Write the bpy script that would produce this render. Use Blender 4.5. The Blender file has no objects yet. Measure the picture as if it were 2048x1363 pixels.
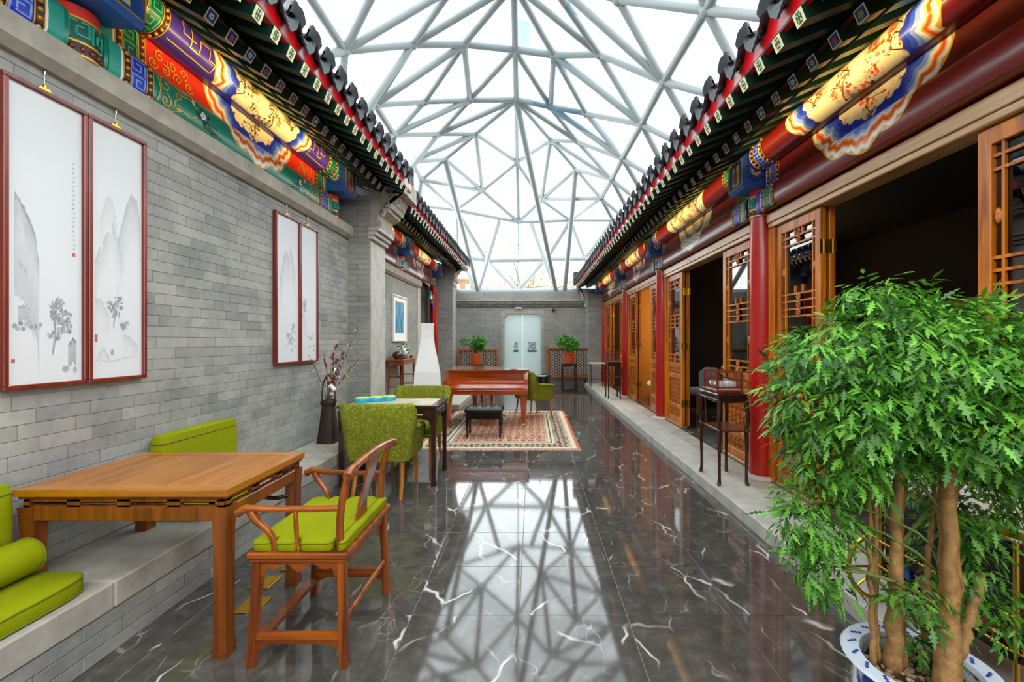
import bpy, bmesh, math, random
import numpy as np
from mathutils import Vector, Matrix
PI = math.pi
random.seed(7)
SC = bpy.context.scene
COL = SC.collection

# ------------------------------------------------------------------ camera, sky, exposure
cam_d = bpy.data.cameras.new('camera')
cam = bpy.data.objects.new('camera', cam_d); COL.objects.link(cam)
cam_d.sensor_width = 36.0
cam_d.lens = 880.0 / 2048.0 * 36.0
cam_d.shift_x = -41.0 / 2048.0
cam_d.clip_start = 0.02; cam_d.clip_end = 500
cam.location = (0, 0, 1.46)
cam.rotation_euler = (PI / 2, 0, 0)
SC.camera = cam

world = bpy.data.worlds.new('overcast_sky'); SC.world = world
world.use_nodes = True
wb = world.node_tree.nodes['Background']
wb.inputs[0].default_value = (0.94, 0.97, 1.0, 1)
wb.inputs[1].default_value = 3.6

vs = SC.view_settings
vs.view_transform = 'Standard'; vs.look = 'None'; vs.gamma = 1.0; vs.exposure = 0.75
vs.use_curve_mapping = False
cy = SC.cycles
cy.max_bounces = 6; cy.diffuse_bounces = 4; cy.glossy_bounces = 3; cy.transmission_bounces = 3
cy.transparent_max_bounces = 10
cy.caustics_reflective = False; cy.caustics_refractive = False
cy.sample_clamp_indirect = 6.0
cy.use_denoising = True
cy.use_adaptive_sampling = True; cy.adaptive_threshold = 0.02

# ------------------------------------------------------------------ helpers
def lin(c):
    c = c.lstrip('#')
    r = [int(c[i:i + 2], 16) / 255.0 for i in (0, 2, 4)]
    return tuple((x / 12.92 if x <= 0.04045 else ((x + 0.055) / 1.055) ** 2.4) for x in r) + (1.0,)

def newmat(name):
    m = bpy.data.materials.new(name); m.use_nodes = True
    nt = m.node_tree
    return m, nt.nodes, nt.links, nt.nodes['Principled BSDF']

def setin(n, k, v):
    if k in n.inputs: n.inputs[k].default_value = v

def coords(N, L, scale=(1, 1, 1), kind='Object', rot=(0, 0, 0), loc=(0, 0, 0)):
    tc = N.new('ShaderNodeTexCoord'); mp = N.new('ShaderNodeMapping')
    mp.inputs['Scale'].default_value = scale; mp.inputs['Rotation'].default_value = rot
    mp.inputs['Location'].default_value = loc
    L.new(tc.outputs[kind], mp.inputs[0])
    return mp.outputs[0]

def wcoords(N, L, scale=(1, 1, 1), loc=(0, 0, 0)):
    g = N.new('ShaderNodeNewGeometry'); mp = N.new('ShaderNodeMapping')
    mp.inputs['Scale'].default_value = scale; mp.inputs['Location'].default_value = loc
    L.new(g.outputs['Position'], mp.inputs[0])
    return mp.outputs[0]

def noise(N, L, vec, scale, detail=4, rough=0.55, dist=0.0):
    n = N.new('ShaderNodeTexNoise'); n.inputs['Scale'].default_value = scale
    n.inputs['Detail'].default_value = detail; n.inputs['Roughness'].default_value = rough
    n.inputs['Distortion'].default_value = dist
    L.new(vec, n.inputs['Vector'])
    return n.outputs['Fac']

def ramp(N, L, fac, stops):
    r = N.new('ShaderNodeValToRGB'); e = r.color_ramp.elements
    e[0].position, e[0].color = stops[0]; e[1].position, e[1].color = stops[1]
    for p, c in stops[2:]:
        x = e.new(p); x.color = c
    L.new(fac, r.inputs[0])
    return r.outputs[0]

def mixc(N, L, fac, a, b, mode='MIX'):
    m = N.new('ShaderNodeMix'); m.data_type = 'RGBA'; m.blend_type = mode
    for sock, val in ((0, fac), (6, a), (7, b)):
        if hasattr(val, 'is_output') or isinstance(val, bpy.types.NodeSocket): L.new(val, m.inputs[sock])
        else: m.inputs[sock].default_value = val
    return m.outputs[2]

def mth(N, L, op, a, b=None, clamp=False):
    m = N.new('ShaderNodeMath'); m.operation = op; m.use_clamp = clamp
    for i, v in enumerate((a, b)):
        if v is None: continue
        if isinstance(v, bpy.types.NodeSocket): L.new(v, m.inputs[i])
        else: m.inputs[i].default_value = v
    return m.outputs[0]

def bump(N, L, bs, h, strength=0.3, dist=0.01):
    b = N.new('ShaderNodeBump'); b.inputs['Strength'].default_value = strength
    b.inputs['Distance'].default_value = dist
    L.new(h, b.inputs['Height']); L.new(b.outputs[0], bs.inputs['Normal'])

def scl(c, k): return (min(c[0] * k, 1), min(c[1] * k, 1), min(c[2] * k, 1), 1)

MATS = {}
def plain(name, hexc, rough=0.5, metal=0.0, var=0.0, scale=6.0, bmp=0.0, bscale=40.0, coat=0.0, world_co=False, spec=0.5, sheen=0):
    if name in MATS: return MATS[name]
    m, N, L, b = newmat(name); c = lin(hexc)
    b.inputs['Base Color'].default_value = c
    b.inputs['Roughness'].default_value = rough; b.inputs['Metallic'].default_value = metal
    setin(b, 'Specular IOR Level', spec)
    setin(b, 'Coat Weight', coat); setin(b, 'Coat Roughness', 0.08)
    if sheen: setin(b, 'Sheen Weight', sheen)
    if var or bmp:
        v = wcoords(N, L) if world_co else coords(N, L)
        if var:
            f = noise(N, L, v, scale, 5)
            col = ramp(N, L, f, [(0.3, scl(c, 1 - var)), (0.7, scl(c, 1 + var))])
            L.new(col, b.inputs['Base Color'])
        if bmp:
            bump(N, L, b, noise(N, L, v, bscale, 4), bmp, 0.004)
    MATS[name] = m
    return m

def wood(name, ha, hb, axis='x', s=1.0, rough=0.3, coat=0.25):
    if name in MATS: return MATS[name]
    m, N, L, b = newmat(name)
    k = {'x': (1.2, 22, 22), 'y': (22, 1.2, 22), 'z': (22, 22, 1.2)}[axis]
    v = coords(N, L, tuple(q * s for q in k))
    oi = N.new('ShaderNodeObjectInfo')
    va = N.new('ShaderNodeVectorMath'); va.operation = 'ADD'
    cx = N.new('ShaderNodeCombineXYZ'); L.new(mth(N, L, 'MULTIPLY', oi.outputs['Random'], 37.0), cx.inputs[0])
    L.new(v, va.inputs[0]); L.new(cx.outputs[0], va.inputs[1])
    f = noise(N, L, va.outputs[0], 1.0, 6, 0.6, 0.6)
    col = ramp(N, L, f, [(0.36, lin(ha)), (0.62, lin(hb))])
    L.new(col, b.inputs['Base Color'])
    b.inputs['Roughness'].default_value = rough
    setin(b, 'Coat Weight', coat); setin(b, 'Coat Roughness', 0.12)
    bump(N, L, b, f, 0.08, 0.002)
    MATS[name] = m
    return m

def emis(name, hexc, strength):
    if name in MATS: return MATS[name]
    m, N, L, b = newmat(name)
    b.inputs['Base Color'].default_value = lin(hexc)
    b.inputs['Emission Color'].default_value = lin(hexc); b.inputs['Emission Strength'].default_value = strength
    MATS[name] = m
    return m

def thin_glass(name, tint, refl=1.0, rough=0.0, body=0.0, bodycol='#bfe0e4'):
    if name in MATS: return MATS[name]
    m, N, L, b = newmat(name); N.remove(b)
    out = [n for n in N if n.type == 'OUTPUT_MATERIAL'][0]
    tr = N.new('ShaderNodeBsdfTransparent'); tr.inputs[0].default_value = lin(tint)
    gl = N.new('ShaderNodeBsdfGlossy'); gl.inputs['Roughness'].default_value = rough
    fr = N.new('ShaderNodeFresnel'); fr.inputs['IOR'].default_value = 1.45
    mx = N.new('ShaderNodeMixShader')
    L.new(mth(N, L, 'MULTIPLY', fr.outputs[0], refl, True), mx.inputs[0])
    src = tr.outputs[0]
    if body:
        df = N.new('ShaderNodeBsdfTranslucent'); df.inputs[0].default_value = lin(bodycol)
        d2 = N.new('ShaderNodeBsdfDiffuse'); d2.inputs[0].default_value = lin(bodycol)
        ad = N.new('ShaderNodeMixShader'); ad.inputs[0].default_value = 0.5
        L.new(df.outputs[0], ad.inputs[1]); L.new(d2.outputs[0], ad.inputs[2])
        m2 = N.new('ShaderNodeMixShader'); m2.inputs[0].default_value = body
        L.new(tr.outputs[0], m2.inputs[1]); L.new(ad.outputs[0], m2.inputs[2]); src = m2.outputs[0]
    L.new(src, mx.inputs[1]); L.new(gl.outputs[0], mx.inputs[2])
    L.new(mx.outputs[0], out.inputs[0])
    MATS[name] = m
    return m

class MB:
    def __init__(s): s.v = []; s.f = []; s.mi = []; s.m = 0
    def add(s, vs, fs):
        n = len(s.v); s.v.extend(tuple(v) for v in vs)
        for f in fs:
            s.f.append(tuple(i + n for i in f)); s.mi.append(s.m)
        return s
    def box(s, x0, x1, y0, y1, z0, z1, b=0.0):
        if b <= 0:
            vs = [(x, y, z) for x in (x0, x1) for y in (y0, y1) for z in (z0, z1)]
            return s.add(vs, [(0, 1, 3, 2), (4, 6, 7, 5), (0, 4, 5, 1), (2, 3, 7, 6), (0, 2, 6, 4), (1, 5, 7, 3)])
        b = min(b, abs(x1 - x0) * .45, abs(y1 - y0) * .45, abs(z1 - z0) * .45)
        vs = []; idx = {}
        for i, x in enumerate((x0, x1)):
            for j, y in enumerate((y0, y1)):
                for k, z in enumerate((z0, z1)):
                    sx, sy, sz = (1 - 2 * i) * b, (1 - 2 * j) * b, (1 - 2 * k) * b
                    for ax, p in ((0, (x, y + sy, z + sz)), (1, (x + sx, y, z + sz)), (2, (x + sx, y + sy, z))):
                        idx[(i, j, k, ax)] = len(vs); vs.append(p)
        q = idx; fs = []
        for i in (0, 1):
            fs.append((q[i, 0, 0, 0], q[i, 1, 0, 0], q[i, 1, 1, 0], q[i, 0, 1, 0])[::(1 if i else -1)])
            fs.append((q[0, i, 0, 1], q[0, i, 1, 1], q[1, i, 1, 1], q[1, i, 0, 1])[::(1 if i else -1)])
            fs.append((q[0, 0, i, 2], q[1, 0, i, 2], q[1, 1, i, 2], q[0, 1, i, 2])[::(1 if i else -1)])
        for i in (0, 1):
            for j in (0, 1):
                fs.append((q[i, j, 0, 0], q[i, j, 1, 0], q[i, j, 1, 1], q[i, j, 0, 1]))
                fs.append((q[i, 0, j, 0], q[i, 1, j, 0], q[i, 1, j, 2], q[i, 0, j, 2]))
                fs.append((q[0, i, j, 1], q[1, i, j, 1], q[1, i, j, 2], q[0, i, j, 2]))
                for k in (0, 1): fs.append((q[i, j, k, 0], q[i, j, k, 1], q[i, j, k, 2]))
        return s.add(vs, fs)
    def bar(s, p0, p1, w, h, up=(0, 0, 1), w1=None, h1=None, b=0.0):
        p0, p1 = Vector(p0), Vector(p1); d = (p1 - p0).normalized(); up = Vector(up)
        sd = d.cross(up)
        if sd.length < 1e-5: sd = d.cross(Vector((1, 0, 0)))
        sd.normalize(); u = sd.cross(d).normalized()
        w1 = w if w1 is None else w1; h1 = h if h1 is None else h1
        vs = []
        for p, a, c in ((p0, w, h), (p1, w1, h1)):
            for i, j in ((-1, -1), (1, -1), (1, 1), (-1, 1)):
                vs.append(p + sd * (i * a / 2) + u * (j * c / 2))
        return s.add(vs, [(3, 2, 1, 0), (4, 5, 6, 7), (0, 1, 5, 4), (1, 2, 6, 5), (2, 3, 7, 6), (3, 0, 4, 7)])
    def tube(s, pts, r, n=8, cap=True, closed=False, flat=1.0):
        pts = [Vector(p) for p in pts]; m = len(pts)
        rs = r if isinstance(r, (list, tuple)) else [r] * m
        vs = []; prev = None
        for i, p in enumerate(pts):
            if closed: t = pts[(i + 1) % m] - pts[i - 1]
            else: t = pts[min(i + 1, m - 1)] - pts[max(i - 1, 0)]
            t.normalize()
            if prev is None:
                a = Vector((0, 0, 1)) if abs(t.z) < 0.9 else Vector((1, 0, 0))
                u = (a - t * a.dot(t)).normalized()
            else:
                u = (prev - t * prev.dot(t)).normalized()
            prev = u; w = t.cross(u)
            for k in range(n):
                an = 2 * PI * k / n
                vs.append(p + u * (math.cos(an) * rs[i]) + w * (math.sin(an) * rs[i] * flat))
        fs = []
        for i in range(m if closed else m - 1):
            a, b2 = i * n, ((i + 1) % m) * n
            for k in range(n):
                fs.append((a + k, a + (k + 1) % n, b2 + (k + 1) % n, b2 + k))
        if cap and not closed:
            fs.append(tuple(range(n - 1, -1, -1))); fs.append(tuple((m - 1) * n + k for k in range(n)))
        return s.add(vs, fs)
    def cyl(s, p0, p1, r0, r1=None, n=12):
        return s.tube([p0, p1], [r0, r0 if r1 is None else r1], n)
    def lathe(s, prof, n=24, c=(0, 0, 0), cap=True):
        vs = []; fs = []; m = len(prof)
        for r, z in prof:
            for k in range(n):
                a = 2 * PI * k / n
                vs.append((c[0] + r * math.cos(a), c[1] + r * math.sin(a), c[2] + z))
        for i in range(m - 1):
            for k in range(n):
                fs.append((i * n + k, i * n + (k + 1) % n, (i + 1) * n + (k + 1) % n, (i + 1) * n + k))
        if cap: fs.append(tuple(range(n - 1, -1, -1))); fs.append(tuple((m - 1) * n + k for k in range(n)))
        return s.add(vs, fs)
    def prism(s, poly, axis, a, b2):
        n = len(poly); vs = []
        for t in (a, b2):
            for (p, q) in poly:
                vs.append({'x': (t, p, q), 'y': (p, t, q), 'z': (p, q, t)}[axis])
        fs = [tuple(range(n - 1, -1, -1)), tuple(range(n, 2 * n))]
        for i in range(n):
            j = (i + 1) % n; fs.append((i, j, n + j, n + i))
        return s.add(vs, fs)
    def sphere(s, c, r, nu=10, nv=6, sc=(1, 1, 1)):
        vs = [(c[0], c[1], c[2] - r * sc[2])]
        for j in range(1, nv):
            ph = -PI / 2 + PI * j / nv
            for i in range(nu):
                a = 2 * PI * i / nu
                vs.append((c[0] + r * sc[0] * math.cos(ph) * math.cos(a), c[1] + r * sc[1] * math.cos(ph) * math.sin(a), c[2] + r * sc[2] * math.sin(ph)))
        vs.append((c[0], c[1], c[2] + r * sc[2])); fs = []; top = len(vs) - 1
        for i in range(nu):
            j = (i + 1) % nu
            fs.append((0, 1 + j, 1 + i)); fs.append((top, top - nu + i, top - nu + j))
            for k in range(nv - 2):
                a = 1 + k * nu; b2 = a + nu
                fs.append((a + i, a + j, b2 + j, b2 + i))
        return s.add(vs, fs)
    def mesh(s, name, mats, smooth=None, recalc=True):
        me = bpy.data.meshes.new(name)
        me.from_pydata([tuple(v) for v in s.v], [], s.f)
        if not isinstance(mats, (list, tuple)): mats = [mats]
        for m in mats: me.materials.append(m)
        if len(mats) > 1: me.polygons.foreach_set('material_index', s.mi)
        if recalc:
            bm = bmesh.new(); bm.from_mesh(me)
            bmesh.ops.recalc_face_normals(bm, faces=bm.faces[:]); bm.to_mesh(me); bm.free()
        if smooth is not None:
            me.polygons.foreach_set('use_smooth', [True] * len(me.polygons))
            if smooth < 179: me.set_sharp_from_angle(angle=math.radians(smooth))
        me.update()
        return me
    def build(s, name, mats, parent=None, smooth=None, recalc=True, loc=None):
        o = bpy.data.objects.new(name, s.mesh(name, mats, smooth, recalc)); COL.objects.link(o)
        if parent: o.parent = parent
        if loc: o.location = loc
        return o

def tag(o, label=None, cat=None, group=None, kind=None):
    if label: o['label'] = label
    if cat: o['category'] = cat
    if group: o['group'] = group
    if kind: o['kind'] = kind
    return o

def root(name, label, cat, loc=(0, 0, 0), rz=0.0, group=None, kind=None):
    o = bpy.data.objects.new(name, None); COL.objects.link(o)
    o.empty_display_size = 0.1
    o.location = loc; o.rotation_euler = (0, 0, rz)
    return tag(o, label, cat, group, kind)

def inst(me, name, parent=None, loc=(0, 0, 0), rot=(0, 0, 0), scale=(1, 1, 1)):
    o = bpy.data.objects.new(name, me); COL.objects.link(o)
    o.location = loc; o.rotation_euler = rot; o.scale = scale
    if parent: o.parent = parent
    return o

def copy_tree(o, parent=None):
    c = o.copy(); COL.objects.link(c); c.parent = parent
    for ch in list(o.children): copy_tree(ch, c)
    return c

def arc(cx, cy, r, a0, a1, n):
    return [(cx + r * math.cos(a0 + (a1 - a0) * i / n), cy + r * math.sin(a0 + (a1 - a0) * i / n)) for i in range(n + 1)]

def bez(p0, p1, p2, p3, n=10):
    p0, p1, p2, p3 = map(Vector, (p0, p1, p2, p3)); r = []
    for i in range(n + 1):
        t = i / n; u = 1 - t
        r.append(p0 * u ** 3 + p1 * (3 * u * u * t) + p2 * (3 * u * t * t) + p3 * t ** 3)
    return r

def area_strip(name, loc, rot, sx, sy, power, col, parent=None):
    d = bpy.data.lights.new(name, 'AREA'); d.shape = 'RECTANGLE'; d.size = sx; d.size_y = sy
    d.energy = power; d.color = col; d.spread = math.radians(100)
    o = bpy.data.objects.new(name, d); COL.objects.link(o); o.location = loc; o.rotation_euler = rot
    if parent: o.parent = parent
    return o
# ------------------------------------------------------------------ materials of the setting
def marble_floor():
    m, N, L, b = newmat('dark_marble')
    oi = N.new('ShaderNodeObjectInfo')
    v0 = coords(N, L)
    cx = N.new('ShaderNodeCombineXYZ')
    L.new(mth(N, L, 'MULTIPLY', oi.outputs['Random'], 53.0), cx.inputs[0])
    L.new(mth(N, L, 'MULTIPLY', oi.outputs['Random'], 17.0), cx.inputs[1])
    va = N.new('ShaderNodeVectorMath'); va.operation = 'ADD'
    L.new(v0, va.inputs[0]); L.new(cx.outputs[0], va.inputs[1]); v = va.outputs[0]
    # warped coordinates
    nn = N.new('ShaderNodeTexNoise'); nn.inputs['Scale'].default_value = 2.2; nn.inputs['Detail'].default_value = 3
    L.new(v, nn.inputs['Vector'])
    vm = N.new('ShaderNodeVectorMath'); vm.operation = 'MULTIPLY_ADD'
    L.new(nn.outputs['Color'], vm.inputs[0]); vm.inputs[1].default_value = (0.35, 0.35, 0.35); L.new(v, vm.inputs[2])
    def veins(scale, stretch, w, rot):
        mp = N.new('ShaderNodeMapping'); mp.inputs['Scale'].default_value = stretch; mp.inputs['Rotation'].default_value = (0, 0, rot)
        L.new(vm.outputs[0], mp.inputs[0])
        vo = N.new('ShaderNodeTexVoronoi'); vo.feature = 'DISTANCE_TO_EDGE'; vo.inputs['Scale'].default_value = scale
        L.new(mp.outputs[0], vo.inputs['Vector'])
        return mth(N, L, 'SUBTRACT', 1.0, mth(N, L, 'DIVIDE', vo.outputs['Distance'], w, True), True)
    big = veins(2.0, (1, 0.45, 1), 0.016, 0.7)
    fine = veins(5.0, (1, 0.3, 1), 0.02, 1.1)
    mask = mth(N, L, 'MULTIPLY', mth(N, L, 'SUBTRACT', noise(N, L, v, 2.6, 2), 0.50), 9.0, True)
    mask2 = mth(N, L, 'MULTIPLY', mth(N, L, 'SUBTRACT', noise(N, L, v, 4.3, 3), 0.50), 5.0, True)
    vv = mth(N, L, 'ADD', mth(N, L, 'MULTIPLY', big, mask), mth(N, L, 'MULTIPLY', mth(N, L, 'MULTIPLY', fine, mask2), 0.4), True)
    base = ramp(N, L, noise(N, L, v, 9.0, 6, 0.65), [(0.25, lin('#3a3733')), (0.55, lin('#4f4b46')), (0.8, lin('#67625b'))])
    L.new(mixc(N, L, vv, base, lin('#d9d6d0')), b.inputs['Base Color'])
    b.inputs['Roughness'].default_value = 0.055
    setin(b, 'Specular IOR Level', 0.75)
    return m
M_FLOOR = marble_floor()

def brick_piece():
    m, N, L, b = newmat('grey_brick')
    oi = N.new('ShaderNodeObjectInfo'); v = wcoords(N, L)
    g = N.new('ShaderNodeNewGeometry')
    r = mth(N, L, 'FRACT', mth(N, L, 'ADD', oi.outputs['Random'], g.outputs['Random Per Island']))
    base = ramp(N, L, r, [(0.0, lin('#73736e')), (0.3, lin('#8f8d87')), (0.65, lin('#a09e97')), (0.85, lin('#aaa79f')), (1.0, lin('#7c7d83'))])
    n1 = noise(N, L, v, 3.0, 4); n2 = noise(N, L, v, 26.0, 6, 0.7)
    c = mixc(N, L, 0.42, base, ramp(N, L, n2, [(0.3, lin('#6f6e6a')), (0.7, lin('#a8a69f'))]), 'MIX')
    c = mixc(N, L, 0.35, c, ramp(N, L, n1, [(0.35, lin('#6a6b6c')), (0.65, lin('#b1aea6'))]), 'MIX')
    L.new(c, b.inputs['Base Color']); b.inputs['Roughness'].default_value = 0.85
    bump(N, L, b, n2, 0.35, 0.004)
    return m
M_BRICK = brick_piece()
M_MORTAR = plain('wall_mortar', '#a19d93', 0.95, var=0.15, scale=9, world_co=True)

def brick_tex(name, a, bx, light, dark, bw=0.27, bh=0.072):
    m, N, L, b = newmat(name)
    g = N.new('ShaderNodeNewGeometry'); sp = N.new('ShaderNodeSeparateXYZ'); L.new(g.outputs['Position'], sp.inputs[0])
    cb = N.new('ShaderNodeCombineXYZ'); L.new(sp.outputs[a], cb.inputs[0]); L.new(sp.outputs[bx], cb.inputs[1])
    br = N.new('ShaderNodeTexBrick'); L.new(cb.outputs[0], br.inputs['Vector'])
    br.inputs['Scale'].default_value = 1.0; br.inputs['Brick Width'].default_value = bw; br.inputs['Row Height'].default_value = bh
    br.inputs['Mortar Size'].default_value = 0.004; br.inputs['Bias'].default_value = -0.1
    br.inputs['Color1'].default_value = lin(light); br.inputs['Color2'].default_value = lin(dark); br.inputs['Mortar'].default_value = lin('#aba9a2')
    v = wcoords(N, L); n2 = noise(N, L, v, 14.0, 6, 0.7); n1 = noise(N, L, v, 1.6, 3)
    c = mixc(N, L, 0.4, br.outputs['Color'], ramp(N, L, n2, [(0.3, lin('#63645f')), (0.7, lin('#aeaca6'))]))
    c = mixc(N, L, 0.25, c, ramp(N, L, n1, [(0.35, lin('#777775')), (0.65, lin('#b5b3ab'))]))
    L.new(c, b.inputs['Base Color']); b.inputs['Roughness'].default_value = 0.9
    bump(N, L, b, mth(N, L, 'SUBTRACT', n2, mth(N, L, 'MULTIPLY', br.outputs['Fac'], 0.6)), 0.4, 0.004)
    return m
M_BRICK_YZ = brick_tex('grey_brick_side', 1, 2, '#999892', '#7d7d79')
M_BRICK_XZ = brick_tex('grey_brick_end', 0, 2, '#95958f', '#6f706e')
M_STONE = plain('grey_stone', '#a69f92', 0.85, var=0.22, scale=7, bmp=0.3, bscale=60, world_co=True)
M_STONE_L = plain('pale_stone', '#b3b0a6', 0.8, var=0.18, scale=6, bmp=0.25, bscale=70, world_co=True)
M_STONE_D = plain('dark_stone', '#75746f', 0.85, var=0.35, scale=8, bmp=0.4, bscale=50, world_co=True)
M_WOOD = wood('golden_teak', '#8a3f00', '#cf780a', 'z', 1.0, 0.4, 0.1)
M_WOOD_Y = wood('golden_teak_beam', '#a0703c', '#c49a68', 'y', 1.0, 0.35, 0.2)
M_CARVE = plain('carved_teak', '#b5640c', 0.38, var=0.25, scale=20, coat=0.2)
M_CARVE_BG = plain('carved_teak_ground', '#7c3c06', 0.45, var=0.2, scale=20)
M_RED = plain('red_lacquer', '#a80d06', 0.28, var=0.08, scale=3, coat=0.2)
M_MAROON = plain('maroon_lacquer', '#6d0f0c', 0.16, var=0.08, scale=2, coat=0.6)
M_FASCIA = plain('scarlet_fascia', '#dc141c', 0.25, coat=0.5)
M_RAFT = plain('rafter_green', '#072a20', 0.4, var=0.2, scale=10)
M_RAFTR = plain('rafter_red', '#4a1413', 0.45, var=0.2, scale=10)
M_BOARD = plain('eave_board', '#260a08', 0.5, var=0.2, scale=8)
M_CREAM = plain('cream_paint', '#e9e2a6', 0.45)
M_GREEN = plain('jade_paint', '#0d7a62', 0.42)
M_GREEN_D = plain('deep_green_paint', '#0a4a3a', 0.42)
M_TEAL = plain('teal_paint', '#2a9a86', 0.42)
M_BLUE = plain('ultramarine_paint', '#1c33b4', 0.4)
M_BLUE_L = plain('light_blue_paint', '#7f9be0', 0.42)
M_BLUE_M = plain('mid_blue_paint', '#3a58cc', 0.42)
M_BLUE_BOX = plain('azure_paint', '#2b63b8', 0.42, var=0.15, scale=12)
M_GOLD = plain('gold_paint', '#dba63a', 0.35, metal=0.35)
M_WHITE = plain('white_paint', '#eceae2', 0.45)
M_ORANGE = plain('orange_paint', '#e2561d', 0.45)
M_VERM = plain('vermilion_paint', '#d8301a', 0.45)
M_PURPLE = plain('violet_paint', '#3d2a9c', 0.4)
M_BROWN = plain('dark_brown_paint', '#341410', 0.4)
M_SCENE = plain('silk_scene_paint', '#d9c493', 0.5, var=0.25, scale=7)
M_INK = plain('dark_foliage_paint', '#333a20', 0.5)
M_ROCK = plain('rock_paint', '#7a7468', 0.5, var=0.3, scale=30)
M_TILE = plain('dark_roof_tile', '#2b2f32', 0.55, var=0.25, scale=14, bmp=0.4, bscale=60)
M_ROOF = plain('roof_top_grey', '#3f4244', 0.7, var=0.2, scale=6)
M_STEEL = plain('white_steel', '#aab1b1', 0.35)
M_BRASS = plain('brass', '#d4a53a', 0.28, metal=1.0)
M_BLACK = plain('black_lacquer', '#0b0b0d', 0.18, coat=0.4)
M_DARK = plain('deep_brown', '#2b1a12', 0.8)  # even dark brown for table core, table legs and piano lid seal

# ------------------------------------------------------------------ floor
floor = MB().box(-3.2, 6.3, -3.3, 15.3, -0.12, -0.004).build('floor', plain('grout', '#8f8b84', 0.7))
tag(floor, 'polished dark grey marble floor with white veins', 'floor', kind='structure')
TX, TY = 0.573, 0.505
xj = [-1.98] + [-0.07 + TX * k for k in range(-3, 4)] + [1.70]
tile_me = {}
for r in range(-5, 25):
    y0 = 2.345 + TY * r; y1 = min(y0 + TY, 14.6)
    for i in range(len(xj) - 1):
        w = xj[i + 1] - xj[i]; d = y1 - y0; key = (round(w, 3), round(d, 3))
        if key not in tile_me:
            g = 0.0016
            tile_me[key] = MB().box(g - w / 2, w / 2 - g, g - d / 2, d / 2 - g, -0.03, 0.0, 0.0012).mesh('tile', M_FLOOR)
        inst(tile_me[key], 'tile', floor, (xj[i] + w / 2, y0 + d / 2, 0), (0, 0, 0))

# ------------------------------------------------------------------ left wall and ledge
XW = -2.48
wall = MB().box(-2.75, XW - 0.006, -3.0, 5.93, 0.0, 2.83).build('wall_left', M_MORTAR)
tag(wall, 'grey brick wall hung with framed scroll paintings', 'wall', kind='structure')
cop = MB().prism([(-2.75, 2.83), (-2.45, 2.83), (-2.40, 2.87), (-2.40, 2.985), (-2.43, 3.0), (-2.75, 3.0)], 'y', -3.0, 5.90).build('coping', M_STONE, wall, 30)
BL, BH = 0.27, 0.0722
bm_ = MB().box(-0.012, 0.0, -BL / 2 + 0.0014, BL / 2 - 0.0014, -BH / 2 + 0.0012, BH / 2 - 0.0012, 0.0015).mesh('brick', M_BRICK)
cells = []
ncourse = int(round((2.83 - 0.33) / BH))
for c in range(ncourse):
    z = 0.33 + BH * (c + 0.5); y = 1.55 + (BL / 2 if c % 2 else 0) + 0.03 * math.sin(c * 2.3)
    while y + BL / 2 < 5.93:
        cells.append((y, z)); y += BL
cells.sort(key=lambda q: (0 if 1.95 < q[0] else 9) + q[0])
rest = MB()
for i, (y, z) in enumerate(cells):
    if i < 300: inst(bm_, 'brick', wall, (XW, y, z))
    else: rest.box(XW - 0.012, XW, y - BL / 2 + .0014, y + BL / 2 - .0014, z - BH / 2 + .0012, z + BH / 2 - .0012, 0.0015)
tag(rest.build('brick_courses', M_BRICK, wall), kind='stuff')
# upper wall behind the painted beams
MB().box(-2.9, -2.62, -3.0, 5.93, 3.0, 3.75).build('upper_wall', M_BOARD, wall)

ledge = MB().box(-2.48, -1.985, -3.0, 6.5, 0.0, 0.20).build('stone_ledge', M_STONE_D)
tag(ledge, 'grey stone ledge seat along the brick wall of scroll paintings', 'ledge', kind='structure')
yy = -0.4; k = 0
while yy < 6.5:
    ln = (1.15, 1.32, 1.05, 1.25)[k % 4]; e = min(yy + ln, 6.5)
    MB().box(-2.478, -1.965, yy + .002, e - .002, 0.203, 0.33, 0.008).build('stone_slab', M_STONE, ledge)
    yy = e; k += 1
lb = MB().box(-0.012, 0.0, -0.188, 0.188, -0.0315, 0.0315, 0.002).mesh('brick', M_BRICK)
for c in range(3):
    y = 0.6 + (0.19 if c % 2 else 0)
    while y < 6.3:
        inst(lb, 'brick', ledge, (-1.974, y, 0.033 + 0.0665 * c)); y += 0.38

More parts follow.
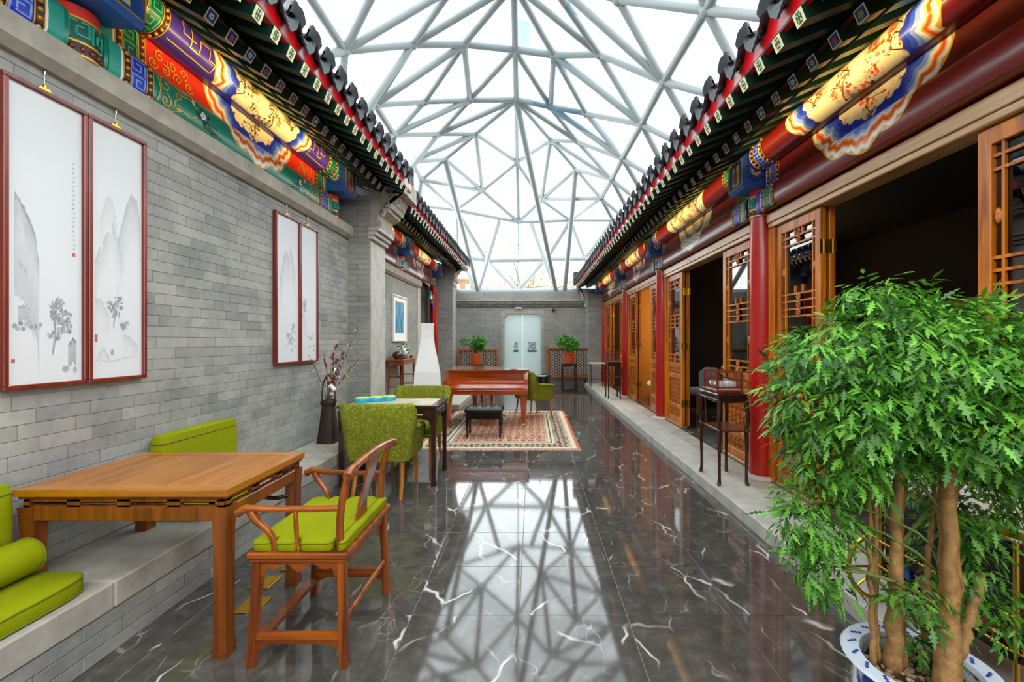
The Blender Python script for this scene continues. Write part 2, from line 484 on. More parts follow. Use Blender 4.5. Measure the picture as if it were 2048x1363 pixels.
# ------------------------------------------------------------------ carved brick pier at the end of the left wall
def pier(name, label, X0, X1, Y0, Y1, zt, bricks, corb_to, z_eave, side=1):
    """square brick pier with stepped corbel reaching out to the eave end"""
    p = MB().box(X0, X1 - 0.004, Y0 + 0.006, Y1, 0.0, zt).build(name, M_BRICK_XZ if not bricks else M_MORTAR)
    tag(p, label, 'pier', kind='structure')
    if bricks:
        n = int((zt - 0.33) / BH); w = X1 - X0
        pb = {}
        for c in range(n):
            z = 0.33 + BH * (c + .5)
            cut = X0 + w * (0.62 if c % 2 else 0.30)
            for a, b2 in ((X0, cut), (cut, X1)):
                key = round(b2 - a, 3)
                if key not in pb:
                    h = (b2 - a) / 2
                    pb[key] = MB().box(-h + .002, h - .002, 0, 0.012, -BH / 2 + .0012, BH / 2 - .0012, .0015).mesh('brick', M_BRICK)
                inst(pb[key], 'brick', p, ((a + b2) / 2, Y0 - 0.004, z))
        MB().box(X1 - 0.004, X1 + 0.008, Y0 + 0.02, Y1, 0.0, zt - 0.3, 0.004).build('side_facing', M_STONE_L, p)
    # corbel: profile in x-z, extruded in y
    sgn = 1 if corb_to > X1 else -1
    d = corb_to - X1
    zc = zt - 0.42
    prof = [(X1, zc - 0.18), (X1 + d * .10, zc - 0.16), (X1 + d * .12, zc - 0.06), (X1 + d * .30, zc - 0.02), (X1 + d * .34, zc + 0.07),
            (X1 + d * .22, zc + 0.10), (X1 + d * .26, zc + 0.17), (X1 + d * .5, zc + 0.22), (X1 + d * .5, zc + 0.27), (X1 + d * .58, zc + 0.27),
            (X1 + d * .62, zc + 0.33), (X1 + d * .92, zc + 0.66), (X1 + d, zc + 0.68), (X1 + d, z_eave), (X1, z_eave)]
    MB().prism(prof, 'y', Y0 - 0.01, Y1).build('corbel', M_STONE, p)
    if bricks:
        # carved inclined panel on the front of the corbel
        a = Vector((X1 + d * .63, 0, zc + 0.335)); b2 = Vector((X1 + d * .91, 0, zc + 0.65))
        t = (b2 - a); nrm = Vector((t.z, 0, -t.x)).normalized() * sgn
        mb = MB(); rnd = random.Random(3)
        for (yA, yB) in ((Y0 + 0.03, Y1 - 0.03),):
            mb.add([a + nrm * .004 + Vector((0, yA, 0)), a + nrm * .004 + Vector((0, yB, 0)), b2 + nrm * .004 + Vector((0, yB, 0)), b2 + nrm * .004 + Vector((0, yA, 0))], [(0, 1, 2, 3)])
            for i in range(60):
                u, w = rnd.random(), rnd.random()
                c = a + t * (0.06 + .88 * u) + nrm * .006 + Vector((0, yA + .03 + (yB - yA - .06) * w, 0))
                mb.sphere(c, rnd.uniform(.014, .028), 6, 4, (1, 1, 1))
        mb.build('carved_panel', M_STONE_L, p, 60)
        # carved scrolls on the side that faces the room
        mb = MB()
        for i in range(40):
            u, w = rnd.random(), rnd.random()
            x = X1 + d * (.3 + .55 * u); z = zc + 0.05 + (0.12 + 0.5 * u) * (.5 + .5 * w)
            mb.sphere((x, Y0 - 0.012, min(z, z_eave - .03)), rnd.uniform(.012, .024), 6, 4, (1, .5, 1))
        mb.build('carved_scrolls', M_STONE_L, p, 60)
        for j in range(3):
            MB().box(X1 - 0.02, X1 + d * (.12 + .09 * j), Y0 - 0.03, Y1, zc - 0.17 + .055 * j, zc - 0.125 + .055 * j, .006).build('moulding', M_STONE_L, p)
    return p
pier('brick_pier', 'grey brick pier with carved corbel between the two left roofs', -2.62, -2.19, 5.93, 6.52, 3.42, True, -1.72, 3.46)
pier('brick_pier', 'plain grey brick pier beside the glass door, under the far left roof', -2.75, -2.16, 11.9, 12.4, 3.55, False, -1.9, 3.42)
pier('brick_pier', 'plain grey brick pier at the far end of the red columns', 2.5, 1.80, 14.12, 14.6, 3.0, False, 1.5, 3.14)

# ------------------------------------------------------------------ second left wall (set back)
w2 = MB().box(-2.95, -2.68, 6.4, 10.2, 0.0, 2.70).build('wall_left_far', M_BRICK_YZ)
tag(w2, 'grey brick wall with the framed blue print', 'wall', kind='structure')
MB().prism([(-2.95, 2.70), (-2.65, 2.70), (-2.60, 2.74), (-2.60, 2.86), (-2.63, 2.88), (-2.95, 2.88)], 'y', 6.4, 10.35).build('coping', M_STONE, w2, 30)
MB().box(-3.05, -2.76, 6.4, 12.4, 2.88, 3.75).build('upper_wall', M_BOARD, w2)
MB().box(-2.95, -2.66, 10.2, 10.45, 0.0, 2.70).build('jamb', M_STONE_L, w2)
MB().box(-2.98, -2.80, 10.4, 12.0, 0.0, 3.0).build('doorway_shade', plain('shadow_grey', '#4b4640', 0.8), w2)  # dark sheet painted as the shade inside the open doorway
sl = MB().box(-2.68, -2.12, 6.5, 9.2, 0.0, 0.28, 0.01).build('stone_ledge', M_STONE)
tag(sl, 'stone ledge under the framed blue print', 'ledge', kind='structure')
st = root('stone_step', 'pale stone step in front of the dark left doorway', 'step', kind='structure')
for k in range(3):
    MB().box(-2.68, -1.53, 9.2 + .95 * k + .002, 9.2 + .95 * (k + 1) - .002, 0.0, 0.13, 0.008).build('stone_slab', M_STONE_L, st)

w3 = MB().box(-2.85, -2.5, 12.4, 14.6, 0.0, 3.3).build('wall_left_end', M_BRICK_YZ)  # added to stop sky light leaking onto the end wall
tag(w3, 'added short grey brick wall blocking sky light between the far left pier and the end wall', 'wall', kind='structure')

# ------------------------------------------------------------------ back wall with glass door
YB = 14.6
wb_ = root('wall_back', 'grey brick end wall with stepped cornice and glass door', 'wall', kind='structure')
DX0, DX1, DZ = -0.946, 0.282, 2.348
mb = MB()
mb.box(-2.75, DX0 - 0.09, YB, YB + .3, 0, 2.57); mb.box(DX1 + 0.09, 2.5, YB, YB + .3, 0, 2.57); mb.box(DX0 - .09, DX1 + .09, YB, YB + .3, DZ + .12, 2.57)
mb.build('brickwork', M_BRICK_XZ, wb_)
for k, (z0, z1, out, m) in enumerate(((2.57, 2.62, .03, M_STONE_D), (2.62, 2.68, .07, M_STONE_D), (2.68, 2.76, .11, M_STONE_D), (2.76, 2.80, .14, M_STONE), (2.80, 3.06, .06, M_BRICK_XZ))):
    MB().box(-2.75, 2.5, YB - out, YB + .3, z0, z1, .008).build('cornice_course', m, wb_)
# stone surround with notched upper corners
sr = MB(); n_ = 0.13
for (a, b2) in ((DX0 - .09, DX0), (DX1, DX1 + .09)): sr.box(a, b2, YB - .012, YB + .28, 0, DZ - n_)
poly = [(DX0 - .09, DZ - n_), (DX0, DZ - n_), (DX0, DZ - n_ + .015), (DX0 + .07, DZ - n_ + .04), (DX0 + .09, DZ - .01), (DX0 + .1, DZ), (DX1 - .1, DZ), (DX1 - .09, DZ - .01),
        (DX1 - .07, DZ - n_ + .04), (DX1, DZ - n_ + .015), (DX1, DZ - n_), (DX1 + .09, DZ - n_), (DX1 + .09, DZ + .14), (DX0 - .09, DZ + .14)]
sr.prism(poly, 'y', YB - .012, YB + .28)
sr.build('door_surround', M_STONE, wb_)
M_FROST = thin_glass('frosted_glass', '#dde9e8', 1.0, 0.08, 0.72, '#e0eae8')
ctr = (DX0 + DX1) / 2
dr = root('door_1', 'frosted pale green double glass door in the grey end wall', 'door', (ctr, YB + .12, 0), kind='structure')
hw = (DX1 - DX0) / 2
for sgn in (-1, 1):
    lf = MB().box(min(sgn * .006, sgn * hw), max(sgn * .006, sgn * hw), -.006, .006, 0.02, DZ, .002).build('glass_leaf', M_FROST, dr)
# printed landscape marks on the leaves
M_PRINT = plain('door_print', '#2e3a3a', 0.6)
def door_print(x0, x1, nm):
    mb = MB(); rnd = random.Random(int(x0 * 100)); z0, z1 = 1.09, 1.43
    for i in range(9):
        z = z0 + (z1 - z0) * (i + .3) / 9
        a = x0 + rnd.uniform(0, .05); b2 = x1 - rnd.uniform(0, .05)
        pts = [(a + (b2 - a) * t / 6, z + rnd.uniform(-.012, .012)) for t in range(7)]
        poly = pts + [(x, zz + rnd.uniform(.012, .028)) for x, zz in reversed(pts)]
        mb.prism(poly, 'y', -.0095, -.0075)
    mb.box(x0, x1, -.009, -.0075, z0, z0 + .05)
    mb.build(nm, M_PRINT, dr)
door_print(-0.31, -0.14, 'printed_mark'); door_print(0.16, 0.48, 'printed_mark')
MB().box(-hw - 1.2, hw + 1.2, 1.7, 1.75, 0, 2.6).build('lobby_panel', plain('lobby_wall', '#d8dfdc', 0.6), dr)
MB().box(-hw - 1.2, hw + 1.2, .2, 1.75, -.1, .0).build('lobby_floor', MATS['lobby_wall'], dr)
# motion sensor and camera over the door
ms = root('door_sensor', 'small white motion sensor above the glass door', 'sensor', (-0.46, YB, 2.54))
MB().box(-.11, .11, -.07, .0, -.035, .03, .012).build('housing', M_WHITE, ms); MB().box(-.09, .09, -.073, -.068, -.03, -.005, .003).build('lens', M_BLACK, ms)
sc_ = root('security_camera', 'small dark dome camera on the end wall', 'camera', (0.69, YB, 2.50))
MB().lathe([(.02, 0), (.06, 0), (.06, .03), (.02, .05)], 14).build('mount', M_WHITE, sc_)
MB().sphere((0, -.05, -.01), .055, 12, 8).build('dome', M_BLACK, sc_, 180)
MB().tube([(0, 0, .02), (0, -.05, .02)], .02, 8).build('arm', M_WHITE, sc_)

# added unseen wall behind the viewer, limits light from the open side
wf = MB().box(-2.75, 2.6, -3.3, -3.0, 0, 3.2).build('wall_light_block', M_BRICK_XZ)
tag(wf, 'added unseen grey brick wall limiting the light from behind the viewer', 'wall', kind='structure')

# ------------------------------------------------------------------ right stone step
step = root('stone_step', 'long pale stone step below the red columns', 'step', kind='structure')
yy = -0.6; k = 0
while yy < 14.6:
    ln = (1.42, 1.25, 1.5, 1.33)[k % 4]; e = min(yy + ln, 14.6)
    MB().box(1.70, 2.06, yy + .0015, e - .0015, -0.02, 0.10, 0.006).build('stone_slab', M_STONE_L, step)
    MB().box(2.062, 2.30, yy + .3, min(e + .3, 14.6) - .003, -0.02, 0.10, 0.004).build('stone_slab', M_STONE, step)
    yy = e; k += 1
# ------------------------------------------------------------------ glass roof: white steel tubes and panes
ND = {
'A1': (-2.62, 6.12, 5.50), 'A4': (-2.70, 7.52, 5.50), 'A7': (-2.72, 8.62, 5.50), 'A11': (-2.73, 9.91, 5.50),
'A2': (-1.92, 7.03, 6.20), 'A5': (-2.14, 8.71, 6.20), 'A8': (-2.15, 10.06, 6.20), 'A10': (-2.23, 11.21, 6.10),
'A3': (-1.19, 7.62, 6.60), 'A6': (-1.34, 9.38, 6.60), 'A9': (-1.41, 10.91, 6.60), 'A3p': (-1.12, 6.14, 6.40),
'R0': (-0.28, 6.57, 6.80), 'R1': (-0.32, 8.07, 6.80), 'R2': (-0.36, 9.74, 6.80), 'R3': (-0.46, 13.20, 6.82),
'A13': (-1.54, 13.50, 6.07), 'A12': (-2.84, 11.20, 5.57), 'A14': (-2.37, 13.60, 5.51), 'R4': (-0.48, 15.00, 5.51),
'A15': (-3.36, 13.10, 5.49), 'B15': (1.28, 14.70, 5.49), 'B16': (2.62, 14.40, 5.41), 'B13': (0.29, 14.00, 5.95),
'B4': (2.00, 5.05, 5.26), 'B3': (1.93, 6.44, 5.26), 'B7': (1.92, 7.71, 5.26), 'B10': (1.88, 9.16, 5.26),
'B12': (1.87, 10.34, 5.26), 'B14': (1.83, 11.69, 5.26), 'B2': (1.11, 7.27, 6.20), 'B6': (1.12, 9.16, 6.20), 'B9': (1.07, 10.44, 6.20),
'B1': (0.39, 7.91, 6.60), 'B5': (0.40, 9.66, 6.60), 'B8': (0.47, 11.25, 6.60), 'B11': (1.18, 11.87, 6.10),
'B1p': (0.15, 6.12, 6.60), 'B2p': (1.14, 5.84, 6.00),
'L1': (-3.05, 6.9, 4.45), 'L2': (-3.05, 9.2, 4.45), 'L3': (-3.15, 11.6, 4.45), 'L0': (-3.05, 4.9, 4.45),
'E0': (2.75, 5.4, 4.35), 'E1': (2.75, 6.9, 4.35), 'E2': (2.75, 8.4, 4.35), 'E3': (2.75, 9.9, 4.35), 'E4': (2.75, 11.4, 4.35), 'E5': (2.75, 13.0, 4.35),
'F1': (-1.59, 15.20, 4.23), 'F2': (0.48, 15.20, 4.27), 'FL': (-2.49, 14.60, 4.26), 'FR': (1.77, 14.80, 4.23),
'K0': (-0.51, 14.75, 3.12), 'KL': (-1.82, 14.70, 3.10), 'KR': (0.79, 14.70, 3.12), 'KR2': (1.07, 14.70, 3.11),
'KA': (-2.7, 14.7, 3.1), 'KB': (2.4, 14.7, 3.1), 'VL': (-1.11, 14.60, 5.45), 'VR': (-0.04, 14.90, 5.43),
'c0': (-2.62, 4.9, 5.5), 'b0': (-1.5, 5.1, 6.2), 'r0': (-0.28, 4.9, 6.8), 'a0': (0.5, 4.6, 6.5), 'd0': (1.3, 4.2, 6.0), 'e0': (2.0, 3.7, 5.26), 'l0': (-3.05, 3.2, 4.45), 'w0': (2.75, 4.0, 4.35)}
ED = '''A1-A2 A2-A3 A3-R1 R1-R0 A2-A4 A2-L1 A1-L1 A3-A4 A3-A5 A3-A6 R1-A6 R1-R2 A4-A5 A5-A6 A6-R2 A4-A7 A5-A7 A6-A7 A6-A8 R2-A8 R2-A9 A7-A8 A8-A9
A8-A11 A9-A11 A9-A10 A11-A10 A10-A12 A11-A12 A12-A13 A10-A13 A9-A13 A9-R3 R3-A13 R2-R3 R3-R4 A12-A14 A13-A14 A13-R4 A15-A14 A14-R4 A12-A15
A8-L2 A4-L1 A7-L2 A11-L2 A11-L3 A12-L3 A7-L1 L3-A15 L1-L2 L2-L3
R2-B5 B5-B6 B6-B7 R2-B8 R2-B9 B5-B9 B5-B10 B6-B10 B7-B10 B8-B9 B9-B10 B8-B11 B8-B12 B9-B12 B11-B12 B11-B14 B12-B14 B8-B13 B8-R3 R3-B13 B11-B13 B13-B14
B13-R4 B13-B15 B14-B15 R4-B15 B15-B16 B10-B12 B14-E5 B14-B16 B16-E5 B12-E4 B14-E4 B10-E3 B12-E3 B10-E2 B7-E2 B7-E1 B3-E1 B3-E0 B4-E0 E0-E1 E1-E2 E2-E3 E3-E4 E4-E5
R1-B1 B1-B2 B2-B3 B4-B3 B1-B5 B1-B6 B1-B7 R1-B5 B2-B7 B3-B7 R0-B1 R0-B2 B1p-B2 B1p-B3 B2p-B3 B2p-B4 R0-B1p B1p-B2p R0-A3 R0-A2 A3p-A2 A3p-A1 R0-A3p
A14-F1 B15-F2 FL-F1 F1-F2 F2-FR B15-FR A14-FL FL-KL F1-K0 F2-K0 KA-KL KL-K0 K0-KR KR-KR2 KR2-KB A10-KL VL-KL VR-KR R2-KR B11-KR2 A15-FL B16-FR FR-KB FL-KA
A1-c0 A1-b0 A3p-b0 b0-c0 A3p-r0 R0-r0 b0-r0 B1p-r0 B1p-a0 r0-a0 B2p-a0 B2p-d0 B4-d0 a0-d0 B4-e0 d0-e0 A1-L0 c0-L0 L0-L1 B4-w0 e0-w0 w0-E0 c0-l0 l0-L0'''.split()
# rows that run on over the viewer
prev = ['l0', 'c0', 'b0', 'r0', 'a0', 'd0', 'e0', 'w0']
row_x = [-3.05, -2.62, -1.5, -0.28, 0.5, 1.3, 2.0, 2.75]; row_z = [4.45, 5.5, 6.2, 6.8, 6.5, 6.0, 5.26, 4.35]
for r in range(4):
    y = 3.1 - 1.7 * r; cur = []
    for i in range(8):
        nm = 'T%d_%d' % (r, i); cur.append(nm)
        ND[nm] = (row_x[i], y + (0.5 if i % 2 else 0.0) - (1.0 if i == 7 and r == 0 else 0), row_z[i])
    for i in range(8):
        ED.append(prev[i] + '-' + cur[i])
        if i < 7:
            ED.append(cur[i] + '-' + cur[i + 1])
            ED.append((prev[i] + '-' + cur[i + 1]) if i % 2 else (prev[i + 1] + '-' + cur[i]))
    prev = cur
glass_roof = root('glass_roof', 'white steel tube and glass vault over the courtyard', 'glass roof', kind='structure')
STRUTS = {'A10-KL', 'VL-KL', 'VR-KR', 'R2-KR', 'B11-KR2'}
edges = set(); adj = {}
for e in dict.fromkeys(ED):
    a, b2 = e.split('-'); edges.add((a, b2))
    r = 0.062
    if e in STRUTS: r = 0.075
    if a[0] in 'FK' and b2[0] in 'FK' or e in ('A14-F1', 'B15-F2'): r = 0.075
    if a[0] == 'K' and b2[0] == 'K': r = 0.10
    MB().cyl(ND[a], ND[b2], r, r, 10).build('steel_tube', M_STEEL, glass_roof, 60)
    if e not in STRUTS:
        adj.setdefault(a, set()).add(b2); adj.setdefault(b2, set()).add(a)
nodes_me = MB().sphere((0, 0, 0), 0.088, 12, 8).mesh('node_ball', M_STEEL, 180)
for k, p in ND.items():
    if k in ('VL', 'VR'): continue
    inst(nodes_me, 'node_ball', glass_roof, p)
M_PANE = thin_glass('roof_glass', '#f7fbfb', 0.5)
seen = set(); up = Vector((0, 5.0, 0.5))
names = sorted(adj)
def pane(tri):
    ps = [Vector(ND[k]) for k in tri]
    c = sum(ps, Vector()) / len(ps)
    n = (ps[1] - ps[0]).cross(ps[2] - ps[0]).normalized()
    inner = Vector((0, min(max(c.y, -2), 12.0), 2.0))
    if n.dot(c - inner) < 0: n = -n
    qs = [p + (c - p).normalized() * 0.03 + n * 0.085 for p in ps]
    mb = MB(); k = len(qs)
    mb.add(qs + [q + n * 0.012 for q in qs], [tuple(range(k)), tuple(range(2 * k - 1, k - 1, -1))] + [(i, (i + 1) % k, k + (i + 1) % k, k + i) for i in range(k)])
    mb.build('glass_pane', M_PANE, glass_roof)
for a in names:
    for b2 in adj[a]:
        for c in adj[a] & adj[b2]:
            t = tuple(sorted((a, b2, c)))
            if t not in seen:
                seen.add(t); pane(t)
pane(('R4', 'B15', 'F2')); pane(('R4', 'F1', 'A14')); pane(('R4', 'F2', 'F1'))
# tall joint mullion of the end glazing and glass fins that stand along the ridge
MB().bar((-0.49, 15.02, 5.45), (-0.50, 15.22, 4.25), .03, .03).build('mullion', plain('teal_steel', '#5f8f96', 0.4), glass_roof)
MB().bar((-0.50, 15.22, 4.25), (-0.51, 14.85, 3.2), .03, .03).build('mullion', MATS['teal_steel'], glass_roof)
M_FIN = thin_glass('fin_glass', '#dfeaf0', 0.3, 0.0, 0.10, '#c9dae6')
for dx in (-0.24, 0.26):
    for (a, b2) in (('r0', 'R0'), ('R0', 'R1'), ('R1', 'R2')):
        pa, pb = Vector(ND[a]), Vector(ND[b2])
        mb = MB(); q = [pa + Vector((0, 0, .12)), pb + Vector((0, 0, .12)), pb + Vector((dx, 0, .75)), pa + Vector((dx, 0, .75))]
        n = (q[1] - q[0]).cross(q[3] - q[0]).normalized() * .012
        mb.add(q + [v + n for v in q], [(0, 1, 2, 3), (7, 6, 5, 4), (0, 1, 5, 4), (1, 2, 6, 5), (2, 3, 7, 6), (3, 0, 4, 7)])
        mb.build('glass_fin', M_FIN, glass_roof)
for (a, b2, o_) in (('A2', 'r0', .5), ('A4', 'A3', .45), ('A8', 'R2', .4), ('B3', 'R0', .5), ('B7', 'R1', .45), ('B10', 'R2', .4)):
    pa, pb = Vector(ND[a]), Vector(ND[b2])
    q = [pa + Vector((0, 0, .12)), pb + Vector((0, 0, .12)), pb + Vector((0, -.25, o_)), pa + Vector((0, -.25, o_))]
    n = (q[1] - q[0]).cross(q[3] - q[0]).normalized() * .012
    MB().add(q + [v + n for v in q], [(0, 1, 2, 3), (7, 6, 5, 4), (0, 1, 5, 4), (1, 2, 6, 5), (2, 3, 7, 6), (3, 0, 4, 7)]).build('glass_fin', M_FIN, glass_roof)

# ------------------------------------------------------------------ beyond the end glazing: building blocks and an autumn tree
bl = root('distant_building', 'tan brick block seen through the end glazing above the left roof', 'building', (-5.2, 32.0, 0))
MB().box(-.9, 1.0, 0, 3, 0, 5.9).build('wall', plain('tan_render', '#7a5a46', 0.9, var=.1), bl)
for k in range(3):
    for j in range(2): MB().box(-.5 + .8 * j, -.1 + .8 * j, -.03, 0, 3.6 + .75 * k, 4.1 + .75 * k).build('window', plain('far_glass', '#8f9aa0', 0.3), bl)
MB().box(-1.0, 1.1, -.1, 3.1, 5.9, 6.0).build('parapet', MATS['tan_render'], bl)
bl = root('distant_building', 'low blue roofed block seen through the end glazing beside the right eave', 'building', (4.2, 45.0, 0))
MB().box(-2.0, 3.0, 0, 6, 0, 5.6).build('wall', plain('pale_render', '#5d6a76', 0.9), bl)
MB().prism([(-2.2, 5.6), (3.2, 5.6), (2.6, 6.9), (-1.6, 6.9)], 'y', -.2, 6.2).build('roof', plain('blue_roof', '#4f6c8c', 0.7), bl)
def scatter_leaves(name, mat, parent, centers, n, size, seed, elong=1.6, spread=None):
    rnd = np.random.RandomState(seed); k = len(centers)
    c = np.array([q[:3] for q in centers]); rr = np.array([q[3] for q in centers])
    w = rr ** 2 / (rr ** 2).sum(); idx = rnd.choice(k, n, p=w)
    d = rnd.normal(size=(n, 3)); d /= np.linalg.norm(d, axis=1)[:, None]
    rad = rr[idx] * rnd.uniform(0.45, 1.05, n) ** 0.6
    p = c[idx] + d * rad[:, None]
    a = rnd.normal(size=(n, 3)) + d * .8; a /= np.linalg.norm(a, axis=1)[:, None]
    b = np.cross(a, rnd.normal(size=(n, 3))); b /= np.linalg.norm(b, axis=1)[:, None]
    s = size * rnd.uniform(.6, 1.3, n)[:, None]
    v = np.stack([p, p + a * s * elong * .5 + b * s * .5, p + a * s * elong, p + a * s * elong * .5 - b * s * .5], 1).reshape(-1, 3)
    f = np.arange(n * 4).reshape(-1, 4)
    me = bpy.data.meshes.new(name); me.from_pydata(v.tolist(), [], f.tolist()); me.materials.append(mat)
    o = bpy.data.objects.new(name, me); COL.objects.link(o); o.parent = parent
    return o
def leafmat(name, h1, h2, trans=0.35, scale=6):
    m, N, L, b = newmat(name)
    g = N.new('ShaderNodeNewGeometry')
    c = ramp(N, L, g.outputs['Random Per Island'], [(0.0, lin(h1)), (1.0, lin(h2))])
    L.new(c, b.inputs['Base Color']); b.inputs['Roughness'].default_value = 0.38
    setin(b, 'Specular IOR Level', 0.4)
    out = [n for n in N if n.type == 'OUTPUT_MATERIAL'][0]
    t = N.new('ShaderNodeBsdfTranslucent'); L.new(c, t.inputs[0]); mx = N.new('ShaderNodeMixShader'); mx.inputs[0].default_value = trans
    L.new(b.outputs[0], mx.inputs[1]); L.new(t.outputs[0], mx.inputs[2]); L.new(mx.outputs[0], out.inputs[0])
    return m
tr = root('autumn_tree', 'thin yellow autumn tree outside the end glazing', 'tree', (-0.6, 30.0, 0)); tr.scale = (1.35, 1.35, 1.45)
mb = MB(); rnd = random.Random(5); crowns = []
mb.tube([(0, 0, 0), (.1, 0, 1.5), (0, 0, 3)], [.2, .16, .12], 8)
for i in range(26):
    a = rnd.uniform(0, 2 * PI); l = rnd.uniform(1.2, 3.4); z0 = rnd.uniform(2.0, 3.2)
    e = (math.cos(a) * l, math.sin(a) * l * .6, z0 + rnd.uniform(.5, 3.0) * (1.2 - l / 5))
    mb.tube(bez((0, 0, z0), (e[0] * .3, e[1] * .3, z0 + .6), (e[0] * .7, e[1] * .7, e[2] - .2), e, 5), [.06, .05, .04, .03, .02, .012], 5)
    crowns.append((e[0], e[1], e[2], rnd.uniform(.3, .6)))
mb.build('branches', plain('pale_bark', '#4c4540', 0.9), tr)
scatter_leaves('foliage', leafmat('autumn_leaf', '#6a6230', '#8f8446', .4), tr, crowns, 2200, .07, 3)
# ------------------------------------------------------------------ eaves: rafters, fascia, tiles
M_RBLUE = plain('rafter_end_blue', '#1b3f9e', 0.4)
def rafter_meshes(side, Xb, zb, Xp, zp, Xh, zh):
    """round-row rafter (blue flower end) and flying rafter (cream fret end); local y = 0"""
    out = []
    w = 0.078
    p0 = Vector((side * (Xp + 0.35), 0, zb + (zp - zb) / (Xp - Xb) * (Xp + 0.35 - Xb))); p1 = Vector((side * Xb, 0, zb))
    fr0 = Vector((side * (Xb + 0.42), 0, zb + 0.105 + 0.42 * 0.42)); fr1 = Vector((side * Xh, 0, zh))
    for kind, a, b2 in ((0, p0, p1), (1, fr0, fr1)):
        variants = []
        for var in range(3 if kind == 0 else 1):
            mb = MB(); mb.bar(a, b2, w, w)
            d = (b2 - a).normalized(); s_ = d.cross(Vector((0, 0, 1))).normalized(); u = s_.cross(d).normalized()
            def q(x, z, o): return b2 + s_ * x + u * z + d * o
            mb.m = 1; h = w / 2
            mb.add([q(-h, -h, .001), q(h, -h, .001), q(h, h, .001), q(-h, h, .001)], [(0, 1, 2, 3)])
            if kind == 0:
                mb.m = 2; h *= .8
                mb.add([q(-h, -h, .002), q(h, -h, .002), q(h, h, .002), q(-h, h, .002)], [(0, 1, 2, 3)])
                mb.m = 3
                for i in range(5):
                    an = 2 * PI * i / 5 + var; r = .013
                    cx, cz = .012 * math.cos(an), .012 * math.sin(an)
                    mb.add([q(cx + r * .6 * math.cos(t), cz + r * .6 * math.sin(t), .003) for t in [2 * PI * k / 6 for k in range(6)]], [tuple(range(6))])
                mb.m = 4
                mb.add([q(.008 * math.cos(t), .008 * math.sin(t) - .02 * (var == 1), .004) for t in [2 * PI * k / 6 for k in range(6)]], [tuple(range(6))])
                mb.add([q(-.022, -.022, .0035), q(.02, -.026, .0035), q(.0, -.012, .0035)], [(0, 1, 2)])
                fl = [M_VERM, M_GOLD, M_WHITE][var]
                mats = [M_RAFT, M_CREAM, M_RBLUE, fl, M_TEAL]
            else:
                mb.m = 2; t = .0085
                def st(x0, x1, z0, z1): mb.add([q(x0, z0, .002), q(x1, z0, .002), q(x1, z1, .002), q(x0, z1, .002)], [(0, 1, 2, 3)])
                st(-t / 2, t / 2, -.026, .026); st(-.013, .013, -t / 2, t / 2)
                for s in (-1, 1):
                    st(s * .017 - t / 2, s * .017 + t / 2, -.017, .017)
                    st(-.017, .017, s * .026 - t / 2, s * .026 + t / 2)
                mats = [M_RAFT, M_CREAM, M_GREEN_D]
            variants.append(mb.mesh('rafter', mats, recalc=False))
        out.append(variants)
    return out

def tile_meshes(side):
    """concave trough tile with hanging drip plate, convex cover tile with upturned lip (local: x = outward, y = along eave)"""
    s = -side   # outward direction
    def shell(rad, half, th, x0, x1, up, n=8):
        mb = MB(); slope = 0.36
        vs = []
        for x in (x0, x1):
            for t in (0, th):
                for i in range(n + 1):
                    a = -half + 2 * half * i / n
                    y = rad * math.sin(a); z = rad * (1 - math.cos(a)) * (1 if up else -1)
                    vs.append((s * x, y, z - slope * x + t))
        m = n + 1; fs = []
        for i in range(n):
            fs += [(i, i + 1, 2 * m + i + 1, 2 * m + i), (m + i, m + i + 1, 3 * m + i + 1, 3 * m + i), (i, i + 1, m + i + 1, m + i), (2 * m + i, 2 * m + i + 1, 3 * m + i + 1, 3 * m + i)]
        fs += [(0, 2 * m, 3 * m, m), (n, 2 * m + n, 3 * m + n, m + n)]
        return mb.add(vs, fs)
    tr_ = shell(0.13, 1.0, 0.016, -0.55, 0.085, True)
    # drip plate: crescent hanging from trough end
    n = 10; vs = []
    for t in (0, .014):
        for i in range(n + 1):
            a = -1.0 + 2.0 * i / n
            y = .13 * math.sin(a); z = .13 * (1 - math.cos(a)) - .36 * .085
            dip = .085 * (math.cos(a * 1.45) ** 1.0) * (1 + .12 * math.cos(a * 9))
            vs += [(s * (.085 + t), y, z + .016), (s * (.085 + t + .03), y * .96, z - max(dip, .004))]
    m = 2 * (n + 1); fs = []
    for i in range(n):
        a = 2 * i
        fs += [(a, a + 2, a + 3, a + 1), (m + a, m + a + 2, m + a + 3, m + a + 1), (a, a + 2, m + a + 2, m + a), (a + 1, a + 3, m + a + 3, m + a + 1)]
    tr_.add(vs, fs)
    for i in range(5):
        a = -.5 + .25 * i
        tr_.sphere((s * (.085 + .018), .13 * math.sin(a), .13 * (1 - math.cos(a)) - .055), .012, 6, 4)
    cv = shell(0.085, 1.25, 0.016, -0.55, 0.07, False)
    vs = []; n = 8
    for t in (0, .014):
        for i in range(n + 1):
            a = -1.25 + 2.5 * i / n; y = .085 * math.sin(a); z = -.085 * (1 - math.cos(a)) - .36 * .07
            vs += [(s * (.07 + t), y, z), (s * (.07 + t + .035), y * 1.12, z + .058 + .018 * abs(math.sin(a * 2.6)))]
    m = 2 * (n + 1); fs = []
    for i in range(n):
        a = 2 * i
        fs += [(a, a + 2, a + 3, a + 1), (m + a, m + a + 2, m + a + 3, m + a + 1), (a, a + 2, m + a + 2, m + a), (a + 1, a + 3, m + a + 3, m + a + 1)]
    cv.add(vs, fs)
    return tr_.mesh('drip_tile', M_TILE, 40), cv.mesh('cover_tile', M_TILE, 40)

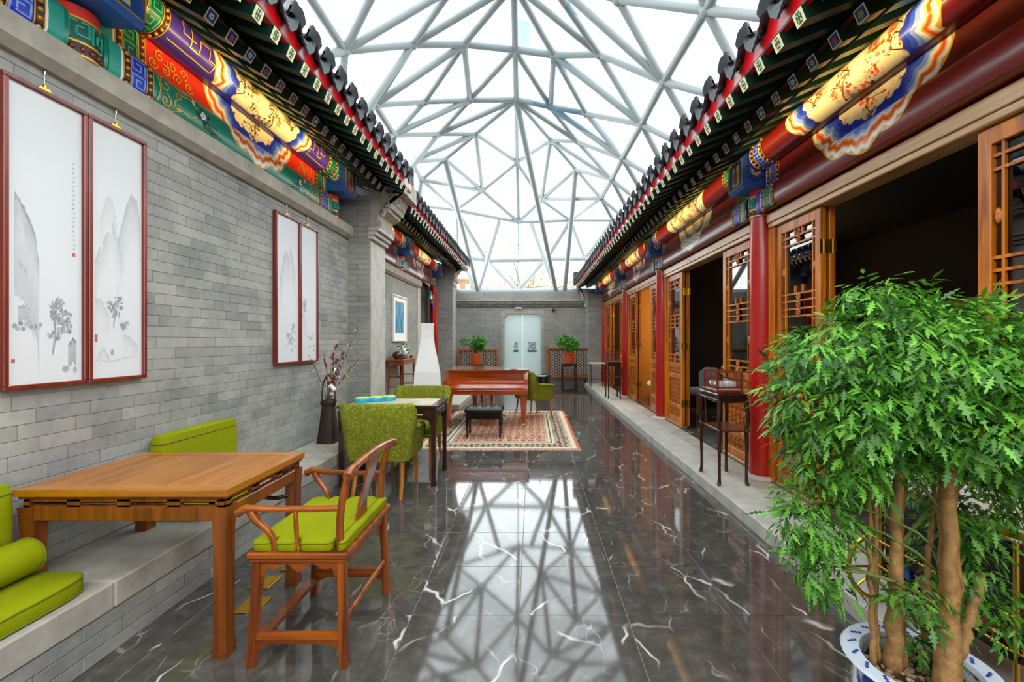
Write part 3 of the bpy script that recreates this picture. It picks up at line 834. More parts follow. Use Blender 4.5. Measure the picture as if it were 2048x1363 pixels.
def eave(label, side, Xb, zb, Xp, zp, Xh, zh, Y0, Y1, sp, tsp):
    r = root('tile_roof', label, 'roof', kind='structure')
    (ra, rf) = rafter_meshes(side, Xb, zb, Xp, zp, Xh, zh)
    n = int((Y1 - Y0) / sp)
    for i in range(n):
        y = Y0 + sp * (i + .5)
        inst(ra[(i * 7 + i // 3) % 3], 'rafter', r, (0, y, 0)); inst(rf[0], 'flying_rafter', r, (0, y, 0))
    sl = (zp - zb) / (Xp - Xb)
    # boards over both rafter rows, and the small strip behind the blue ends
    mb = MB(); mb.add([(side * Xb, y, zb + .047 + t) for y in (Y0, Y1) for t in (0, .02)] + [(side * (Xp + .9), y, zb + .047 + t + sl * (Xp + .9 - Xb)) for y in (Y0, Y1) for t in (0, .02)],
                      [(0, 1, 3, 2), (4, 6, 7, 5), (0, 2, 6, 4), (1, 5, 7, 3), (0, 4, 5, 1), (2, 3, 7, 6)])
    mb.build('soffit_board', M_BOARD, r)
    fs = (zb + .105 + .42 * .42 - zh) / (Xb + .42 - Xh)
    mb = MB(); mb.add([(side * Xh, y, zh + .045 + t) for y in (Y0, Y1) for t in (0, .02)] + [(side * (Xb + .42), y, zh + .045 + t + fs * (Xb + .42 - Xh)) for y in (Y0, Y1) for t in (0, .02)],
                      [(0, 1, 3, 2), (4, 6, 7, 5), (0, 2, 6, 4), (1, 5, 7, 3), (0, 4, 5, 1), (2, 3, 7, 6)])
    mb.build('upper_board', M_BOARD, r)
    MB().box(min(side * (Xb + .0), side * (Xb + .03)), max(side * (Xb + .0), side * (Xb + .03)), Y0, Y1, zb + .045, zb + .07).build('edge_strip', M_RAFTR, r)
    # scarlet fascia
    xf = Xh + 0.005
    MB().prism([(side * (xf + .03), zh + .042), (side * xf, zh + .042), (side * (xf - .004), zh + .15), (side * (xf + .04), zh + .15)], 'y', Y0, Y1).build('fascia', M_FASCIA, r)
    # scarlet scalloped tile rest and the tiles
    tr_, cv = tile_meshes(side); zt = zh + .175
    n = int((Y1 - Y0) / tsp)
    sc_me = MB().prism([(-tsp * .3, 0), (tsp * .3, 0), (tsp * .24, .05), (tsp * .12, .085), (0, .095), (-tsp * .12, .085), (-tsp * .24, .05)], 'x', -.012, .012).mesh('tile_rest', M_FASCIA)
    for i in range(n + 1):
        y = Y0 + tsp * (i + .5)
        if y + tsp * .4 > Y1 + .05: break
        inst(tr_, 'drip_tile', r, (side * (xf + .065), y, zt + .025))
        if i < n: 
            inst(cv, 'cover_tile', r, (side * (xf + .06), y + tsp / 2, zt + .12))
            inst(sc_me, 'tile_rest', r, (side * (xf + .012), y + tsp / 2, zh + .145))
    # roof slab above with ribbed top
    zr = zt + .09; X1 = Xp + 1.5
    mb = MB(); mb.add([(side * (xf + .02), y, zr + t) for y in (Y0, Y1) for t in (-.05, .02)] + [(side * X1, y, zr + t + .42 * (X1 - xf)) for y in (Y0, Y1) for t in (-.05, .02)],
                      [(0, 1, 3, 2), (4, 6, 7, 5), (0, 2, 6, 4), (1, 5, 7, 3), (0, 4, 5, 1), (2, 3, 7, 6)])
    mb.build('roof_slab', M_ROOF, r)
    return r
R_EAVE = dict(Xb=1.75, zb=3.20, Xp=2.22, zp=3.41, Xh=1.42, zh=3.18)
L_EAVE = dict(Xb=1.92, zb=3.40, Xp=2.44, zp=3.69, Xh=1.64, zh=3.41)
F_EAVE = dict(Xb=2.085, zb=3.40, Xp=2.605, zp=3.69, Xh=1.805, zh=3.41)
eave('long right eave with red fascia, painted rafter ends and grey tiles', 1, Y0=0.6, Y1=14.45, sp=.205, tsp=.285, **R_EAVE)
eave('near left eave with red fascia above the scroll paintings', -1, Y0=0.2, Y1=5.95, sp=.180, tsp=.233, **L_EAVE)
eave('far left eave with red fascia beyond the carved pier', -1, Y0=6.5, Y1=12.35, sp=.180, tsp=.233, **F_EAVE)
MB_ = MB().box(1.35, 2.6, 14.47, 15.0, 3.3, 3.75, .03).build('ridge_ornament', M_TILE)
tag(MB_, 'dark grey tiled gable end beyond the long right eave', 'roof end', kind='structure')
# ------------------------------------------------------------------ painted beams
class Prof:
    """front outline of beam, board and purlin, unrolled to one length s"""
    def __init__(q, side, dx, dz):
        q.side = side
        beam = [(2.235, 2.705), (2.212, 2.712), (2.20, 2.74), (2.197, 2.81), (2.20, 2.885), (2.212, 2.915), (2.235, 2.925)]
        board = [(2.25, 2.925), (2.25, 3.115)]
        cx, cz, r = 2.22, 3.24, 0.13
        pur = [(cx - r * math.cos(math.radians(t)), cz + r * math.sin(math.radians(t))) for t in range(-75, 96, 10)]
        q.zones = {}
        q.p = []; q.s = []
        for nm, pts in (('beam', beam), ('board', board), ('purlin', pur)):
            a = len(q.p)
            for (x, z) in pts:
                q.p.append(Vector((side * (x + dx), 0, z + dz)))
                q.s.append(0.0 if len(q.p) == 1 else q.s[-1] + (q.p[-1] - q.p[-2]).length)
            q.zones[nm] = (a, len(q.p) - 1)
        q.L = q.s[-1]
        q.pc = (cx + dx, cz + dz, r)
    def at(q, y, s, off=0.0):
        s = min(max(s, 0.0), q.L - 1e-6); i = 0
        while q.s[i + 1] <= s: i += 1
        a, b2 = q.p[i], q.p[i + 1]; t = (s - q.s[i]) / max(q.s[i + 1] - q.s[i], 1e-9)
        d = (b2 - a).normalized(); n = Vector((-d.z, 0, d.x)) if q.side > 0 else Vector((d.z, 0, -d.x))
        pt = a.lerp(b2, t) + n * off
        return Vector((pt.x, y, pt.z))

def painted(name, bg, var=0.0, ring='blue', a=0.72, b=0.80, scene='maple'):
    m, N, L, bs = newmat(name)
    uv = N.new('ShaderNodeUVMap'); sp = N.new('ShaderNodeSeparateXYZ'); L.new(uv.outputs[0], sp.inputs[0])
    u, v = sp.outputs[0], sp.outputs[1]
    ua, vb = mth(N, L, 'DIVIDE', u, a), mth(N, L, 'DIVIDE', v, b)
    r = mth(N, L, 'SQRT', mth(N, L, 'ADD', mth(N, L, 'MULTIPLY', ua, ua), mth(N, L, 'MULTIPLY', vb, vb)))
    an = mth(N, L, 'ARCTAN2', vb, ua)
    s1 = mth(N, L, 'ABSOLUTE', mth(N, L, 'SINE', mth(N, L, 'MULTIPLY', an, 7.0)))
    r1 = mth(N, L, 'DIVIDE', r, mth(N, L, 'ADD', 0.945, mth(N, L, 'MULTIPLY', s1, 0.055)))
    s2 = mth(N, L, 'ABSOLUTE', mth(N, L, 'SINE', mth(N, L, 'MULTIPLY', an, 22.0)))
    r2 = mth(N, L, 'DIVIDE', r1, mth(N, L, 'ADD', 0.97, mth(N, L, 'MULTIPLY', s2, 0.03)))
    if ring == 'blue':
        cols = [(0.70, '#1b2fb0'), (0.755, '#2f4cc8'), (0.80, '#6f8be0'), (0.84, '#b9c6ea'), (0.865, '#ece8e0'), (0.885, '#f2a35c'), (0.905, '#e2561d'), (0.935, '#f0b27a'), (0.95, '#efece4'), (0.985, '#d9a63c')]
    else:
        cols = [(0.72, '#5f5a55'), (0.76, '#8d857d'), (0.80, '#c3b8ad'), (0.84, '#e9e3da'), (0.87, '#a98f84'), (0.90, '#e8e2d8'), (0.93, '#2a9a9a'), (0.955, '#d9e6e0'), (0.98, '#d9a63c')]
    rp = N.new('ShaderNodeValToRGB'); rp.color_ramp.interpolation = 'CONSTANT'; e = rp.color_ramp.elements
    e[0].position = 0.0; e[0].color = lin(cols[0][1]); e[1].position = cols[0][0]; e[1].color = lin(cols[0][1])
    for p, c in cols[1:]:
        x = e.new(p); x.color = lin(c)
    L.new(r2, rp.inputs[0])
    # painted scene
    cb = N.new('ShaderNodeCombineXYZ'); L.new(u, cb.inputs[0]); L.new(v, cb.inputs[1])
    cu = cb.outputs[0]
    n1 = noise(N, L, cu, 4.0, 5, .6); n2 = noise(N, L, cu, 18.0, 5, .65)
    sc = mixc(N, L, mth(N, L, 'MULTIPLY', mth(N, L, 'SUBTRACT', n1, .45), 4.0, True), lin('#d9cdb0'), lin('#a99a7c'))
    rock = mth(N, L, 'MULTIPLY', mth(N, L, 'SUBTRACT', mth(N, L, 'ADD', mth(N, L, 'MULTIPLY', n1, .8), mth(N, L, 'MULTIPLY', n2, .4)), .61), 12.0, True)
    sc = mixc(N, L, rock, sc, ramp(N, L, n2, [(.35, lin('#4a4638')), (.65, lin('#8a8474'))]))
    vo = N.new('ShaderNodeTexVoronoi'); vo.inputs['Scale'].default_value = 34.0; L.new(cu, vo.inputs['Vector'])
    dots = mth(N, L, 'LESS_THAN', vo.outputs['Distance'], 0.42)
    msk = mth(N, L, 'GREATER_THAN', noise(N, L, cu, 3.6, 3, .5, .4), 0.49)
    leafc = ramp(N, L, vo.outputs['Color'], [(0.2, lin('#d8301a')), (0.6, lin('#e8642a')), (0.9, lin('#8a2a18'))]) if scene == 'maple' else ramp(N, L, vo.outputs['Color'], [(0.2, lin('#2a4a4a')), (0.6, lin('#8a6a20')), (0.9, lin('#c23a3a'))])
    sc = mixc(N, L, mth(N, L, 'MULTIPLY', dots, msk), sc, leafc)
    vo2 = N.new('ShaderNodeTexVoronoi'); vo2.feature = 'DISTANCE_TO_EDGE'; vo2.inputs['Scale'].default_value = 5.0
    dn = N.new('ShaderNodeMapping'); L.new(cu, dn.inputs[0]); dn.inputs['Rotation'].default_value = (0, 0, .6); dn.inputs['Scale'].default_value = (1, 2.2, 1)
    L.new(dn.outputs[0], vo2.inputs['Vector'])
    br = mth(N, L, 'MULTIPLY', mth(N, L, 'LESS_THAN', vo2.outputs['Distance'], .022), msk)
    sc = mixc(N, L, br, sc, lin('#3a2a14'))
    col = mixc(N, L, mth(N, L, 'GREATER_THAN', r2, cols[0][0]), sc, rp.outputs[0])
    c0 = lin(bg)
    base = ramp(N, L, noise(N, L, cu, 2.5, 3), [(.3, scl(c0, 1 - var)), (.7, scl(c0, 1 + var))]) if var else c0
    col = mixc(N, L, mth(N, L, 'GREATER_THAN', r1, 1.0), col, base)
    L.new(col, bs.inputs['Base Color'])
    bs.inputs['Roughness'].default_value = 0.3; setin(bs, 'Coat Weight', 0.25); setin(bs, 'Coat Roughness', .1)
    return m

def strip_part(name, P, zone, y0, y1, yc, mat, parent, thick=True):
    i0, i1 = P.zones[zone]; pts = P.p[i0:i1 + 1]; me = bpy.data.meshes.new(name)
    back = []
    n = len(pts); vs = []; fs = []; uv = []
    if zone == 'purlin':
        cx, cz, r = P.pc
        full = [Vector((P.side * (cx - r * math.cos(math.radians(t))), 0, cz + r * math.sin(math.radians(t)))) for t in range(105, 285, 20)]
        pts = pts + full; n = len(pts); closed = True
    else:
        pts = pts + [pts[-1] + Vector((P.side * .12, 0, 0)), pts[0] + Vector((P.side * .12, 0, 0))]; n = len(pts); closed = True
    for y in (y0, y1):
        for p in pts: vs.append((p.x, y, p.z))
    for i in range(n):
        j = (i + 1) % n; fs.append((i, j, n + j, n + i))
    fs.append(tuple(range(n - 1, -1, -1))); fs.append(tuple(range(n, 2 * n)))
    me.from_pydata(vs, [], fs); lay = me.uv_layers.new(name='UVMap')
    nfr = i1 - i0 + 1
    for poly in me.polygons:
        for li, vi in zip(poly.loop_indices, poly.vertices):
            k = vi % n; y = vs[vi][1]
            s = P.s[i0 + k] if k < nfr else (P.s[i1] + 5.0 if poly.index >= nfr - 1 else P.s[i1])
            if poly.index >= nfr - 1: lay.data[li].uv = (9.0, 9.0)
            else: lay.data[li].uv = (y - yc, P.L - s)
    me.materials.append(mat)
    bm = bmesh.new(); bm.from_mesh(me); bmesh.ops.recalc_face_normals(bm, faces=bm.faces[:]); bm.to_mesh(me); bm.free()
    me.polygons.foreach_set('use_smooth', [True] * len(me.polygons)); me.set_sharp_from_angle(angle=math.radians(35))
    o = bpy.data.objects.new(name, me); COL.objects.link(o); o.parent = parent
    return o

def decal_strip(mb, P, y0, y1, s0, s1, off):
    ss = [s0] + [s for s in P.s if s0 + 1e-4 < s < s1 - 1e-4] + [s1]
    vs = []
    for s in ss: vs += [P.at(y0, s, off), P.at(y1, s, off)]
    mb.add(vs, [(2 * i, 2 * i + 1, 2 * i + 3, 2 * i + 2) for i in range(len(ss) - 1)])

def ribbon(mb, P, pts, w, off, step=.025):
    """stroke along (y, s) points"""
    out = []
    for (a, b2) in zip(pts[:-1], pts[1:]):
        l = math.hypot(b2[0] - a[0], b2[1] - a[1]); k = max(1, int(l / step))
        for i in range(k): out.append((a[0] + (b2[0] - a[0]) * i / k, a[1] + (b2[1] - a[1]) * i / k))
    out.append(pts[-1]); vs = []
    for i, p in enumerate(out):
        a = out[max(i - 1, 0)]; b2 = out[min(i + 1, len(out) - 1)]
        dx, dy = b2[0] - a[0], b2[1] - a[1]; l = math.hypot(dx, dy) or 1
        nx, ny = -dy / l * w / 2, dx / l * w / 2
        vs += [P.at(p[0] + nx, p[1] + ny, off), P.at(p[0] - nx, p[1] - ny, off)]
    mb.add(vs, [(2 * i, 2 * i + 1, 2 * i + 3, 2 * i + 2) for i in range(len(out) - 1)])

def spiral(cx, cy, r, turns, dirn, a0, n=22):
    return [(cx + r * (1 - i / n) * math.cos(a0 + dirn * 2 * PI * turns * i / n), cy + r * (1 - i / n) * math.sin(a0 + dirn * 2 * PI * turns * i / n)) for i in range(n + 1)]

def end_bands(P, parent, yA, dirn, fret_top, fret_low, sol):
    """solid band, bead row, fret band, bead row - running in direction dirn from the column"""
    y = yA; zb0, zb1 = P.s[P.zones['beam'][0]], P.s[P.zones['beam'][1]]
    def seg(w):
        nonlocal y
        a = y; y = y + dirn * w
        return min(a, y), max(a, y)
    def part(nm, mat, fn, sm=None):
        mb = MB(); fn(mb); o = mb.build(nm, mat, parent, sm, recalc=False); return o
    a, b2 = seg(.075); part('solid_band', sol, lambda mb: decal_strip(mb, P, a, b2, 0, P.L, .003))
    a, b2 = seg(.012); part('white_line', M_WHITE, lambda mb: decal_strip(mb, P, a, b2, 0, P.L, .0035))
    def beads(a, b2, bm_):
        part('bead_ground', M_BROWN, lambda mb: decal_strip(mb, P, a, b2, 0, P.L, .003))
        part('gold_line', M_GOLD, lambda mb: (decal_strip(mb, P, a, a + .006, 0, P.L, .005), decal_strip(mb, P, b2 - .006, b2, 0, P.L, .005)))
        mb = MB(); s = .035
        while s < P.L - .03:
            c = P.at((a + b2) / 2, s, .004); mb.sphere(c, .0135, 8, 5); s += .043
        mb.build('bead_row', bm_, parent, 180)
    a, b2 = seg(.052); beads(a, b2, M_BEAD)
    a, b2 = seg(.105)
    part('fret_ground', M_BLUE if fret_low == 'blue' else M_GREEN_D, lambda mb: decal_strip(mb, P, a, b2, 0, zb1, .003))
    part('fret_ground', M_GREEN_D if fret_top == 'green' else M_BLUE, lambda mb: decal_strip(mb, P, a, b2, zb1, P.L, .003))
    for (s0, s1, mat) in ((0.02, zb1, M_BLUE_L if fret_low == 'blue' else M_TEAL), (zb1, P.L - .01, M_TEAL if fret_top == 'green' else M_BLUE_L)):
        mb = MB(); s = s0 + .01; h = .085; k = 0
        while s + h < s1:
            f = [(.0, .0), (.0, 1), (.95, 1), (.95, .22), (.32, .22), (.32, .68), (.66, .68)]
            if k % 2: f = [(.95 - p, q) for p, q in f]
            ribbon(mb, P, [(a + .008 + p * (b2 - a - .016), s + q * h) for p, q in f], .011, .005)
            s += h + .012; k += 1
        mb.build('fret', mat, parent, None, recalc=False)
    a, b2 = seg(.052); beads(a, b2, M_BEAD)
    return y
M_BEAD = plain('bead_gold', '#c08a3a', 0.25, metal=0.4)

def flower(mb_p, mb_l, mb_c, P, y, s, r, rnd):
    for i in range(5):
        an = 2 * PI * i / 5 + rnd.random()
        cy_, cs = y + r * .62 * math.cos(an), s + r * .62 * math.sin(an)
        mb_p.add([P.at(cy_ + r * .5 * math.cos(t), cs + r * .5 * math.sin(t), .005) for t in [2 * PI * k / 8 for k in range(8)]], [tuple(range(8))])
    mb_c.add([P.at(y + r * .3 * math.cos(t), s + r * .3 * math.sin(t), .0065) for t in [2 * PI * k / 8 for k in range(8)]], [tuple(range(8))])
    for i in range(6):
        an = rnd.uniform(0, 2 * PI); l = r * rnd.uniform(1.3, 2.2)
        c = (y + l * math.cos(an), s + l * math.sin(an))
        mb_l.add([P.at(c[0] + r * .55 * math.cos(an + t) * (1 if abs(math.cos(t)) > .5 else .45), c[1] + r * .55 * math.sin(an + t) * (1 if abs(math.cos(t)) > .5 else .45), .004) for t in [2 * PI * k / 6 for k in range(6)]], [tuple(range(6))])

def bay(label, side, dx, dz, Y0, Y1, style, ring, scene, lamp=1.0, rc=0.12, detail=True, a=.72):
    P = Prof(side, dx, dz); yc = (Y0 + Y1) / 2
    r = root('painted_beam', label, 'beam', kind='structure')
    key = style + ring + scene + str(a)
    if style == 'left': bgs = ('#0d7f66', '#cf2a12', '#35268f')
    else: bgs = ('#6d0f0c', '#5e0d0b', '#5e0d0b')
    for zone, bg in zip(('beam', 'board', 'purlin'), bgs):
        mk = 'paint_%s_%s' % (key, zone)
        if mk not in MATS: MATS[mk] = painted(mk, bg, .08, ring, a, P.L * .97, scene)
        strip_part(zone, P, zone, Y0 + rc * .8, Y1 - rc * .8, yc, MATS[mk], r)
    if style == 'left':
        e0 = end_bands(P, r, Y0 + rc, 1, 'green', 'blue', M_TEAL); e1 = end_bands(P, r, Y1 - rc, -1, 'green', 'blue', M_TEAL)
    else:
        e0 = end_bands(P, r, Y0 + rc, 1, 'green', 'blue', M_TEAL); e1 = end_bands(P, r, Y1 - rc, -1, 'blue', 'green', M_BLUE)
    if style == 'left' and detail:
        rnd = random.Random(11); zb = P.s[P.zones['beam'][1]]; zc0 = P.s[P.zones['board'][0]]; zc1 = P.s[P.zones['board'][1]]; zp = P.s[P.zones['purlin'][0]]
        for (ye, d) in ((e0, 1), (e1, -1)):
            mb = MB()
            sm = zb * .5
            for k in (-1, 1):
                ribbon(mb, P, spiral(ye + d * .09, sm + k * .05, .05, 1.4, k * d, PI / 2), .009, .005)
                ribbon(mb, P, spiral(ye + d * .19, sm + k * .035, .035, 1.3, -k * d, PI / 2), .008, .005)
                ribbon(mb, P, [(ye + d * (.12 + .02 * i), sm + k * (.085 - .004 * i + .012 * math.sin(i * .9))) for i in range(13)], .009, .005)
            ribbon(mb, P, [(ye + d * .03, sm - .08), (ye + d * .05, sm), (ye + d * .03, sm + .08)], .009, .005)
            mb.build('gold_scroll', M_GOLD, r, recalc=False)
            mb = MB(); sm = (zc0 + zc1) / 2
            for i in range(7):
                ribbon(mb, P, spiral(ye + d * (.05 + .05 * i), sm + (.035 if i % 2 else -.03), .04, 1.5, 1 if i % 2 else -1, i), .009, .005)
            mb.build('gold_scroll', M_GOLD, r, recalc=False)
            mb = MB(); s0 = zp + .05
            f = [(0, 0), (.5, 0), (.5, .07), (.42, .07), (.42, .14), (.30, .14), (.30, .05), (.2, .05), (.2, .18), (.1, .18), (.1, .1), (.25, .1)]
            ribbon(mb, P, [(ye + d * (.03 + .75 * p), s0 + q) for p, q in f], .009, .005)
            ribbon(mb, P, [(ye + d * .05, s0 + .21), (ye + d * .30, s0 + .21), (ye + d * .30, s0 + .16), (ye + d * .36, s0 + .16)], .009, .005)
            mb.build('gold_fret', M_GOLD, r, recalc=False)
            pe, le, ce = MB(), MB(), MB()
            flower(pe, le, ce, P, ye + d * .42, zb * .55, .026, rnd); flower(pe, le, ce, P, ye + d * .33, zb * .75, .017, rnd)
            tw = MB()
            for i in range(4): ribbon(tw, P, [(ye + d * (.42 + .05 * j), zb * .5 - .02 * i - .012 * j + rnd.uniform(-.012, .012)) for j in range(4 + i % 2)], .006, .004)
            pe.build('petals', M_WHITE, r, recalc=False); le.build('leaves', plain('dark_leaf_paint', '#2c1a14', .5), r, recalc=False); ce.build('flower_centre', M_VERM, r, recalc=False)
            tw.build('twigs', MATS['dark_leaf_paint'], r, recalc=False)
    return P, r

BAY_R = [(1.45, 4.43), (4.43, 7.84), (7.84, 10.82), (10.82, 14.2)]
rl = ['first', 'second', 'third', 'fourth']
lamp_specs = []
for i, (a, b2) in enumerate(BAY_R):
    bay('maroon beam with %s, %s bay of the right eave from the viewer' % (['maple medallion', 'teal edged medallion', 'blue edged medallion', 'grey edged medallion'][i], rl[i]), 1, 0, 0, a, b2, 'right',
        'blue' if i in (0, 2) else 'teal', 'maple' if i != 1 else 'pine', a=(.72, .74, .62, .62)[i])
    lamp_specs.append((1, a, b2, R_EAVE, 'right', i))
BAY_L = [(-0.6, 2.39), (2.39, 5.41)]
for i, (a, b2) in enumerate(BAY_L):
    bay(['painted beam end with green fret above the largest scroll painting', 'green red and violet painted beam with blue edged peacock medallion'][i], -1, .22, .28, a, b2, 'left', 'blue', 'peacock')
    lamp_specs.append((-1, a, b2, L_EAVE, 'left', i))
P2 = [(5.9, 8.75), (8.75, 11.62)]
for i, (a, b2) in enumerate(P2):
    bay(['painted red beam above the framed blue print', 'painted red beam above the dark left doorway'][i], -1, .385, .18, a, b2, 'right', 'blue', 'maple', a=.55)
    lamp_specs.append((-1, a, b2, F_EAVE, 'far left', i))
def beam_lamp(side, a, b2, E, nm, i, power):
    x = side * (E['Xb'] + .09); z = E['zb'] - .03
    r = root('eave_lamp', 'slim warm lamp strip under the %s eave, bay %s' % (nm, ['one', 'two', 'three', 'four'][i]) + ' from the viewer', 'lamp', (x, (a + b2) / 2, z))
    h = (b2 - a) / 2 - .25
    MB().box(-.006 - .004 * side, .006 - .004 * side, -h, h, -.002, .012, .002).build('housing', M_RAFT, r)
    d = Vector((side * 1.0, 0, .42))
    o = area_strip('lamp_light', (side * .02, 0, 0.0), d.to_track_quat('-Z', 'Y').to_euler(), 0.02, 2 * h, power, (1.0, .66, .22), r)
    q = d.to_track_quat('-Z', 'Y')
    # long side of the strip follows the eave
    zax = -d.normalized(); yax = Vector((0, 1, 0)); xax = yax.cross(zax).normalized()
    o.rotation_euler = Matrix((xax, yax, zax)).transposed().to_euler()
for sp_ in lamp_specs: beam_lamp(*sp_, power=5.8 if sp_[5] >= 0 else 0)

# ------------------------------------------------------------------ columns, painted column heads, projecting beam heads
def column_head(parent, x, y, z0, z1, r):
    h = z1 - z0
    MB().cyl((x, y, z0), (x, y, z0 + h * .26), r + .004, r + .004, 24).build('bead_ring', M_BROWN, parent, 40)
    mb = MB()
    for i in range(16):
        an = 2 * PI * i / 16; mb.sphere((x + (r + .004) * math.cos(an), y + (r + .004) * math.sin(an), z0 + h * .13), .0135, 8, 5)
    mb.build('bead_row', plain('bead_red', '#7a2a22', .25, coat=.5), parent, 180)
    for zz in (z0, z0 + h * .26, z0 + h * .74): MB().cyl((x, y, zz - .006), (x, y, zz + .006), r + .007, r + .007, 24).build('gold_ring', M_GOLD, parent, 40)
    MB().cyl((x, y, z0 + h * .26), (x, y, z0 + h * .74), r + .003, r + .003, 24).build('fret_ring', M_GREEN_D, parent, 40)
    mb = MB(); n = 7
    for i in range(n):
        f = [(.0, .0), (.0, 1), (.85, 1), (.85, .22), (.3, .22), (.3, .68), (.6, .68)]
        zA, zB = z0 + h * .32, z0 + h * .68
        prev_ = None
        for (p, q) in f:
            an = 2 * PI * (i + p) / n; c = Vector((x + (r + .005) * math.cos(an), y + (r + .005) * math.sin(an), zA + (zB - zA) * q))
            if prev_ is not None: mb.bar(prev_, c, .01, .01)
            prev_ = c
    mb.build('fret', M_TEAL, parent)
    MB().cyl((x, y, z0 + h * .74), (x, y, z1), r + .002, r + .002, 24).build('red_cap', M_VERM, parent, 40)

def beam_head(label, side, x_in, x_out, y, z0, z1, w=.15):
    r = root('beam_head', label, 'beam end', kind='structure')
    xa, xb = sorted((side * x_in, side * x_out))
    s = side
    prof = [(s * x_in, z0 + .02), (s * (x_out + .03), z0), (s * x_out, z0 + .03), (s * x_out, z1 - .03), (s * (x_out + .05), z1 + .01), (s * x_in, z1)]
    MB().prism(prof, 'y', y - w, y + w).build('block', M_BLUE_BOX, r)
    # gold edging, framed front picture and side flowers
    xo = s * (x_out - .003)
    mb = MB()
    for (ya, yb, za, zb_) in ((y - w, y + w, z0 + .03, z0 + .04), (y - w, y + w, z1 - .04, z1 - .03), (y - w, y - w + .01, z0 + .03, z1 - .03), (y + w - .01, y + w, z0 + .03, z1 - .03)):
        mb.box(min(xo, xo + s * .003), max(xo, xo + s * .003), ya, yb, za, zb_)
    mb.build('gold_edge', M_GOLD, r)
    mb = MB(); mb.box(xo - .001, xo + .001, y - w * .55, y + w * .3, z0 + .06, z1 - .08); mb.build('picture', M_CREAM, r)
    mb = MB(); xv = xo - s * .004
    mb.add([(xv, y + .045 * math.cos(t) - .02, z0 + .14 + .075 * math.sin(t)) for t in [2 * PI * k / 12 for k in range(12)]], [tuple(range(12))])
    mb.add([(xv, y - .03, z0 + .2), (xv, y - .01, z0 + .2), (xv, y - .0, z1 - .07), (xv, y - .04, z1 - .07)], [(0, 1, 2, 3)])
    mb.build('vase_motif', M_CARVE, r, recalc=False)
    for sg in (-1, 1):
        yv = y + sg * (w + .002); cx = s * (x_in * .45 + x_out * .55); cz = (z0 + z1) / 2 + .01
        mb = MB(); mc = MB(); ml = MB()
        for i in range(9):
            an = 2 * PI * i / 9; c = (cx + .038 * math.cos(an), cz + .045 * math.sin(an))
            mb.add([(c[0] + .017 * math.cos(t), yv, c[1] + .017 * math.sin(t)) for t in [2 * PI * k / 7 for k in range(7)]], [tuple(range(7))])
        mc.add([(cx + .028 * math.cos(t), yv + sg * .001, cz + .03 * math.sin(t)) for t in [2 * PI * k / 9 for k in range(9)]], [tuple(range(9))])
        for i in range(12):
            an = 2 * PI * i / 12 + .2; c = (cx + .085 * math.cos(an), cz + .1 * math.sin(an))
            ml.add([(c[0] + .02 * math.cos(an + t) * (1 if k % 3 == 0 else .6), yv - sg * .0005, c[1] + .02 * math.sin(an + t) * (1 if k % 3 == 0 else .6)) for k, t in enumerate([2 * PI * k / 6 for k in range(6)])], [tuple(range(6))])
        mb.build('petals', plain('pink_petal_paint', '#e3b9a8', .5), r, recalc=False); mc.build('flower_heart', plain('flower_red', '#a8322a', .5), r, recalc=False)
        ml.build('leaf_sprig', plain('navy_leaf', '#142a52', .5), r, recalc=False)
    return r
COLS = [4.43, 7.84, 10.82, 14.2]
on = ['tallest looking red column, beside the carved door nearest the viewer', 'second red column, between two folded carved doors', 'third red column from the viewer along the right step', 'farthest slim red column next to the end wall']
for i, y in enumerate([1.45] + COLS):
    nm = 'red column at the frame edge beside the tea trolley' if i == 0 else on[i - 1]
    c = root('red_column', nm, 'column', kind='structure')
    MB().cyl((2.31, y, .10), (2.31, y, 2.70), .118, .108, 28).build('shaft', M_RED, c, 40)
    MB().lathe([(.175, .09), (.175, .105), (.15, .125), (.13, .13)], 28, (2.31, y, 0)).build('stone_base', M_STONE_L, c, 40)
    column_head(c, 2.31, y, 2.70, 2.96, .112)
    beam_head(['blue painted beam end at the frame edge above the tea trolley', 'blue painted beam end with white flower above the nearest visible red column', 'blue painted beam end above the second red column', 'blue painted beam end above the third red column', 'blue painted beam end above the farthest red column'][i], 1, 2.34, 2.04, y, 2.95, 3.28)
for i, (y, x) in enumerate(((2.39, 2.53), (5.41, 2.53), (8.75, 2.695), (11.62, 2.695))):
    lab = ['painted short column above the coping by the largest scroll painting', 'painted short column above the coping by the carved pier', 'painted short column above the framed blue print', 'red column beside the far left doorway'][i]
    c = root('painted_column', lab, 'column', kind='structure')
    dz = .28 if i < 2 else .18
    column_head(c, -x + .03, y, 2.70 + dz, 2.96 + dz, .105)
    if i == 3: MB().cyl((-x + .09, y, .12), (-x + .09, y, 2.70 + dz), .112, .105, 24).build('shaft', M_RED, c, 40)
    beam_head(['blue painted beam end with boat picture at the top left', 'blue painted beam end with pink flower beside the carved pier', 'small blue painted beam end above the framed blue print', 'small blue painted beam end above the dark left doorway'][i], -1, x + .0, x - .30, y, 2.97 + dz, 3.32 + dz)
# carved bracket under the far beam
br = root('carved_bracket', 'small painted scroll bracket beside the far left red column', 'bracket')
for k, (m, dy, dz) in enumerate(((M_BLUE, 0, 0), (M_GREEN, -.1, .08), (M_WHITE, -.2, .16), (M_VERM, -.06, .17), (M_GREEN, -.3, .21), (M_BLUE, -.2, .24))):
    MB().box(-2.63, -2.57, 11.40 + dy, 11.5 + dy, 2.30 + dz * 1.4, 2.42 + dz * 1.4, .02).build('scroll_piece', m, br)
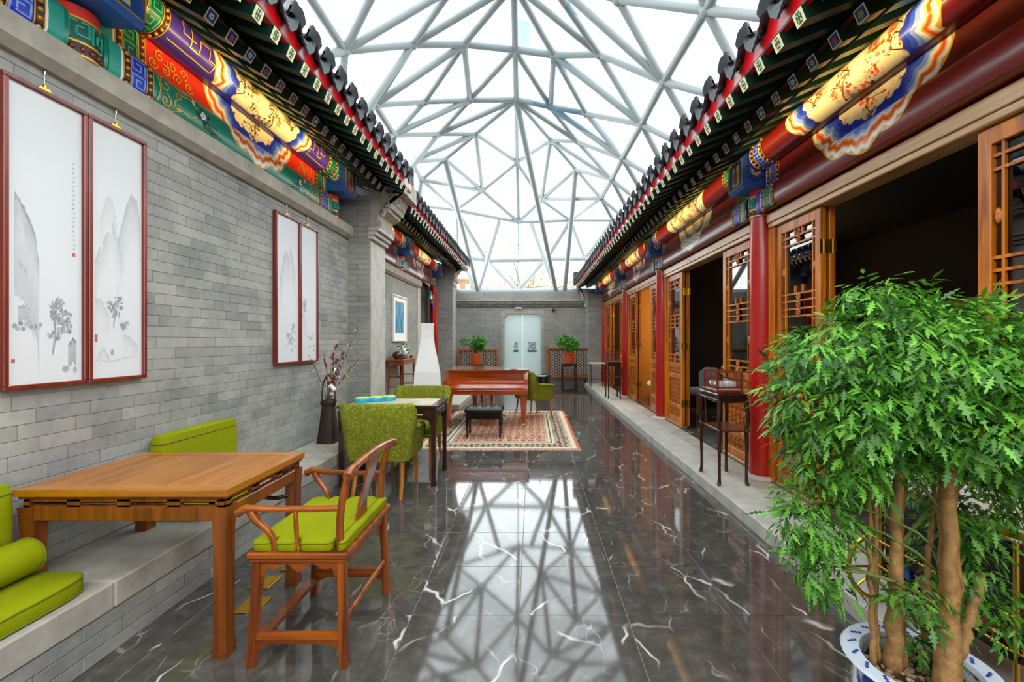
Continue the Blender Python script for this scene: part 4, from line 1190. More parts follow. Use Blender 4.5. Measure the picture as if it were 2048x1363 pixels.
# ------------------------------------------------------------------ carved folding doors
LW, LH = 0.70, 2.42
M_PANEGL = thin_glass('door_glass', '#9a9a94', 2.2, 0.0)
def leaf_meshes():
    out = {}
    fr = MB(); st = .075; d = .025
    fr.box(0, st, -d, d, 0, LH, .004); fr.box(LW - st, LW, -d, d, 0, LH, .004)
    rails = [(0, .09), (.245, .305), (.735, .795), (.905, .975), (LH - .09, LH)]
    for a, b2 in rails: fr.box(st, LW - st, -d, d, a, b2, .004)
    for a, b2 in ((.09, .245), (.305, .735), (.795, .905)):
        for (x0, x1, z0, z1) in ((st, LW - st, a, a + .014), (st, LW - st, b2 - .014, b2), (st, st + .014, a, b2), (LW - st - .014, LW - st, a, b2)):
            fr.box(x0, x1, -.018, .018, z0, z1)
    out['frame'] = fr.mesh('frame', M_WOOD)
    la = MB(); x0, x1, z0, z1 = st, LW - st, .975, LH - .09; t = .016
    def v(x, a, b2): la.box(x - t / 2, x + t / 2, -.004, .014, a, b2)
    def h(z, a, b2): la.box(a, b2, -.003, .013, z - t / 2, z + t / 2)
    i1, i2 = x0 + .055, x1 - .055
    v(i1, z0, z1); v(i2, z0, z1)
    for z in (z0 + .06, z0 + .13, z1 - .06, z1 - .13): h(z, x0, x1)
    zm = (z0 + z1) / 2
    for z in (zm - .10, zm - .035, zm + .035, zm + .10): h(z, x0, x1)
    for (a, b2) in ((z0, z0 + .06), (zm + .10, zm + .17), (z1 - .06, z1)):
        v((i1 + i2) / 2 - .06, a, b2); v((i1 + i2) / 2 + .06, a, b2)
    out['lattice'] = la.mesh('lattice', M_WOOD)
    ro = MB(); cxm = (x0 + x1) / 2
    for z in (z0 + .095, z1 - .095, zm, zm - .068, zm + .068, z0 + .03, z1 - .03):
        for i in range(6):
            a = 2 * PI * i / 6; ro.sphere((cxm + .02 * math.cos(a), .012, z + .02 * math.sin(a)), .013, 6, 4)
    for x in (x0 + .027, x1 - .027):
        for z in (zm + .3, zm - .3, zm + .32, zm - .32): ro.sphere((x, .01, z), .02, 6, 4, (1, .6, 1.6))
    out['rosette'] = ro.mesh('rosette', M_CARVE, 60)
    out['glass_pane'] = MB().box(st, LW - st, -.012, -.006, .975, LH - .09).mesh('glass_pane', M_PANEGL)
    # carved panels
    pn = []
    rnd = random.Random(4)
    for (a, b2, kind) in ((.305, .735, 0), (.09, .245, 1), (.795, .905, 1)):
        g = MB(); g.box(st, LW - st, -.014, .004, a, b2); gm = g.mesh('panel_ground', M_CARVE_BG)
        r = MB(); X0, X1, Z0, Z1 = st + .035, LW - st - .035, a + .03, b2 - .03; tt = .010
        def bx(xa, xb, za, zb_): r.box(min(xa, xb), max(xa, xb), .003, .015, min(za, zb_), max(za, zb_))
        W, Hh = X1 - X0, Z1 - Z0; cx, cz = (X0 + X1) / 2, (Z0 + Z1) / 2
        if kind == 0:
            nx, nz = 5, 5
            for i in range(nx):
                for j in range(nz):
                    ax, az = X0 + W * i / nx, Z0 + Hh * j / nz; bx_, bz_ = ax + W / nx * .8, az + Hh / nz * .8
                    if (i + j) % 2:
                        bx(ax, bx_, az, az + tt); bx(ax, ax + tt, az, bz_); bx(ax, bx_, bz_ - tt, bz_); bx(ax + W / nx * .35, ax + W / nx * 1.15, az + Hh / nz * .36, az + Hh / nz * .36 + tt)
                    else:
                        bx(bx_ - tt, bx_, az, bz_); bx(ax, bx_, az + Hh / nz * .4, az + Hh / nz * .4 + tt); bx(ax + W / nx * .3, ax + W / nx * .3 + tt, az - Hh / nz * .2, bz_)
            for (sx, sz) in ((-.28, 0), (.28, 0), (0, .3), (0, -.3), (0, 0)): r.sphere((cx + sx * W, .008, cz + sz * Hh), .022, 8, 5, (1, .5, 1))
        else:
            for k in range(-2, 3):
                c = cx + k * W * .2; hh = Hh * .5
                bx(c - .035, c + .035, cz + hh - tt, cz + hh); bx(c - .035, c - .035 + tt, cz - hh, cz + hh); bx(c - .035, c + .02, cz - hh, cz - hh + tt); bx(c + .02, c + .02 + tt, cz - hh, cz + .1 * hh)
                bx(c - .01, c + .02, cz, cz + tt)
                r.sphere((c + .045, .006, cz), .012, 6, 4)
        pn.append((gm, r.mesh('carving', M_CARVE)))
    out['panels'] = pn
    hg = MB()
    hg.box(-.001, .001, -.03, .03, -.05, .05); hg.tube([(0, .026, -.05), (0, .026, .05)], .007, 8)
    out['hinge'] = MB().box(-.0015, .0015, -.03, .034, -.055, .055).cyl((-.002, .0, -.056), (-.002, .0, .056), .006, .006, 8).mesh('hinge', M_BRASS)
    return out
LM = leaf_meshes()
door_no = [1]
def leaf(label, y0, x, z=.13, width=LW, rot=0.0, hinges=()):
    door_no[0] += 1
    r = root('door_%d' % door_no[0], label, 'door', (x, y0, z), PI / 2 + rot, kind='structure')
    k = width / LW
    r.scale = (k, 1, 1)
    for nm in ('frame', 'lattice', 'rosette', 'glass_pane'): inst(LM[nm], nm, r)
    for gm, rm in LM['panels']:
        g = inst(gm, 'carved_panel', r); inst(rm, 'carving', g)
    for (hx, hz) in hinges: inst(LM['hinge'], 'hinge', r, (hx, 0, hz))
    return r
XD = 2.36
bn = ['nearest', 'second', 'third', 'farthest']
for i, (a, b2) in enumerate(BAY_R):
    y0, y1 = a + .13, b2 - .13; span = y1 - y0 - .2; w = span / 4
    hz = ((-.002, .35), (-.002, 1.25), (-.002, 2.1))
    leaf('carved teak lattice door leaf on the viewer side of the %s bay' % bn[i], y0 + .1, XD, width=w)
    leaf('carved teak lattice door leaf beside the %s red column' % ['first', 'second', 'third', 'fourth'][i], y1 - .1 - w, XD, width=w, hinges=hz)
    leaf('teak door leaf folded flat behind the far leaf of the %s bay' % bn[i], y1 - .1 - w, XD + .075, width=w, hinges=hz)
    leaf('teak door leaf folded flat behind the viewer side leaf of the %s bay' % bn[i], y0 + .1, XD + .075, width=w)
    f = root('door_frame', 'teak door frame of the %s bay' % bn[i], 'door frame', kind='structure')
    MB().box(2.30, 2.46, y0, y1, 2.555, 2.69, .006).build('lintel', M_WOOD_Y, f)
    MB().box(2.285, 2.30, y0, y1, 2.60, 2.69, .004).build('lintel_face', M_WOOD_Y, f)
    for (p, q) in ((y0 - .04, y0 + .09), (y1 - .09, y1 + .04)): MB().box(2.315, 2.44, p, q, .10, 2.555, .005).build('jamb', M_WOOD, f)
    MB().box(2.40, 2.54, y0, y1, 2.69, 3.5).build('head_wall', M_BOARD, f)
    MB().box(2.325, 2.42, y0 + .09, y0 + .09 + w, .10, .128, .004).build('threshold', M_WOOD_Y, f)
    MB().box(2.325, 2.42, y1 - .09 - w, y1 - .09, .10, .128, .004).build('threshold', M_WOOD_Y, f)

# ------------------------------------------------------------------ rooms behind the doors
rm = root('room_right', 'dim dining rooms behind the carved doors', 'room', kind='structure')
mb = MB().box(2.30, 6.2, -0.6, 14.6, -0.05, 0.10).build('floor_slab', M_FLOOR, rm)
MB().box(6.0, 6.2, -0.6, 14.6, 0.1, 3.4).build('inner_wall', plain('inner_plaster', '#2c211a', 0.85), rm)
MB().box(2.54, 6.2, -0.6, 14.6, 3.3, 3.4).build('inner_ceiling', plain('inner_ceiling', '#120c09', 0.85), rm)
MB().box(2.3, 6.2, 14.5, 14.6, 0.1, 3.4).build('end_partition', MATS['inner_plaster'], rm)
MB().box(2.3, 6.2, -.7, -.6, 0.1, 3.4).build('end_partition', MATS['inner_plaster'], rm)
MB().box(3.05, 6.0, 9.0, 9.08, 0.1, 3.3).build('cross_partition', MATS['inner_plaster'], rm)  # placed to keep the third room's lamp light out of the second bay
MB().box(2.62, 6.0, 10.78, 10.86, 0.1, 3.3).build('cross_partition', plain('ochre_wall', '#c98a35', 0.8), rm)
def room_lamp(label, x, y, z, power, col):
    r = root('room_lamp', label, 'lamp', (x, y, z))
    MB().lathe([(.05, .10), (.13, .0), (.14, -.12), (.10, -.2), (.03, -.21)], 20).build('shade', emis('warm_shade', '#ffcf80', 3.0), r, 60)
    MB().cyl((0, 0, .1), (0, 0, 3.3 - z), .008, .008, 6).build('cord', M_BLACK, r)
    d = bpy.data.lights.new('lamp_light', 'POINT'); d.energy = power; d.color = col; d.shadow_soft_size = .15
    o = bpy.data.objects.new('lamp_light', d); COL.objects.link(o); o.parent = r; o.location = (0, 0, -.35)
room_lamp('added unseen hanging lamp that brightens the nearest room', 4.2, 2.6, 2.7, 3, (1, .7, .4))  # added lamp so the beige screen shows in the dark
room_lamp('added unseen hanging lamp that brightens the second room', 4.6, 7.4, 2.75, 3, (1, .75, .5))  # added lamp, lights the grey dining chair beyond the doorway
room_lamp('warm hanging lamp inside the third room', 4.0, 9.6, 2.6, 70, (1, .66, .3))
room_lamp('warm hanging lamp inside the farthest room', 3.8, 12.8, 2.6, 60, (1, .66, .3))
# folding partition screen seen in the dark of the nearest room
ps = root('room_screen', 'beige folding screen standing in the dark nearest room', 'screen', (4.9, 3.6, .10))
for k in range(5):
    MB().box(-.02, .02, -1.5 + .62 * k, -.9 + .62 * k, 0, 1.85, .008).build('screen_panel', plain('beige_screen', '#b59d7d', .8), ps)

def dining_chair(label, x, y, rz, col):
    r = root('dining_chair', label, 'chair', (x, y, .10), rz)
    m = plain('chair_fabric_' + col[1:], col, .9, var=.1, scale=60, bmp=.2, bscale=200)
    MB().box(-.25, .25, -.24, .26, .36, .48, .035).build('seat', m, r, 50)
    pts = []
    mb = MB(); n = 14
    for i in range(n + 1):
        t = -1.15 + 2.3 * i / n
        for (rad, z) in ((.28, .40), (.30, .86), (.235, .86), (.225, .46)):
            mb.v.append((rad * math.sin(t), -rad * math.cos(t) + .02, z - (.10 * max(0, abs(t) - .75) / .4 if z > .8 else 0)))
    for i in range(n):
        for k in range(4):
            a = 4 * i + k; b2 = 4 * i + (k + 1) % 4
            mb.f.append((a, b2, b2 + 4, a + 4)); mb.mi.append(0)
    mb.f.append((0, 1, 2, 3)); mb.f.append((4 * n + 3, 4 * n + 2, 4 * n + 1, 4 * n)); mb.mi += [0, 0]
    mb.build('backrest', m, r, 50)
    for sx in (-1, 1):
        for sy in (-1, 1): MB().tube([(sx * .20, sy * .19, .37), (sx * .23, sy * .22, 0)], [.022, .013], 8).build('leg', M_WOOD, r, 60)
    return r
def room_table(label, x, y, w, l, col):
    r = root('dining_table', label, 'table', (x, y, .10))
    MB().box(-w / 2, w / 2, -l / 2, l / 2, .70, .74, .01).build('tabletop', plain('table_top_' + col[1:], col, .4), r)
    for sx in (-1, 1):
        for sy in (-1, 1): MB().box(sx * (w / 2 - .06) - .03, sx * (w / 2 - .06) + .03, sy * (l / 2 - .06) - .03, sy * (l / 2 - .06) + .03, 0, .70, .006).build('leg', MATS['walnut'] if 'walnut' in MATS else M_DARK, r)
dining_chair('grey tub dining chair inside the second bay doorway', 3.17, 8.25, PI * .55, '#b9bbbe')
room_table('pale dining table behind the grey tub chair', 4.1, 8.2, .8, 1.0, '#cfc4b4')
dining_chair('white covered dining chair inside the third bay doorway', 2.85, 9.62, PI * .6, '#d7d7d2')
room_table('white clothed table inside the third bay doorway', 3.5, 10.2, .6, .8, '#e3e1da')
dining_chair('grey tub dining chair deep inside the third room', 4.4, 10.0, -PI * .5, '#7d8084')
# ------------------------------------------------------------------ furniture materials
M_TEAK = wood('table_teak_x', '#804108', '#b8720f', 'y', .6, .28, .35)
M_TEAK_Z = wood('table_teak_z', '#55260a', '#8a460c', 'z', .8, .3, .35)
M_ROSE = wood('rosewood_arm', '#5e2606', '#a2520e', 'z', 1.0, .3, .3)
M_ROSE_X = wood('rosewood_arm_x', '#5e2606', '#a2520e', 'x', 1.0, .3, .3)
M_WALNUT = wood('walnut', '#1f0d0a', '#3a1a13', 'z', 1.0, .25, .4)
M_LIME = plain('lime_cushion', '#888e00', .85, var=.06, scale=40, bmp=.15, bscale=300, spec=.15)
M_LIME_P = plain('lime_piping', '#6c7204', .8)
def chenille():
    m, N, L, b = newmat('olive_chenille'); v = coords(N, L)
    n = noise(N, L, v, 55, 4, .85); n2 = noise(N, L, v, 7, 3)
    c = ramp(N, L, n, [(.3, lin('#454805')), (.52, lin('#767a18')), (.72, lin('#bdbd70'))])
    c = mixc(N, L, .25, c, ramp(N, L, n2, [(.3, lin('#5d610a')), (.7, lin('#8f932a'))]))
    L.new(c, b.inputs['Base Color']); b.inputs['Roughness'].default_value = .9; setin(b, 'Specular IOR Level', .15)
    bump(N, L, b, n, .5, .004); return m
M_CHEN = chenille()

def cushion(name, label, x0, x1, y0, y1, z0, z1, rot=(0, 0, 0), pivot=None, b=.03, cat='cushion', group=None):
    cx, cyy, cz = (x0 + x1) / 2, (y0 + y1) / 2, z0
    r = root(name, label, cat, (cx, cyy, cz)); r.rotation_euler = rot
    if group: r['group'] = group
    w, d, h = (x1 - x0) / 2, (y1 - y0) / 2, (z1 - z0)
    # pillowed box by superellipse rings
    mb = MB(); n = 40; rings = [(0.0, .90), (.10, .97), (.3, 1.0), (.7, 1.0), (.9, .97), (1.0, .88), (1.02, .5), (1.03, .02)]
    def rr(s, z):
        vs = []
        for i in range(n):
            t = 2 * PI * i / n; c, sn = math.cos(t), math.sin(t); e = .28
            vs.append((math.copysign(abs(c) ** e, c) * (w - (1 - s) * .12 * min(1, w / .3)) if s > .6 else math.copysign(abs(c) ** e, c) * w * s,
                       math.copysign(abs(sn) ** e, sn) * (d - (1 - s) * .12 * min(1, d / .3)) if s > .6 else math.copysign(abs(sn) ** e, sn) * d * s, z))
        return vs
    for (z, s) in rings: mb.v += rr(s, z * h)
    k = len(rings)
    for i in range(k - 1):
        for j in range(n):
            mb.f.append((i * n + j, i * n + (j + 1) % n, (i + 1) * n + (j + 1) % n, (i + 1) * n + j)); mb.mi.append(0)
    mb.f.append(tuple(range(n - 1, -1, -1))); mb.mi.append(0); mb.f.append(tuple((k - 1) * n + j for j in range(n))); mb.mi.append(0)
    mb.build('pad', M_LIME, r, 60)
    for zz in (.12, .9):
        pts = rr(.985, zz * h)
        MB().tube(pts, .004, 5, closed=True).build('piping', M_LIME_P, r, 180)
    return r

# ------------------------------------------------------------------ foreground teak table
t = root('teak_table', 'golden teak table with slotted apron in front of the green bench cushions', 'table', (-1.885, 2.352, 0))
hx, hy, H1 = .49, .342, .78
top = MB(); top.box(-hx + .075, hx - .075, -hy + .075, hy - .075, H1 - .02, H1 - .001); top.build('top_panel', M_TEAK, t)
fr = MB()
def mitre(a, b2, c, d_): # quad strip as thick board
    z0, z1 = H1 - .032, H1
    fr.add([(p[0], p[1], z) for z in (z0, z1) for p in (a, b2, c, d_)], [(3, 2, 1, 0), (4, 5, 6, 7), (0, 1, 5, 4), (1, 2, 6, 5), (2, 3, 7, 6), (3, 0, 4, 7)])
ix, iy = hx - .075, hy - .075
for (m_, pts) in (('y', ((-hx, -hy), (hx, -hy), (ix, -iy), (-ix, -iy))), ('y', ((hx, hy), (-hx, hy), (-ix, iy), (ix, iy))), ('x', ((hx, -hy), (hx, hy), (ix, iy), (ix, -iy))), ('x', ((-hx, hy), (-hx, -hy), (-ix, -iy), (-ix, iy)))):
    fr = MB(); mitre(*pts); fr.build('top_frame', wood('table_teak_f' + m_, '#8a4c06', '#b87614', 'x' if m_ == 'y' else 'y', .7, .28, .35), t)
MB().box(-hx + .008, hx - .008, -hy + .008, hy - .008, H1 - .048, H1 - .032, .006).build('top_moulding', M_TEAK_Z, t)
# recessed waist with slots: posts and bars leave open slots
wa = MB(); zA, zB = H1 - .085, H1 - .048; wx, wy = hx - .028, hy - .028
for s in (-1, 1):
    wa.box(-wx, wx, s * wy - .01, s * wy + .01, zB - .012, zB); wa.box(-wx, wx, s * wy - .01, s * wy + .01, zA, zA + .008)
    for k in range(5):
        c = -wx + 2 * wx * k / 4; wa.box(max(c - .03, -wx), min(c + .03, wx), s * wy - .01, s * wy + .01, zA, zB)
    wa.box(s * wx - .01, s * wx + .01, -wy, wy, zB - .012, zB); wa.box(s * wx - .01, s * wx + .01, -wy, wy, zA, zA + .008)
    for k in range(4):
        c = -wy + 2 * wy * k / 3; wa.box(s * wx - .01, s * wx + .01, max(c - .03, -wy), min(c + .03, wy), zA, zB)
wa.build('slotted_waist', M_TEAK_Z, t)
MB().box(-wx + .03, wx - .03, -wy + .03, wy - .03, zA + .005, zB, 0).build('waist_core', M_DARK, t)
ap = MB()
for s in (-1, 1):
    ap.box(-hx + .015, hx - .015, s * (hy - .028) - .014, s * (hy - .028) + .014, H1 - .15, H1 - .085, .005)
    ap.box(s * (hx - .028) - .014, s * (hx - .028) + .014, -hy + .015, hy - .015, H1 - .15, H1 - .085, .005)
ap.build('apron', M_TEAK_Z, t)
for sx in (-1, 1):
    for sy in (-1, 1):
        zb = 0.0 if sx > 0 else .332
        cx, cyy = sx * (hx - .045), sy * (hy - .045); w0 = .031
        mb = MB()
        for (za, zb_, wa_, wb2) in ((zb, zb + .035, w0 * 1.12, w0 * 1.06), (zb + .035, zb + .09, w0 * 1.06, w0 * .93), (zb + .09, H1 - .19, w0 * .93, w0 * 1.0), (H1 - .19, H1 - .085, w0 * 1.0, w0 * 1.18)):
            mb.add([(cx + i * w, cyy + j * w, z) for (z, w) in ((za, wa_), (zb_, wb2)) for (i, j) in ((-1, -1), (1, -1), (1, 1), (-1, 1))], [(3, 2, 1, 0), (4, 5, 6, 7), (0, 1, 5, 4), (1, 2, 6, 5), (2, 3, 7, 6), (3, 0, 4, 7)])
        mb.build('leg', M_TEAK_Z, t)
for s in (-1, 1):   # curved giant-arm braces
    MB().tube(bez((hx - .05, s * (hy - .05), H1 - .24), (hx - .12, s * (hy - .12), H1 - .25), (hx - .16, s * (hy - .16), H1 - .25), (hx - .24, s * (hy - .22), H1 - .09), 8), .013, 8).build('brace', M_WALNUT, t, 60)

# bench cushions on the ledge
cushion('seat_cushion', 'large lime green seat cushion on the ledge in the lower corner', -2.44, -2.0, 1.1, 2.015, .331, .41)
cushion('seat_cushion', 'lime green seat cushion on the ledge behind the teak table', -2.46, -2.03, 2.76, 3.2, .331, .39)
cb = root('bolster_cushion', 'round lime green bolster lying on the seat cushion', 'cushion', (-2.27, 1.77, .495))
MB().lathe([(.02, -.33), (.065, -.33), (.077, -.318), (.08, -.29), (.08, .19), (.077, .218), (.065, .23), (.02, .23)], 28).build('pad', M_LIME, cb, 60)
for z in (-.31, .21): MB().tube([(.0795 * math.cos(a), .0795 * math.sin(a), z) for a in [2 * PI * i / 28 for i in range(28)]], .004, 5, closed=True).build('piping', M_LIME_P, cb, 180)
cb.rotation_euler = (-PI / 2, 0, 0)
cushion('back_cushion', 'lime green back cushion leaning on the wall beside the bolster', -2.47, -2.36, 1.5, 2.015, .42, .81)
cushion('back_cushion', 'lime green back cushion standing behind the far edge of the teak table', -2.455, -2.345, 2.80, 3.52, .392, .845)

# ------------------------------------------------------------------ rosewood armchair
ac = root('wooden_armchair', 'carved wooden armchair with lime green cushion beside the teak table', 'chair', (-1.052, 2.262, 0))
fx, bx2, sy_ = -.19, .19, .27
def legm(p0, p1, w0, w1): return MB().bar(p0, p1, w0, w0, (0, 1, 0), w1, w1)
for sx, px in ((-1, fx), (1, bx2)):
    for sy in (-1, 1):
        legm((px + sx * .018, sy * (sy_ + .015), 0), (px, sy * sy_, .475), .036, .032).build('leg', M_ROSE, ac)
mb = MB(); mb.box(fx - .035, bx2 + .035, -sy_ - .035, sy_ + .035, .485, .515, .006); mb.build('seat_frame', M_ROSE_X, ac)
MB().box(fx - .024, bx2 + .024, -sy_ - .024, sy_ + .024, .468, .487, .004).build('seat_moulding', M_ROSE_X, ac)
# scalloped apron pieces between the legs
def scallop(w, axis, off, nm='scalloped_apron'):
    n = 24; low = []
    for i in range(n + 1):
        u = -1 + 2 * i / n; dpt = .028 + .014 * (1 if abs(u) < .25 else 0) * math.cos(u * 2 * PI) + .012 * math.cos(u * 3 * PI) + (.14 * max(0, (abs(u) - .82) / .18) ** 1.5)
        low.append((u * w, .47 - dpt))
    poly = low + [(w, .472), (-w, .472)]
    MB().prism(poly, axis, off - .008, off + .008).build(nm, M_ROSE_X, ac)
for s in (-1, 1): scallop(bx2 - .014, 'y', s * sy_)
scallop(sy_ - .014, 'x', fx)
MB().box(bx2 - .008, bx2 + .008, -sy_, sy_, .43, .47).build('back_apron', M_ROSE_X, ac)
for s in (-1, 1):
    MB().bar((fx - .012, s * (sy_ + .011), .135), (bx2 + .012, s * (sy_ + .011), .135), .022, .03).build('side_stretcher', M_ROSE_X, ac)
    MB().prism([(fx, .12), (bx2, .12), (bx2, .075), (bx2 - .03, .085), (bx2 - .06, .1), (fx + .06, .1), (fx + .03, .085), (fx, .075)], 'y', s * (sy_ + .011) - .006, s * (sy_ + .011) + .006).build('stretcher_apron', M_ROSE_X, ac)
MB().bar((fx - .015, -sy_, .09), (fx - .015, sy_, .09), .05, .022).build('footrest', M_ROSE, ac)
MB().tube([(bx2 + .012, -sy_ - .005, .205), (bx2 + .012, sy_ + .005, .205)], .014, 8).build('back_stretcher', M_ROSE, ac, 60)
for s in (-1, 1):
    # back post, curving up to the crest
    MB().tube(bez((bx2 - .005, s * sy_, .515), (bx2 - .02, s * sy_, .66), (bx2 + .0, s * sy_, .76), (bx2 + .035, s * sy_, .875), 10), [.017] * 11, 10).build('back_post', M_ROSE, ac, 60)
    # arm
    MB().tube([(fx - .075, s * (sy_ + .03), .690), (fx - .04, s * (sy_ + .025), .712), (fx + .04, s * (sy_ + .012), .705), (bx2 * .3, s * sy_, .70), (bx2 - .01, s * sy_, .705)], [.019, .018, .015, .014, .014], 10).build('arm_rail', M_ROSE_X, ac, 60)
    MB().tube(bez((fx - .02, s * (sy_ + .02), .70), (fx + .0, s * (sy_ + .02), .63), (fx + .075, s * sy_, .62), (fx + .075, s * (sy_ - .005), .515), 10), [.020, .019, .018, .017, .016, .015, .014, .014, .014, .014, .014], 8).build('arm_support', M_ROSE, ac, 60)
    MB().tube(bez((fx + .17, s * (sy_ + .005), .70), (fx + .185, s * (sy_ + .02), .64), (fx + .165, s * (sy_ - .01), .57), (fx + .185, s * sy_, .515), 8), [.009, .010, .011, .011, .011, .010, .009, .009, .009], 8).build('spindle', M_ROSE, ac, 60)
MB().tube([(bx2 + .05, -sy_ - .06, .862), (bx2 + .045, -sy_ - .02, .878), (bx2 + .05, -sy_ * .5, .893), (bx2 + .055, 0, .90), (bx2 + .05, sy_ * .5, .893), (bx2 + .045, sy_ + .02, .878), (bx2 + .05, sy_ + .06, .862)], [.022, .018, .017, .018, .017, .018, .022], 10).build('crest_rail', M_ROSE, ac, 60)
mb = MB(); prev = None
sp = bez((bx2 - .01, 0, .515), (bx2 - .04, 0, .64), (bx2 + .03, 0, .74), (bx2 + .05, 0, .89), 10)
vsl = []
for i, p in enumerate(sp):
    w = .058 + .012 * math.cos(i / 10 * 2 * PI)
    vsl += [(p.x - .006, -w, p.z), (p.x - .006, w, p.z), (p.x + .006, w, p.z), (p.x + .006, -w, p.z)]
mb.add(vsl, [(4 * i + k, 4 * i + (k + 1) % 4, 4 * i + 4 + (k + 1) % 4, 4 * i + 4 + k) for i in range(10) for k in range(4)] + [(3, 2, 1, 0), (40, 41, 42, 43)])
mb.build('splat', M_ROSE, ac, 60)
# cushion with lobes fitting round the supports
cu = MB(); outl = []
def lobes(x0, x1, cuts, y, sg):
    xs = [x0] + cuts + [x1]; pts = []
    for a, b2 in zip(xs[:-1], xs[1:]):
        g = .010; r = .022
        pts += [(a + g, y - sg * .045), (a + g, y - sg * r), (a + g + r * .3, y - sg * r * .3), (a + g + r, y), (b2 - g - r, y), (b2 - g - r * .3, y - sg * r * .3), (b2 - g, y - sg * r), (b2 - g, y - sg * .045)]
    return pts
yc_ = sy_ + .022
nearp = lobes(fx - .03, bx2 + .03, [fx + .075, fx + .185, bx2 - .03], -yc_, -1)
farp = lobes(fx - .03, bx2 + .03, [fx + .075, fx + .185, bx2 - .03], yc_, 1)
outl = nearp + farp[::-1]
n = len(outl)
cxm = sum(p[0] for p in outl) / n; cym = 0
vs = []
for (z, k) in ((.516, .985), (.522, 1.0), (.552, 1.0), (.560, .985), (.564, .9)):
    vs += [(cxm + (p[0] - cxm) * k, p[1] * k, z) for p in outl]
cu.add(vs, [(r * n + i, r * n + (i + 1) % n, (r + 1) * n + (i + 1) % n, (r + 1) * n + i) for r in range(4) for i in range(n)] + [tuple(range(n - 1, -1, -1)), tuple(4 * n + i for i in range(n))])
cu.build('seat_cushion', M_LIME, ac, 50)
MB().tube([(cxm + (p[0] - cxm) * 1.003, p[1] * 1.003, .553) for p in outl], .003, 5, closed=True).build('piping', M_LIME_P, ac, 180)

# ------------------------------------------------------------------ brass floor plates
bp = [(-1.545, 2.43), (-1.62, 2.66), (-1.535, 2.86), (-1.60, 3.06)]
lab = ['largest brass floor plate next to the teak table leg', 'brass floor plate half hidden behind the teak table leg', 'brass floor plate seen left of the armchair leg', 'small far brass floor plate near the ledge']
for (x, y), l in zip(bp, lab):
    p = root('floor_plate', l, 'floor plate', (x, y, 0), group='brass plates set on the floor')
    MB().box(-.065, .065, -.075, .075, .0, .008, .003).build('plate', M_BRASS, p); MB().box(-.05, .05, -.06, .06, .008, .0095).build('lid', plain('brass_brushed', '#c9a23c', .4, metal=.9), p)

# ------------------------------------------------------------------ dark table with stone inset
t2 = root('dark_table', 'dark wooden table with pale inset top between two olive armchairs', 'table', (-1.46, 4.71, 0))
hx, hy, H2 = .50, .31, .81
MB().box(-hx + .07, hx - .07, -hy + .07, hy - .07, H2 - .02, H2 + .001).build('inset_top', plain('cream_marble', '#cdc3a4', .25, var=.18, scale=9), t2)
for (m_, x0, x1, y0, y1) in (('x', -hx, hx, -hy, -hy + .07), ('x', -hx, hx, hy - .07, hy), ('y', -hx, -hx + .07, -hy + .07, hy - .07), ('y', hx - .07, hx, -hy + .07, hy - .07)):
    MB().box(x0, x1, y0, y1, H2 - .028, H2, .003).build('top_frame', wood('walnut_' + m_, '#200d0b', '#3c1a15', m_, 1, .2, .5), t2)
MB().box(-hx + .02, hx - .02, -hy + .02, hy - .02, H2 - .05, H2 - .028).build('waist', M_WALNUT, t2)
wa = MB()
for s in (-1, 1):
    wa.box(-hx + .01, hx - .01, s * (hy - .025) - .012, s * (hy - .025) + .012, H2 - .125, H2 - .05, .004); wa.box(s * (hx - .025) - .012, s * (hx - .025) + .012, -hy + .01, hy - .01, H2 - .125, H2 - .05, .004)
wa.build('apron', M_WALNUT, t2)
for sx in (-1, 1): MB().box(sx * .28 - .08, sx * .28 + .08, -hy + .009, -hy + .013, H2 - .095, H2 - .085).build('inlay', M_CREAM, t2)
for sx in (-1, 1):
    for sy in (-1, 1):
        cx, cyy = sx * (hx - .035), sy * (hy - .035); mb = MB()
        for (za, zb_, a, b2) in ((0, .03, .027, .024), (.03, .08, .024, .020), (.08, H2 - .16, .020, .023), (H2 - .16, H2 - .05, .023, .030)):
            mb.add([(cx + i * w, cyy + j * w, z) for (z, w) in ((za, a), (zb_, b2)) for (i, j) in ((-1, -1), (1, -1), (1, 1), (-1, 1))], [(3, 2, 1, 0), (4, 5, 6, 7), (0, 1, 5, 4), (1, 2, 6, 5), (2, 3, 7, 6), (3, 0, 4, 7)])
        mb.build('leg', M_WALNUT, t2)
        MB().prism([(cx - sx * .02, H2 - .12), (cx - sx * .12, H2 - .12), (cx - sx * .12, H2 - .14), (cx - sx * .05, H2 - .15), (cx - sx * .04, H2 - .2), (cx - sx * .02, H2 - .2)], 'y', cyy - .008, cyy + .008).build('spandrel', M_WALNUT, t2)
bx = root('gift_box', 'flat three lobed aqua and lime green gift box on the dark table', 'box', (-1.70, 4.72, H2 + .001), .15)
M_AQ = plain('aqua_paper', '#2fa6c8', .5); M_LG = plain('lime_paper', '#b9cf5a', .5)
for k, (x, y) in enumerate(((-.11, -.05), (.02, .0), (.14, .06))):
    q = MB().lathe([(.05, 0), (.075, .0), (.082, .03), (.08, .045), (.02, .04)], 8, (x, y, 0)).build('tray', M_AQ, bx)
    MB().lathe([(.02, .04), (.078, .046), (.06, .056), (.01, .06)], 8, (x, y, 0)).build('lid', M_LG, bx)

